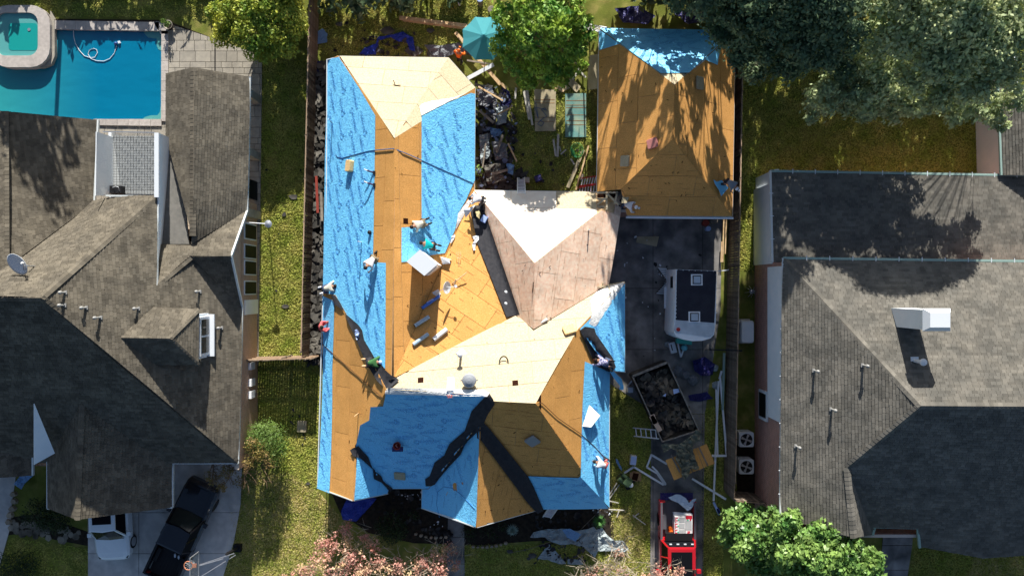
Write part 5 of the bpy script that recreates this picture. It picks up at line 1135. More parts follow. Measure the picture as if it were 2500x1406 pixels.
sheet([(1440,136),(1463,132),(1463,216),(1435,220),(1434,185),(1440,150)],.5,.03,'yard_ply','ragged wood sheet leaning on the garage wall',zs=[.9,1.3,1.3,.1,.1,.5])
sheet([(1382,200),(1395,190),(1418,212),(1408,226),(1402,222)],.12,.03,'yard_ply','tilted wood offcut under the broadleaf tree'); sheet([(1360,210),(1380,205),(1392,215),(1370,226)],.08,.03,'yard_ply','small triangular wood offcut under the broadleaf tree')
board((1398,195),(1413,172),.12,.05,'white_old','pale board crossing the offcuts',z=.2); board((1411,168),(1430,190),.10,.05,'white_old','pale leaning board by the ragged sheet',z=.25); board((1340,208),(1376,224),.08,.04,'lumber','thin stick under the broadleaf tree',z=.1)
sheet([(1556,578),(1609,577),(1603,602),(1553,592)],.09,.02,'yard_ply','pale wood offcut lying on the dark driveway')
mb=MB(); c=G(1408,368,.08)
for k in range(7): r_=.16+.035*k; mb.tube([c+Vector((r_*math.cos(a)+.02*random.random(),r_*1.15*math.sin(a),.015*k)) for a in [i*math.pi/8 for i in range(17)]],.016,4)
thing('garden_hose',mb,M('green_hose'),'coiled green garden hose on the yard by the garage','hose')
rope([(1272,466),(1262,430),(1275,400),(1270,372)],'dark cord trailing from the aluminium ladder into the yard',.012,'rope_brown',name='cord',fz=lambda x,y:G(x,y,.09))
box(1287,441,.02,(.26,.30,.25),'cardboard_pale','small pale carton near the aluminium ladder','carton','carton') if mat('cardboard_pale',(.50,.44,.36),rough=.9) else 0
box(1314,437,.02,(.40,.36,.3),'tarp_navy','dark square crate in the shade near the ladder','crate','crate',.3)
# pots and barrels at the top edge
for x,y,r,h,m_,lab,cat in ((1122,12,.09,.35,'white','small white bucket at the top of the back lawn','bucket'),(1173,12,.17,.8,'pale_blue','barrel with pale blue lid near the umbrella','barrel'),(1200,30,.2,.4,'lumber_grey','round dark pot under the broadleaf tree','pot'),(1718,546,.18,.5,'terracotta','reddish pot in the shade below the garage eave','pot'),(1738,540,.22,.4,'lumber_grey','dull brown tub below the garage eave','tub'),(1724,560,.14,.5,'pale_blue','bucket with pale lid below the garage eave','bucket')):
    c=G(x,y,0); mb=MB(); mb.lathe(c,[(r*.85,0),(r,h*.95)],14); m2=MB(); m2.lathe(c+Vector((0,0,h*.95)),[(r*1.05,0),(r*1.05,.03),(r*.9,.04)],14); misc(cat.replace(' ','_'),cat,lab,[('body',mb,'lumber_grey' if 'barrel' in cat else m_),('lid',m2,m_)],c)
# umbrella
u=root('patio_umbrella','teal patio umbrella open beside the broadleaf tree','umbrella',G(1181,87)); c=G(1181,87,2.55); R_=1.28
for k in range(8):
    a0=math.radians(22.5+45*k);a1=a0+math.pi/4; mb=MB(); e0=c+Vector((math.cos(a0)*R_,math.sin(a0)*R_,-.48)); e1=c+Vector((math.cos(a1)*R_,math.sin(a1)*R_,-.48)); mid=(e0+e1)/2+Vector((0,0,-.02)); mid=c+(mid-c)*.97
    mb.add([c,e0,mid,e1],[(0,1,2),(0,2,3)]); mb.build('canopy_panel',M('teal_cloth'),u) if mat('teal_cloth',(.08,.40,.46),rough=.8,transl=.3) else 0
    mb=MB(); mb.tube([c-Vector((0,0,.02)),e0-Vector((0,0,.02))],.012,4); mb.build('rib',M('white'),u)
mb=MB(); mb.lathe(c,[(.16,-.05),(.2,.02),(.06,.09),(.02,.14)],8); mb.build('top_vent',M('teal_cloth'),u); mb=MB(); mb.tube([c-Vector((0,0,2.5)),c],.03,8); mb.build('pole',M('white'),u); mb=MB(); mb.lathe(G(1181,87,0),[(.3,0),(.3,.06),(.06,.12)],12); mb.build('foot',M('rubber'),u)
# ladders
def ladder(a,b,wd,label,n=None,m='metal_pale',rm=None,group='ladders'):
    A,B=Vector(a),Vector(b); d=B-A; L=d.length; d/=L; s=d.cross(Vector((0,0,1)))
    if s.length<.1: s=Vector((1,0,0))
    s=s.normalized()*wd/2; r=root('ladder',label,'ladder',A,group=group)
    for q in (-1,1): mb=MB(); mb.beam(A+s*q,B+s*q,.045,.09); mb.build('rail',M(m),r)
    k=n or int(L/.3)
    for i in range(k): p=A+d*(L*(i+.5)/k); mb=MB(); mb.beam(p-s,p+s,.05,.04); mb.build('rung',M(rm or m),r)
    return r
ladder(G(1272,434,.05),G(1273,472,3.3),.42,'aluminium ladder leaning on the white edged eave from the yard')
ladder(G(1418,445,.1),G(1470,438,2.6),.45,'upper red ladder leaning on the garage',m='red',rm='metal_pale'); ladder(G(1412,468,.1),G(1468,458,2.6),.45,'lower red ladder leaning on the garage by the truss bay',m='red',rm='metal_pale')
ladder(G(1430,66,.1),G(1472,74,3.0),.5,'white ladder at the top left corner of the garage',6); ladder(G(1547,1054,.1),G(1608,1060,1.4),.48,'aluminium ladder lying against the dump trailer'); ladder(G(1335,1262,.1),G(1353,1236,2.8),.45,'pale ladder standing below the shaded front eave',10)
r=root('folding_steps','folding white slatted steps leaning beside the camper door','steps',G(1620,690))
for i in range(14):
    t=i/13; x=1606+ (t/.5)*22 if t<.5 else 1628-((t-.5)/.5)*26; y=655+t*60; mb=MB(); z=.2+.5*(1-abs(t-.5)*2); mb.beam(G(x,y,z),G(x+22,y+2,z),.07,.03); mb.build('slat',M('white'),r)
for sx_ in (0,22):
    mb=MB(); mb.tube([G(1606+sx_,655,.2),G(1629+sx_,686,.7),G(1601+sx_,716,.2)],.025,4); mb.build('rail',M('black'),r)
# long metal pieces by the right fence
for a,b,w_,m_,lab,z in (((1754,930),(1742,1222),.10,'metal_pale','longest grey gutter piece beside the right fence',.3),((1768,862),(1764,1000),.12,'gutter_green','pale green gutter piece along the fence',.4),((1758,920),(1774,1112),.10,'metal_pale','grey gutter piece leaning toward the fence foot',.35),((1748,950),(1752,1110),.08,'metal_pale','thin grey gutter piece among the bundle',.25),((1762,905),(1756,925),.1,'white','short white gutter end',.4),((1738,1112),(1776,1112),.12,'metal_pale','crosswise grey gutter piece over the bundle',.42),((1690,1168),(1772,1218),.12,'metal_pale','diagonal grey gutter piece below the plywood lid',.2),((1742,1225),(1756,1255),.13,'pale_blue','pale blue downspout end by the fence corner',.2),((1751,1240),(1758,1256),.14,'tarp_blue','blue rolled end on the downspout',.2)):
    board(a,b,w_,.08,m_,lab,z=z,name='gutter_piece',cat='gutter piece')
for a,b,lab in (((1767,535),(1764,640),'left long board on the fence strip below the garage'),((1773,535),(1770,620),'right long board on the fence strip below the garage'),((1762,590),(1760,640),'short board on the fence strip below the garage')): board(a,b,.07,.07,'lumber',lab,z=.3)
board((1752,662),(1779,659),.05,.05,'white','thin white bar from the camper corner to the fence',z=1.2); board((1731,853),(1812,856),.07,.06,'black','black pole crossing over the plank fence',z=2.2)
def wframe(pts,z,w_,label,closed=True):
    r=root('bent_metalwork',label,'frame',G(*pts[0])); n=len(pts)
    for i in range(n if closed else n-1): mb=MB(); mb.beam(G(*pts[i],z),G(*pts[(i+1)%n],z),w_,.06); mb.build('frame_bar',M('metal_pale'),r)
wframe([(1591,1110),(1640,1135),(1600,1150),(1622,1180),(1582,1140)][:0]+[(1591,1108),(1579,1140),(1604,1155),(1623,1183),(1625,1180),(1604,1150),(1592,1138)],.15,.10,'bent pale metal frame lying on the driveway strip',False)
wframe([(1591,1110),(1628,1132)],.15,.12,'straight pale bar running under the plywood lid',False)
wframe([(1524,1154),(1547,1139),(1620,1183)],.12,.11,'angled pale metal piece behind the compressor',False)
for a,b,lab in (((1486,1210),(1506,1178),'left pale pole beneath the compressor'),((1488,1216),(1512,1182),'right pale pole beneath the compressor'),((1486,1222),(1510,1227),'short stick beside the right eave corner'),((1486,1243),(1524,1245),'longer stick at the right eave corner'),((1511,1246),(1506,1262),'stub of pale stick on the lawn'),((1545,1257),(1576,1280),'thin stick across the lawn edge'),((1547,1262),(1560,1252),'small crossed stick on the lawn edge')): board(a,b,.05,.05,'white_old',lab,z=.12,name='pole',cat='pole')
# tools by the right side
c=G(1524,1168,.0); ca=-.65
def loc(x,y,z): return Vector((c.x+x*math.cos(ca)-y*math.sin(ca),c.y+x*math.sin(ca)+y*math.cos(ca),z))
m1=MB(); m1.tube([loc(-.35,.14,.3),loc(.35,.14,.3)],.13,12); m1.tube([loc(-.35,-.14,.3),loc(.35,-.14,.3)],.13,12); m2=MB(); m2.box(loc(.1,0,.58),(.4,.3,.3),ca); m3=MB(); m3.tube([loc(-.5,.2,.6),loc(-.55,0,.62),loc(-.5,-.2,.6)],.02,5); m4=MB(); m4.lathe(loc(.38,0,.4),[(.14,0),(.14,.12),(.05,.14)],10)
for s_ in (-.25,.25): m3.lathe(loc(.42,s_,.15),[(.14,-.04),(.14,.04)],10)
mat('olive',(.07,.12,.06),rough=.5); misc('air_compressor','compressor','green twin tank air compressor on the grass by the right eave',[('tank',m1,'olive'),('motor',m2,'olive'),('handle',m3,'black'),('fan_guard',m4,'white')],c)
b_=root('nail_carton','open brown carton of nails beside the compressor','carton',G(1549,1160)); cB=G(1549,1160,0); mb=MB(); mb.box((cB.x,cB.y,.14),(.42,.5,.26),-.25); mb.build('box',M('cardboard'),b_); mb=MB(); mb.box((cB.x,cB.y,.275),(.32,.40,.02),-.25); mb.build('contents',M('hole'),b_)
for s_ in (-1,1): mb=MB(); mb.slab([Vector((cB.x+s_*.19,cB.y-.25,.27)),Vector((cB.x+s_*.33,cB.y-.25,.33)),Vector((cB.x+s_*.33,cB.y+.25,.33)),Vector((cB.x+s_*.19,cB.y+.25,.27))],.01); mb.build('flap',M('cardboard'),b_)
box(1544,1120,.02,(.34,.52,.35),'metal_pale','pale cooler box on the grass at the right','cooler','cooler',-.12,top='pale_blue')
crumple('blue_wrap',[(1503,1118),(1508,1122),(1517,1140),(1519,1150),(1512,1142),(1505,1128)],'tarp_sky','long blue wrapper standing on the lawn','wrapper',z=.1,amp=.15,step=5)
# air conditioners and generator
def ac(px,py,label):
    c=G(px,py,.1); r=root('air_conditioner',label,'air conditioner',c,group='air conditioners by the brick wall')
    mb=MB(); mb.prism([(c.x+x,c.y+y) for x,y in rrect(-.42,-.42,.42,.42,.1)],.1,.85); mb.build('cabinet',M('metal_pale'),r)
    mb=MB(); mb.lathe(c+Vector((0,0,.76)),[(.34,0),(.34,.005)],20); mb.build('well',M('black'),r); 
    mb=MB(); k=20
    for rr,z in ((.34,.76),(.36,.78),(.42,.775),(.42,.755),(.34,.755)):
        for i in range(k): a=i*2*math.pi/k; s=1/max(abs(math.cos(a)),abs(math.sin(a))) if rr>.4 else 1; s=min(s,1.28); mb.v.append((c.x+rr*s*math.cos(a)*.98,c.y+rr*s*math.sin(a)*.98,c.z+z))
    for j in range(4):
        for i in range(k): mb.f.append((j*k+i,j*k+(i+1)%k,(j+1)*k+(i+1)%k,(j+1)*k+i))
    mb.build('top_rim',M('white'),r)
    for i in range(4):
        a=i*math.pi/2+px; mb=MB(); p=c+Vector((0,0,.77)); u_=Vector((math.cos(a),math.sin(a),0)); v_=Vector((-math.sin(a),math.cos(a),0)); mb.poly([p+u_*.06,p+u_*.30+v_*.02,p+u_*.28+v_*.17+Vector((0,0,.015)),p+u_*.08+v_*.08]); mb.build('fan_blade',M('metal'),r)
    mb=MB(); mb.lathe(c+Vector((0,0,.77)),[(.08,0),(.08,.03)],10); mb.build('hub',M('metal'),r); return r
ac(1812,1066,'upper air conditioner unit between fence and brick wall'); ac(1812,1131,'lower air conditioner unit with open fan well by the fence end')
r=root('standby_generator','pale standby generator cabinet with rounded lid behind the fence','generator',G(1812,808)); c=G(1812,808,0); mb=MB(); mb.box((c.x-.1,c.y,.12),(.95,1.4,.24)); mb.build('pad',M('concrete'),r)
mb=MB(); mb.prism([(c.x+.02+x,c.y+y) for x,y in rrect(-.38,-.62,.38,.62,.12)],.24,.75); mb.build('cabinet',M('metal_pale'),r); mb=MB(); mb.prism([(c.x+.02+x,c.y+y) for x,y in rrect(-.40,-.64,.40,.64,.14)],.75,.92,[(c.x+.02+x,c.y+y) for x,y in rrect(-.34,-.58,.34,.58,.12)]); mb.build('lid',M('white_wall'),r)
mb=MB(); c=G(1832,712,.02)
for i in range(9): a=i*2.4; mb.tube([c+Vector((0,0,.1)),c+Vector((math.cos(a)*.18,math.sin(a)*.18,.28)),c+Vector((math.cos(a)*.34,math.sin(a)*.34,.02))],.02,4)
mb.lathe(c+Vector((0,0,.1)),[(.1,0),(.12,.1),(.03,.16)],8); thing('garden_ornament',mb,M('metal'),'pale spindly garden ornament on the strip by the brick wall','ornament')
box(1640,848,.06,(.36,.62,.3),'metal_pale','white toolbox with dark lettering by the camper hitch','toolbox','toolbox',.25,top='white')
mb=MB(); cB=G(1640,848,.385); mb.box(cB,(.06,.36,.006),.25); mb.build('printed_mark',M('black'),bpy.data.objects['toolbox'])
crumple('plastic_wrap',[(1622,836),(1636,832),(1640,842),(1630,848),(1622,844)],'tarp_pale','crumpled clear plastic near the camper corner','wrapper',amp=.2,step=4)
# lamp on a bracket at the left house
r=root('flood_lamp','round grey lamp on a bracket reaching over the side lawn','lamp',G(655,547)); mb=MB(); a=Vector((-14.6,G(0,543,2.4).y,2.4)); e=G(655,547,2.3); mb.tube([a,(a+e)/2+Vector((0,0,.06)),e],.025,6); mb.build('bracket',M('metal_pale'),r); mb=MB(); mb.lathe(e-Vector((0,0,.02)),[(.05,-.1),(.2,0),(.21,.05),(.05,.1)],14); mb.build('lamp_shade',M('metal'),r)
mb=MB(); mb.tube([G(655,547,0),e-Vector((0,0,.1))],.025,6); mb.build('pole',M('metal'),r)
# stones edging the front bed
k=0
for seg in (((1150,1332),(1240,1322)),((1010,1300),(1095,1308)),((1200,1333),(1210,1333))):
    (x0,y0_),(x1,y1_)=seg; n=int((x1-x0)/11)
    for i in range(n):
        t=(i+.5)/n; x,y=x0+(x1-x0)*t,y0_+(y1_-y0_)*t+math.sin(t*3.1)*6; r_=random.uniform(.10,.15); c=G(x,y); m_=random.randint(5,7); a0=random.random()*6
        mb=MB(); pts=[(c.x+r_*math.cos(a0+j*6.28/m_)*random.uniform(.8,1.2),c.y+r_*.8*math.sin(a0+j*6.28/m_)*random.uniform(.8,1.1)) for j in range(m_)]; mb.prism(pts,0,.16,[(c.x+(a-c.x)*.8,c.y+(b-c.y)*.8) for a,b in pts]); thing('edging_stone',mb,M('stone'),'tan stone edging the planting bed in front of the reroofed house','stone','stones edging the front bed')
for i in range(9):
    x,y=random.choice([(28,1215),(35,1235),(24,1255),(30,1195)]); 
for i,(x,y) in enumerate(((36,1205),(38,1222),(33,1240),(28,1256),(24,1272))):
    c=G(x,y); mb=MB(); pts=[(c.x+.22*math.cos(j*1.05)*random.uniform(.8,1.1),c.y+.2*math.sin(j*1.05)*random.uniform(.8,1.1)) for j in range(6)]; mb.prism(pts,0,.2,[(c.x+(a-c.x)*.8,c.y+(b-c.y)*.8) for a,b in pts]); thing('edging_stone',mb,M('stone'),'tan stone edging the dark bed beside the lower left path','stone','stones edging the lower left bed')

for k,(pts,m_,lab) in enumerate(((((1166,225),(1200,215),(1212,240),(1190,262),(1168,255)),'tarp_grey','grey sheet crumpled at the top of the courtyard debris'),(((1210,262),(1240,258),(1236,300),(1215,305)),'tarp_pale','pale sheet beside the violet bundle'),(((1170,330),(1192,326),(1196,380),(1174,400)),'tarp_pale','pale torn sheet hanging by the right eave'),(((1200,345),(1235,350),(1240,385),(1210,392)),'tarp_grey','dark grey sheet in the middle of the courtyard debris'),(((1182,405),(1222,398),(1232,440),(1190,452)),'scrap','sheet of old roofing at the foot of the courtyard debris'),(((1236,398),(1256,402),(1252,428),(1240,424)),'tarp_sky','small blue sheet near the aluminium ladder'))):
    crumple('torn_sheet',list(pts),m_,lab,'sheet',z=.3,amp=.18,step=5,seed=50+k,freq=3.5)
for a,b,lab in (((1170,270),(1205,300),'grey plank lying across the courtyard debris'),((1228,330),(1212,372),'short grey plank in the courtyard debris'),((1200,425),(1240,415),'low grey plank by the foot of the debris'),((772,430),(776,520),'reddish long plank in the gap beside the fence'),((784,470),(786,540),'tan plank in the gap beside the left eave')): board(a,b,.14,.04,'terracotta' if 'reddish' in lab else 'lumber_grey',lab,z=.5)

for a,b,lab in (((1168,212),(1228,246),'thin brown plank across the top of the courtyard debris'),((1215,280),(1248,262),'short tan plank beside the violet bundle'),((1186,350),(1178,410),'narrow grey plank along the right eave'),((1240,350),(1262,395),'tan plank at the edge of the courtyard debris')): board(a,b,.09,.04,'lumber' if 'tan' in lab or 'brown' in lab else 'lumber_grey',lab,z=.55)
# ================= vehicles : x forward, y left, z up
def lbox(mb,x0,x1,y0,y1,z0,z1): mb.box(((x0+x1)/2,(y0+y1)/2,(z0+z1)/2),(x1-x0,y1-y0,z1-z0)); return mb
def loft(mb,secs):
    """secs: list of rings with equal counts"""
    n=len(secs[0]); b=len(mb.v)
    for s in secs: mb.v+=[tuple(p) for p in s]
    for i in range(len(secs)-1):
        for k in range(n): mb.f.append((b+i*n+k,b+i*n+(k+1)%n,b+(i+1)*n+(k+1)%n,b+(i+1)*n+k))
    mb.f.append(tuple(b+k for k in range(n-1,-1,-1))); mb.f.append(tuple(b+(len(secs)-1)*n+k for k in range(n))); return mb
def LP(mb,name,m,par,label=None,smooth=False): return mb.build(name,M(m),par,world=False,label=label,smooth=smooth)
def vehicle(name,label,cat,loc,hd,paint,L,W,Ht,kind,glass='glass_dark'):
    r=root(name,label,cat,loc,hd); h=L/2; w=W/2; belt=Ht*.56; 
    def ring(x,wd,z0,z1,cr=.12): return [(x,-wd+.05,z0),(x,wd-.05,z0),(x,wd,z0+cr),(x,wd,z1-cr),(x,wd-cr,z1-.02),(x,wd*.5,z1),(x,-wd*.5,z1),(x,-wd+cr,z1-.02),(x,-wd,z1-cr),(x,-wd,z0+cr)]
    if kind=='suv': xs=[(-h,w*.86,.45,belt*.95),(-h+.12,w*.97,.32,belt),(-h*.4,w,.3,belt),(h*.42,w,.3,belt),(h*.50,w,.3,belt*1.0),(h*.78,w*.985,.3,belt*.93),(h*.88,w*.93,.33,belt*.87),(h*.95,w*.82,.38,belt*.78),(h*.985,w*.68,.42,belt*.70),(h,w*.50,.48,belt*.62)]; cab=(-h*.93,h*.40); front=h*.40
    else: xs=[(-h*.30,w,.42,belt),(0,w,.42,belt),(h*.40,w,.42,belt),(h*.78,w*.985,.42,belt*.97),(h*.93,w*.95,.45,belt*.93),(h,w*.86,.5,belt*.8)]; cab=(-h*.28,h*.36)
    mb=loft(MB(),[ring(*x) for x in xs]); LP(mb,'body',paint,r)
    # hood panel
    mb=MB(); x0,x1=(h*.46,h*.90); zz=belt*(.955 if kind=='suv' else .985); 
    mb.add([(x0,-w*.72,belt+.015),(x0,w*.72,belt+.015),(x1,w*.58,zz-.03 if kind!='suv' else belt*.88),(x1,-w*.58,zz-.03 if kind!='suv' else belt*.88),(x0,0,belt+.05),(x1,0,zz+.01 if kind!='suv' else belt*.88)],[(0,3,5,4),(4,5,2,1)]); LP(mb,'hood',paint,r)
    # greenhouse: glass volume with painted roof and pillars
    a,b=cab; g=.10 if kind=='suv' else .05; ra,rb=a+ (.25 if kind=='suv' else .12),b-.55
    B_=[(a,-w*.93,belt-.02),(b,-w*.90,belt-.02),(b+.12,0,belt-.02),(b,w*.90,belt-.02),(a,w*.93,belt-.02)]; T_=[(ra,-w*.74,Ht-.05),(rb,-w*.72,Ht-.05),(rb+.08,0,Ht-.04),(rb,w*.72,Ht-.05),(ra,w*.74,Ht-.05)]
    mb=loft(MB(),[B_,T_]); LP(mb,'cabin',glass,r)
    mb=MB(); R0=[(x*1.0,y*1.03,z) for x,y,z in T_]; mb.v=[]; loft(mb,[[(x,y,Ht-.06) for x,y,z in R0],[(x,y,Ht-.01) for x,y,z in R0],[(ra+.1+(x-ra)*.93,y*.86,Ht+.015) for x,y,z in R0]]); LP(mb,'roof_panel',paint,r)
    for s in (-1,1):
        for (p,q) in (((a,s*w*.93,belt),(ra,s*w*.745,Ht-.04)),((b,s*w*.905,belt),(rb,s*w*.725,Ht-.04)),(((a+b)/2,s*w*.925,belt),((ra+rb)/2,s*w*.74,Ht-.04))): mb=MB(); mb.beam(p,q,.09,.07); LP(mb,'pillar',paint,r)
        mb=MB(); mb.add([(a+.15,s*(w*.935),belt+.02),(b-.1,s*(w*.915),belt+.02),(rb-.1,s*(w*.745),Ht-.12),(ra+.05,s*(w*.76),Ht-.12)],[(0,1,2,3)]); LP(mb,'side_window',glass,r)
        mb=MB(); lbox(mb,b-.25,b-.05,s*(w+.02)-.0 if s>0 else s*(w+.24),s*(w+.24) if s>0 else s*(w+.02),belt-.02,belt+.16); LP(mb,'wing_mirror',paint,r)
        mb=MB(); mb.box((h*.89,s*w*.74,belt*.74),(.16,w*.24,.12),-.6*s); LP(mb,'headlight','glass_green',r)
        mb=MB(); lbox(mb,-h-.01,-h+.06,s*w*.80-.10,s*w*.80+.10,belt*.6,belt*.9); LP(mb,'tail_light','red',r)
    mb=MB(); bw=w*.70; mb.add([(b+.13,-w*.80,belt+.03),(b+.20,0,belt+.03),(b+.13,w*.80,belt+.03),(rb+.05,w*.64,Ht-.08),(rb+.13,0,Ht-.06),(rb+.05,-w*.64,Ht-.08)],[(0,1,4,5),(1,2,3,4)]); LP(mb,'windshield','glass_green',r)
    for x in (h*.62,-h*.60):
        for s in (-1,1):
            o=MB(); o.lathe((x,s*(w-.12),.38),[(.36,-.12),(.39,-.09),(.39,.09),(.36,.12)],18,'y'); t_=LP(o,'wheel','rubber',r); o=MB(); o.lathe((x,s*(w-.12)+s*.11,.38),[(.25,0),(.25,.025)],12,'y'); k=LP(o,'rim','metal',t_)
    return r,h,w,belt
c=G(262,1316,.0); hd=-math.pi/2+.05
r,h,w,belt=vehicle('parked_suv','white utility vehicle nose out from under the dark gable wing','car',(-22.75,-13.05,0),hd,'car_white',4.9,1.95,1.75,'suv')
mb=MB(); lbox(mb,-1.55,.05,-.52,.52,1.755,1.785); LP(mb,'sunroof','glass_dark',r)
r,h,w,belt=vehicle('parked_pickup','black pickup truck with open empty bed standing slanted on the left driveway','pickup truck',(G(462,1283).x,G(462,1283).y,0),math.radians(65),'car_black',6.0,2.0,1.9,'pickup')
def bed(r,L,W,belt,paint,ht=.52,liner='rubber',x1=None):
    h=L/2;w=W/2;x0=-h; x1=x1 if x1 is not None else -h*.28
    mb=MB(); lbox(mb,x0+.06,x1,-w+.18,w-.18,.60,.66); LP(mb,'bed_floor',liner,r)
    for i in range(9): mb=MB(); y=-w+.3+i*(W-.6)/8; lbox(mb,x0+.1,x1-.05,y-.03,y+.03,.66,.68); LP(mb,'bed_rib',liner,r)
    for s in (-1,1):
        mb=MB(); lbox(mb,x0,x1+.05,min(s*w,s*(w-.14)),max(s*w,s*(w-.14)),.42,belt); LP(mb,'bed_side',paint,r)
        mb=MB(); lbox(mb,x0+.02,x1,min(s*(w-.01),s*(w-.13)),max(s*(w-.01),s*(w-.13)),belt+.002,belt+.03); LP(mb,'bed_rail',liner,r)
        mb=MB(); mb.box((-h*.60,s*(w-.28),.78),(.8,.2,.24)); LP(mb,'wheel_arch',liner,r)
    mb=MB(); lbox(mb,x1-.02,x1+.06,-w+.1,w-.1,.45,belt+.05); LP(mb,'bed_front',paint,r)
bed(r,6.0,2.0,belt,'car_black')
mb=MB(); lbox(mb,-3.02,-2.94,-.9,.9,.45,1.05); LP(mb,'tailgate','car_black',r)
for k in (0,1):
    p=G(428+k*9,1355+k*4,.70); mb=MB(); mb.lathe((p.x,p.y,.69),[(.055,0),(.06,.05),(.05,.07)],8); mb.v=[(p.x+(a-p.x),p.y+(b-p.y)*2.1,z) for a,b,z in mb.v]; thing('sandal',mb,M('white'),('left' if k==0 else 'right')+' pale sandal lying in the black pickup bed','sandal')
r,h,w,belt=vehicle('parked_pickup','red pickup truck with boxes of shingles in its bed on the driveway','pickup truck',(9.38,G(1661,1212).y-2.95,0),-math.pi/2,'car_red',5.9,2.02,1.9,'pickup')
bed(r,5.9,2.02,belt,'car_red',liner='bed_grey') if mat('bed_grey',(.10,.10,.115),rough=.7) else 0
mb=MB(); lbox(mb,-3.35,-2.95,-.93,.93,.60,.66); LP(mb,'tailgate','tarp_navy',r)
mb=MB(); lbox(mb,-.45,1.1,-.58,.58,1.905,1.93); LP(mb,'sunroof','glass_dark',r)
mb=MB(); mb.box((-1.05,0,1.15),(.42,1.5,.25)); LP(mb,'toolbox','black',r)
mb=MB(); 
for y in (-.6,-.2,.2,.6): mb.box((-.86,y,1.84),(.05,.14,.04))
LP(mb,'brake_light','white',r)
# boxes of shingles in the bed
mat('pack_red',(.62,.02,.04),rough=.5); mat('pack_grey',(.42,.42,.42),rough=.6); mat('pack_green',(.05,.50,.30),rough=.5); mat('pack_white',(.80,.78,.76),rough=.5)
def pack(x0,y0,x1,y1,z,label,vert=False):
    a=G(x0,y1,z);b=G(x1,y0,z); r=root('shingle_bundle',label,'bundle',((a.x+b.x)/2,(a.y+b.y)/2,z-.5),group='wrapped bundles in the red pickup bed')
    mb=MB(); mb.box(((a.x+b.x)/2,(a.y+b.y)/2,z-.25),(b.x-a.x-.02,b.y-a.y-.02,.5)); mb.build('wrap',M('pack_white'),r)
    W_=b.x-a.x;H_=b.y-a.y
    def q(u0,v0,u1,v1,m,nm): mb=MB(); mb.box((a.x+W_*(u0+u1)/2,a.y+H_*(v0+v1)/2,z+.004),(W_*(u1-u0),H_*(v1-v0),.008)); mb.build(nm,M(m),r)
    if not vert:
        q(.42,.10,.94,.90,'pack_grey','label_panel'); 
        for k in range(4): q(.06,.10+.22*k,.14+.16*(k%2),.24+.22*k,'pack_red','printed_zigzag')
        mb=MB(); cx,cy=a.x+W_*.36,a.y+H_*.5; d=.055; mb.slab([Vector((cx-d,cy,z+.012)),Vector((cx,cy-d,z+.012)),Vector((cx+d,cy,z+.012)),Vector((cx,cy+d,z+.012))],.008); mb.build('green_diamond',M('pack_green'),r)
    else:
        q(.06,.25,.84,.72,'pack_grey','label_panel'); q(.06,.80,.94,.96,'pack_red','printed_zigzag'); q(.2,.70,.40,.80,'pack_red','printed_zigzag'); q(.6,.70,.8,.80,'pack_red','printed_zigzag'); q(.25,.06,.6,.12,'pack_red','printed_mark'); q(.3,.14,.66,.2,'pack_red','printed_mark')
        mb=MB(); cx,cy=a.x+W_*.36,a.y+H_*.74; d=.055; mb.slab([Vector((cx-d,cy,z+.016)),Vector((cx,cy-d,z+.016)),Vector((cx+d,cy,z+.016)),Vector((cx,cy+d,z+.016))],.008); mb.build('green_diamond',M('pack_green'),r)
pack(1647,1261,1673,1276,1.25,'top wrapped bundle of the left column in the red pickup bed'); pack(1646,1276,1673,1291,1.25,'middle wrapped bundle of the left column in the red pickup bed'); pack(1646,1291,1672,1306,1.25,'bottom wrapped bundle of the left column in the red pickup bed'); pack(1673,1256,1691,1306,1.25,'long wrapped bundle on the right side of the red pickup bed',True)
sheet([(1642,1249),(1690,1252),(1688,1262),(1646,1262)],1.12,.03,'metal','grey metal sheets behind the wrapped bundles',name='metal_sheet')
mb=MB(); p=G(1637,1296,.68); mb.lathe(p,[(.14,0),(.14,.3),(.1,.34)],10); mb.lathe(p+Vector((-.03,.2,0)),[(.11,0),(.11,.25)],8); thing('orange_jug',mb,M('orange'),'orange water jug in the corner of the red pickup bed','jug')
crumple('plastic_tarp',[(1632,1213),(1645,1207),(1662,1207),(1676,1216),(1682,1226),(1690,1219),(1700,1217),(1694,1230),(1687,1243),(1678,1247),(1668,1238),(1655,1227),(1640,1220)],'tarp_sheer','pale blue plastic sheet trailing over the red pickup tailgate','tarp',z=1.0,amp=.14,step=5,seed=31) if mat('tarp_sheer',(.50,.60,.72),rough=.5) else 0
# ================= camper trailer
z1=2.85; r=root('camper_trailer','small white camper trailer with black roof parked on the dark driveway','camper',G(1695,745))
f_=[(1650,656),(1750,660),(1748,790),(1744,818),(1735,827),(1715,833),(1690,834),(1668,830),(1650,822),(1645,812)]
T=[tuple(G(x,y,z1).xy) for x,y in f_]; mb=MB(); mb.prism(ccw(T),.45,z1,[( (p[0]-9.95)*.985+9.95,(p[1]+.9)*.985-.9) for p in ccw(T)]); mb.build('body',M('white_wall'),r)
mat('roof_black',(.018,.018,.028),(.03,.03,.042),scale=2,rough=.5,spec=.3); mat('roof_alu',(.50,.56,.60),(.66,.72,.76),scale=2,rough=.35,metal=.3)
mb=MB(); mb.slab([G(x,y,z1+.03) for x,y in ((1653,658),(1749,662),(1744,788),(1650,781))][::-1],.03); mb.build('roof_membrane',M('roof_black'),r)
mb=MB(); mb.slab([G(x,y,z1+.025) for x,y in ((1649,783),(1745,790),(1742,816),(1733,823),(1650,812),(1646,806))][::-1],.03); mb.build('front_cap',M('roof_alu'),r)
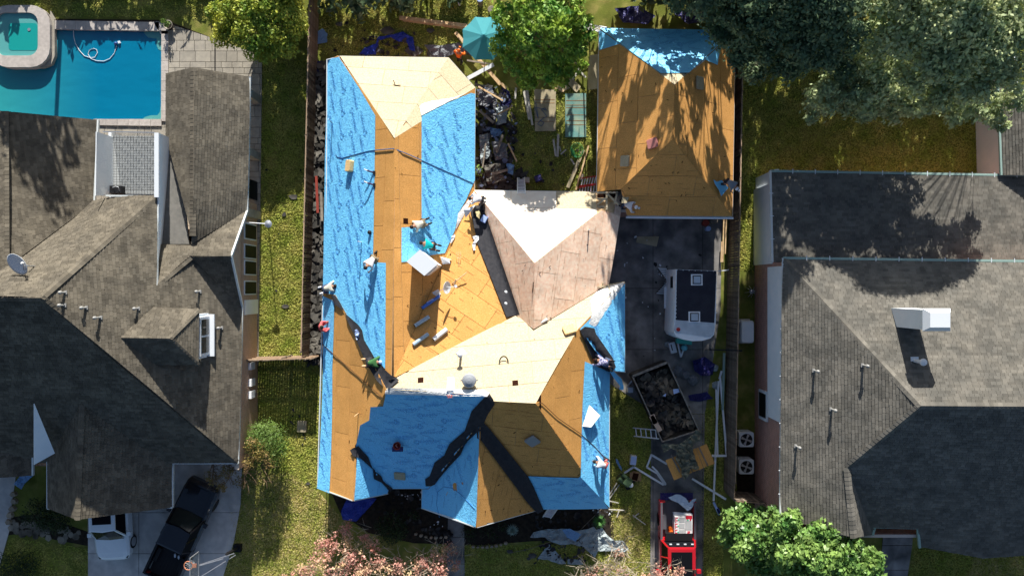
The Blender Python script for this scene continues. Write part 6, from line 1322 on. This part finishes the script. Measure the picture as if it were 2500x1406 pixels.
for cx,cy in ((1701,683),(1695,774)):
    mb=MB(); p=G(cx,cy,z1+.05); mb.box((p.x,p.y,z1+.05),(.62,.60,.05)); hh=mb.build('roof_hatch',M('metal_pale'),r); mb=MB(); mb.box((p.x,p.y,z1+.085),(.46,.46,.02)); mb.build('seal',M('black'),hh); mb=MB(); mb.box((p.x,p.y,z1+.12),(.36,.36,.07)); mb.build('hatch_lid',M('pale_grey_blue'),hh) if mat('pale_grey_blue',(.46,.54,.62),rough=.5) else 0
for k in range(26):
    t=k/26; x,y=((1653+t*4*96,659+t*4*3) if t<.25 else ((1749,662+(t-.25)*2*126*1.9) if t<.5 else (1651,665+(t-.5)*2*118)));
    mb=MB(); p=G(x,min(y,790),z1+.045); mb.lathe(p,[(.03,0),(.02,.02)],6); mb.build('roof_bolt',M('white'),r)
p=G(1656,804,z1+.03); mb=MB(); mb.lathe(p,[(.11,0),(.10,.05),(.03,.06)],12); mb.build('red_vent',M('red'),r)
xs_=G(1650,0,z1).x-.012
for ya,yb,za,zb_ in ((673,705,1.7,2.4),(742,762,1.4,2.0),(770,787,1.1,2.1)):
    w_=bxp('window','metal_pale',xs_,G(0,yb,2).y,za,xs_-.03,G(0,ya,2).y,zb_,r); bxp('pane','glass_dark',xs_-.02,G(0,yb,2).y+.05,za+.05,xs_-.04,G(0,ya,2).y-.05,zb_-.05,w_)
for y in (764,792): bxp('trim_strip','black',xs_,G(0,y,2).y-.025,.5,xs_-.02,G(0,y,2).y+.025,2.8,r)
for y in (715,740):
    mb=MB(); mb.lathe((xs_+.05,G(0,y).y,.34),[(.33,-.1),(.34,.1)],16,'x'); mb.build('wheel',M('rubber'),r)
bxp('fender','white',xs_+.05,G(0,752).y,.62,xs_-.16,G(0,700).y,.70,r)
mb=MB(); a=G(1655,835,.5);b=G(1732,835,.5);e=G(1661,872,.5); mb.tube([G(1655,838,.5),G(1662,872,.5)],.05,6); mb.tube([G(1675,838,.5),G(1662,872,.5)],.05,6); mb.build('hitch',M('white'),r)
mb=MB(); mb.lathe(G(1668,848,.5),[(.15,0),(.17,.35),(.08,.45)],12); mb.build('gas_bottle',M('teal_light'),r) if mat('teal_light',(.16,.50,.58),rough=.5) else 0
mb=MB(); mb.slab([G(x,y,1.0) for x,y in ((1652,826),(1690,826),(1689,842),(1652,838))][::-1],.3); mb.build('front_locker',M('locker_green'),r) if mat('locker_green',(.05,.36,.30),rough=.6) else 0
# ================= dump trailer
RT=[(1544,918),(1630,884),(1706,1050),(1617,1078)]; zt=1.55
r=root('dump_trailer','high sided dump trailer full of torn shingles beside the house','trailer',G(1625,985))
Tc=[G(x,y,zt) for x,y in RT]; names=['end_panel','side_panel','end_panel','side_panel']
for i in range(4):
    a,b=Tc[i].copy(),Tc[(i+1)%4].copy(); mb=MB(); q=(a+b)/2; mb.beam(Vector((a.x,a.y,.95)),Vector((b.x,b.y,.95)),.06,1.15); pnl=mb.build(names[i],M('trailer_black'),r) if mat('trailer_black',(.03,.028,.026),rough=.6) else 0
    mb=MB(); mb.beam(a,b,.065 if i else .13,.08); mb.build('top_rail',M('rail_worn'),pnl) if mat('rail_worn',(.16,.14,.12),(.30,.27,.23),scale=5,rough=.7) else 0
    n=4
    for k in range(1,n): p=a+(b-a)*k/n; o_=(q-Vector((q.x*0,0,0))); mb=MB(); mb.box((p.x,p.y,.9),(.08,.08,1.2)); mb.build('stake',M('trailer_black'),pnl)
mb=MB(); mb.slab([Vector((p.x,p.y,.45)) for p in Tc][::-1],.08); mb.build('floor',M('trailer_black'),r)
mb=MB(); mb.beam(G(1548,925,.5),G(1490,910,.5),.0001,.0001) if 0 else 0
ROOFS=RM
inn=[(1552,925),(1628,896),(1696,1042),(1620,1066)]
def fill(x,y): 
    from mathutils import noise
    return G(x,y,.95+.35*noise.noise(Vector((x*.03,y*.03,1))))
mb=MB(); subd([(x,-y) for x,y in inn],8,lambda x,y: fill(x,-y),mb); mb.build('debris_bed',M('scrap_dark'),r,kind='stuff')
o=pieces('debris_pieces',[inn],330,'scrap_mix',.08,.30,0,.6,0,fz=lambda x,y: fill(x,y)+Vector((0,0,random.random()*.2))) if mat('scrap_mix',(.025,.025,.03),(.17,.14,.10),scale=.9,rough=.95,island=.7) else 0
o.parent=r; o.location=Vector(o.location)-Vector(r.location)
for a,b,lab in (((1590,1015),(1612,1052),'wide pale board resting on the trailer side'),((1592,1012),(1600,1034),'short pale board on the trailer side')): board(a,b,.26,.05,'board_pink',lab,z=1.6) if mat('board_pink',(.55,.40,.30),rough=.85) else 0
sheet([(1643,950),(1657,948),(1659,957),(1645,962)],1.45,.02,'pale_blue','pale blue scrap sheet in the dump trailer',name='scrap_sheet',cat='scrap'); sheet([(1618,966),(1626,960),(1625,968)],1.4,.02,'pale_blue','tiny pale triangle of sheet in the dump trailer',name='scrap_sheet',cat='scrap')
mb=MB(); mb.box(G(1537,950,.3),(.3,.3,.6)); mb.tube([G(1530,945,.3),G(1552,918,.5)],.05,6); mb.lathe(G(1537,955,.6),[(.08,0),(.08,.12)],8); mb.build('hitch_jack',M('metal'),r)
r2=root('plywood_pile','two orange wood panels under a dark tarp at the trailer end','panels',G(1685,1128)); 
for q in ([(1625,1123),(1672,1105),(1690,1153),(1646,1172)],[(1673,1104),(1699,1094),(1717,1142),(1692,1152)],[(1700,1094),(1725,1083),(1745,1131),(1718,1141)]): mb=MB(); mb.slab([G(x,y,1.5) for x,y in q][::-1],.03); mb.build('wood_panel',M('osb'),r2)
for q in (((1638,1110),(1660,1152)),((1705,1088),(1728,1136))): mb=MB(); mb.beam(G(*q[0],1.53),G(*q[1],1.53),.07,.03); mb.build('batten',M('lumber_grey'),r2)
crumple('tarp',[(1613,1086),(1625,1083),(1660,1084),(1690,1060),(1700,1048),(1711,1058),(1713,1075),(1695,1082),(1690,1092),(1698,1120),(1708,1143),(1700,1148),(1686,1142),(1682,1160),(1674,1171),(1664,1162),(1663,1145),(1650,1122),(1652,1100),(1635,1095),(1622,1106)],'tarp_green','dark olive tarp bunched over the end of the dump trailer','tarp',z=1.58,amp=.34,step=4,seed=41,freq=3.6)
# ================= basketball hoop
r=root('basketball_hoop','basketball hoop with clear backboard reaching over the left driveway','basketball hoop',G(583,1334))
mb=MB(); p=G(583,1334); mb.box((p.x,p.y,.15),(.42,.42,.3)); mb.build('pole_base',M('black'),r)
mb=MB(); mb.beam((p.x,p.y,.2),G(553,1352,2.6),.12,.12); mb.build('pole',M('black'),r)
zb_=3.0
for a,b in (((572,1350,2.4),(487,1378,3.3)),((575,1354,2.2),(485,1410,2.9)),((545,1363,2.6),(487,1380,3.2))): mb=MB(); mb.beam(G(*a),G(*b),.035,.04); mb.build('arm',M('metal'),r)
mb=MB(); a=G(483,1345,3.9);b=G(474,1425,3.6); 
for q,q2 in (((464,1362,3.9),(464,1415,3.9)),((464,1362,3.9),(485,1346,2.95)),((485,1346,2.95),(485,1406,2.95)),((464,1415,3.9),(485,1406,2.95))): mb.beam(G(*q),G(*q2),.04,.04)
mb.build('backboard_frame',M('metal'),r)
mat('clear_board',(.30,.34,.38),rough=.1); mt=MATS['clear_board']; mt.node_tree.nodes['Principled BSDF'].inputs['Alpha'].default_value=.25
mb=MB(); mb.slab([G(464,1363,3.88),G(464,1414,3.88),G(484,1405,2.98),G(484,1348,2.98)],.02,Vector((-1,0,.0))); mb.build('backboard',M('clear_board'),r)
c=G(460,1380,3.05); mb=MB(); mb.tube([c+Vector((.23*math.cos(a),.23*math.sin(a),0)) for a in [i*math.pi/10 for i in range(21)]],.025,6,False); mb.box(c+Vector((.34,0,0)),(.22,.2,.05)); mb.build('rim',M('orange_dull'),r) if mat('orange_dull',(.55,.22,.12),rough=.5) else 0
mb=MB()
for i in range(12):
    a=i*math.pi/6; mb.tube([c+Vector((.23*math.cos(a),.23*math.sin(a),0)),c+Vector((.16*math.cos(a+.3),.16*math.sin(a+.3),-.25)),c+Vector((.12*math.cos(a+.6),.12*math.sin(a+.6),-.45))],.008,3)
mb.build('net',M('white'),r)
# ================= people
def skinmesh(V,E,R,m,name,parent,root_i=0,sub=1):
    me=bpy.data.meshes.new('tmp'); me.from_pydata([tuple(v) for v in V],E,[]); o=bpy.data.objects.new('tmp',me); COL.objects.link(o)
    md=o.modifiers.new('s','SKIN'); md.use_smooth_shade=True
    for i,v in enumerate(me.skin_vertices[0].data): v.radius=(R[i],R[i]); v.use_root=(i==root_i)
    if sub: sm=o.modifiers.new('d','SUBSURF'); sm.levels=sub; sm.render_levels=sub
    dg=bpy.context.evaluated_depsgraph_get(); nm=bpy.data.meshes.new_from_object(o.evaluated_get(dg)); nm.name=name; bpy.data.objects.remove(o); bpy.data.meshes.remove(me)
    nm.materials.clear(); nm.materials.append(m); c=bpy.data.objects.new(name,nm); COL.objects.link(c); c.parent=parent; return c
V3=Vector
POSES={
 'kneel':dict(pel=(0,0,.42),ch=(.34,0,.60),nk=(.50,0,.68),hd=(.64,0,.72),sh=.19,el=[(.52,.27,.36),(.52,-.27,.36)],ha=[(.74,.15,.10),(.72,-.18,.10)],kn=[(.24,.16,.12),(.22,-.16,.12)],an=[(-.18,.14,.09),(-.18,-.14,.09)],to=[(-.32,.14,.05),(-.32,-.14,.05)]),
 'reach':dict(pel=(0,0,.45),ch=(.38,0,.52),nk=(.54,0,.55),hd=(.68,0,.55),sh=.19,el=[(.70,.30,.34),(.66,-.28,.32)],ha=[(.98,.34,.12),(.92,-.22,.10)],kn=[(.18,.20,.14),(.16,-.20,.14)],an=[(-.22,.18,.08),(-.22,-.16,.08)],to=[(-.36,.18,.05),(-.36,-.16,.05)]),
 'bend':dict(pel=(0,0,.88),ch=(.36,0,.98),nk=(.52,0,.96),hd=(.66,0,.90),sh=.19,el=[(.50,.26,.68),(.52,-.24,.66)],ha=[(.62,.18,.42),(.66,-.14,.40)],kn=[(.06,.14,.48),(.02,-.14,.48)],an=[(-.02,.16,.09),(-.12,-.16,.09)],to=[(.18,.17,.05),(.08,-.17,.05)]),
 'sit':dict(pel=(0,0,.22),ch=(.10,0,.58),nk=(.16,0,.72),hd=(.26,0,.86),sh=.19,el=[(.22,.28,.44),(.24,-.28,.44)],ha=[(.46,.20,.36),(.48,-.18,.34)],kn=[(.42,.18,.36),(.40,-.2,.34)],an=[(.66,.16,.09),(.62,-.2,.09)],to=[(.80,.18,.06),(.78,-.2,.06)]),
 'stand':dict(pel=(0,0,.94),ch=(.06,0,1.32),nk=(.10,0,1.48),hd=(.18,0,1.60),sh=.20,el=[(.12,.30,1.12),(.16,-.30,1.12)],ha=[(.34,.26,.98),(.40,-.2,1.02)],kn=[(.10,.12,.5),(-.02,-.12,.5)],an=[(.04,.13,.09),(-.12,-.13,.09)],to=[(.22,.14,.05),(.06,-.14,.05)])}
def person(px,py,hd,pose,label,shirt,trousers,head='hair',sleeve=1.0,shoes='black',skin='skin',z=None,faces=None,sc=1.0):
    q=POSES[pose]; base=roofz(px,py,.03,faces) if z is None else G(px,py,z)
    r=root('person',label,'person',base,hd); r.scale=(sc,sc,sc)
    f=None
    pel,ch,nk,hh=[V3(q[k]) for k in ('pel','ch','nk','hd')]; sh=[ch+V3((.07,q['sh']*s,.02)) for s in (1,-1)]; hip=[pel+V3((0,.10*s,-.02)) for s in (1,-1)]
    V=[pel,(pel+ch)/2,ch,nk,hh,hh+V3((.02,0,.07))]; R=[.135,.125,.15,.058,.088,.07]; E=[(0,1),(1,2),(2,3),(3,4),(4,5)]
    fd=(hh-nk); fd.z=0; fd=fd.normalized() if fd.length>.01 else V3((1,0,0)); down=V3((fd.x*.6,0,-.8)) if pose!='stand' else V3((1,0,-.1))
    for s in (0,1):
        el,ha,kn,an,to=[V3(q[k][s]) for k in ('el','ha','kn','an','to')]
        i=len(V); V+=[sh[s],el,ha]; R+=[.062,.045,.030]; E+=[(2,i),(i,i+1),(i+1,i+2)]
        d=(ha-el).normalized(); sd=d.cross(V3((0,0,1))).normalized(); pm=ha+d*.07; V.append(pm); R.append(.028); E.append((i+2,i+3)); pi=i+3
        for k,(off,L) in enumerate(((-.034,.065),(-.012,.078),(.012,.074),(.034,.058))):
            a_=pm+sd*off*.9+d*.02; b_=a_+d*L*.6+V3((0,0,-.008)); c_=b_+d*L*.35+V3((0,0,-.028)); j=len(V); V+=[a_,b_,c_]; R+=[.0095,.009,.007]; E+=[(pi,j),(j,j+1),(j+1,j+2)]
        t0=ha+sd*(.035 if s else -.035)+d*.02; j=len(V); V+=[t0,t0+d*.035+sd*(.02 if s else -.02)+V3((0,0,-.01))]; R+=[.011,.009]; E+=[(i+2,j),(j,j+1)]
        i=len(V); V+=[hip[s],kn,an,to]; R+=[.088,.062,.042,.034]; E+=[(0,i),(i,i+1),(i+1,i+2),(i+2,i+3)]
    # nose and ears belong to the same skin
    nz=hh+down*.085; j=len(V); V.append(nz); R.append(.018); E.append((4,j))
    for s in (1,-1): V.append(hh+V3((0,.088*s,0))); R.append(.016); E.append((4,len(V)-1))
    skinmesh(V,E,R,M(skin),'body',r)
    V=[pel,(pel+ch)/2,ch,ch+(nk-ch)*.55]; R=[.158,.150,.172,.085]; E=[(0,1),(1,2),(2,3)]
    for s in (0,1):
        el=V3(q['el'][s]); ha=V3(q['ha'][s]); i=len(V); V+=[sh[s],sh[s]+(el-sh[s])*(.65 if sleeve<1 else 1)]; R+=[.080,.062]; E+=[(2,i),(i,i+1)]
        if sleeve>=1: V.append(el+(ha-el)*.88); R.append(.044); E.append((i+1,i+2))
    skinmesh(V,E,R,M(shirt),'shirt',r)
    V=[pel+V3((0,0,.0)),pel+(ch-pel)*.15]; R=[.150,.135]; E=[(0,1)]
    for s in (0,1):
        kn,an=V3(q['kn'][s]),V3(q['an'][s]); i=len(V); V+=[hip[s],kn,an+(kn-an)*.12]; R+=[.106,.078,.058]; E+=[(0,i),(i,i+1),(i+1,i+2)]
    skinmesh(V,E,R,M(trousers),'trousers',r)
    for s in (0,1):
        an,to=V3(q['an'][s]),V3(q['to'][s]); mb=MB(); d=(to-an); mb.tube([an-d*.3,an+d*.2,to,to+d*.25],[.045,.055,.05,.025],8); LP(mb,'shoe',shoes,r,smooth=True)
    up=-down; mb=MB(); c0=hh+up*.015
    b=len(mb.v); R3=up.to_track_quat('Z','Y').to_matrix(); prof=[(.100,-.02),(.104,.02),(.092,.06),(.06,.09),(.012,.103)]
    for rr,zz in prof:
        for k in range(12): a=k*math.pi/6; mb.v.append(tuple(c0+R3@V3((rr*math.cos(a),rr*math.sin(a)*.92,zz))))
    for i in range(4):
        for k in range(12): mb.f.append((i*12+k,i*12+(k+1)%12,(i+1)*12+(k+1)%12,(i+1)*12+k))
    mb.f.append(tuple(48+k for k in range(12)))
    if head!='hair': e=hh+fd*.12+V3((0,0,.03)); mb.slab([e+V3((-.02,-.07,.02)),e+V3((.08,-.05,0)),e+V3((.08,.05,0)),e+V3((-.02,.07,.02))],.012)
    LP(mb,'hair' if head=='hair' else ('hood' if head=='orange' else 'cap'),head,r,smooth=True)
    # eyes and mouth
    for s in (1,-1): mb=MB(); e=hh+down*.083+V3((.0,.032*s,.0))-down.cross(V3((0,1,0)))*.02; mb.lathe(e,[(.009,-.006),(.009,.006)],6); LP(mb,'eye','black',r)
    mb=MB(); mb.box(hh+down*.082+down.cross(V3((0,1,0)))*.04,(.012,.04,.008)); LP(mb,'mouth','red_print',r)
    return r
mat('cloth_white',(.72,.72,.74),rough=.9); mat('cloth_cream',(.60,.58,.48),rough=.9); mat('cloth_grey',(.22,.24,.27),rough=.9); mat('cloth_teal',(.0,.42,.44),rough=.85); mat('cloth_red',(.62,.12,.13),rough=.9); mat('cloth_green',(.05,.16,.05),rough=.9); mat('denim',(.06,.08,.14),rough=.9); mat('dark_trousers',(.03,.03,.035),rough=.9); mat('khaki',(.22,.19,.13),rough=.9)
mat('plaid',(.12,.12,.30),(.60,.60,.74),scale=16,rough=.9,edge=(.45,.55))
R_=math.radians
person(1180,492,R_(175),'bend','person in a white shirt bending over the black bag above the dark valley strip','cloth_white','dark_trousers')
person(1036,545,R_(205),'kneel','person in a cream shirt kneeling above the cut blue sheet near the vent opening','cloth_cream','khaki')
person(1060,603,R_(165),'kneel','person in a teal shirt kneeling just above the white chimney','cloth_teal','dark_trousers',sleeve=.6)
person(918,630,R_(235),'kneel','person in a white shirt crouching on the edge of the blue sheet with dark trousers','cloth_white','khaki')
person(797,706,R_(15),'reach','person in a cream shirt kneeling at the left eave pulling the dark strip','cloth_cream','denim',shoes='white')
person(786,800,R_(20),'sit','person in a red shirt sitting on the left eave','cloth_red','cloth_red',z=2.65,head='hair')
person(903,884,R_(5),'reach','person in a green shirt kneeling on the dark valley strip beside the ridge','cloth_green','dark_trousers',head='pale_blue',shoes='lumber')
person(1480,884,R_(165),'reach','person in a blue and white checked shirt kneeling on the dark strip at the right','plaid','denim')
person(1473,1126,R_(160),'bend','person in a white shirt leaning over the blue sheet at the right eave','cloth_white','cloth_red')
person(1520,500,R_(-20),'kneel','person in a white shirt and white cap working at the open truss corner','cloth_white','denim',head='white')
person(1762,448,R_(-40),'bend','person in a grey shirt and white cap holding a blue scrap at the garage edge','cloth_grey','dark_trousers',head='white',faces=RG,sleeve=.6)
person(1123,152,R_(70),'stand','person in a bright orange hooded jacket standing in the debris behind the house','orange','dark_trousers',head='orange',z=.05)
mb=MB(); ff=FG['E']; mb.slab([roofz(x,y,.22,RG) for x,y in ((1734,440),(1742,445),(1754,441),(1764,452),(1770,460),(1753,480),(1747,465),(1737,450))][::-1],.02); thing('blue_scrap_sheet',mb,M('underlay'),'small torn piece of blue sheet held at the right edge of the garage','sheet')
sheet([(1519,482),(1536,481),(1530,496),(1517,496)],3.55,.02,'yard_ply','small grey wood piece beside the person with the white cap',name='wood_offcut',cat='offcut')
rope([(1480,467),(1490,471),(1500,466),(1508,472),(1514,464),(1522,468),(1524,476)],'dark power cord curling above the truss corner',.016,'rope_brown',name='cord',fz=lambda x,y:G(x,y,3.7))
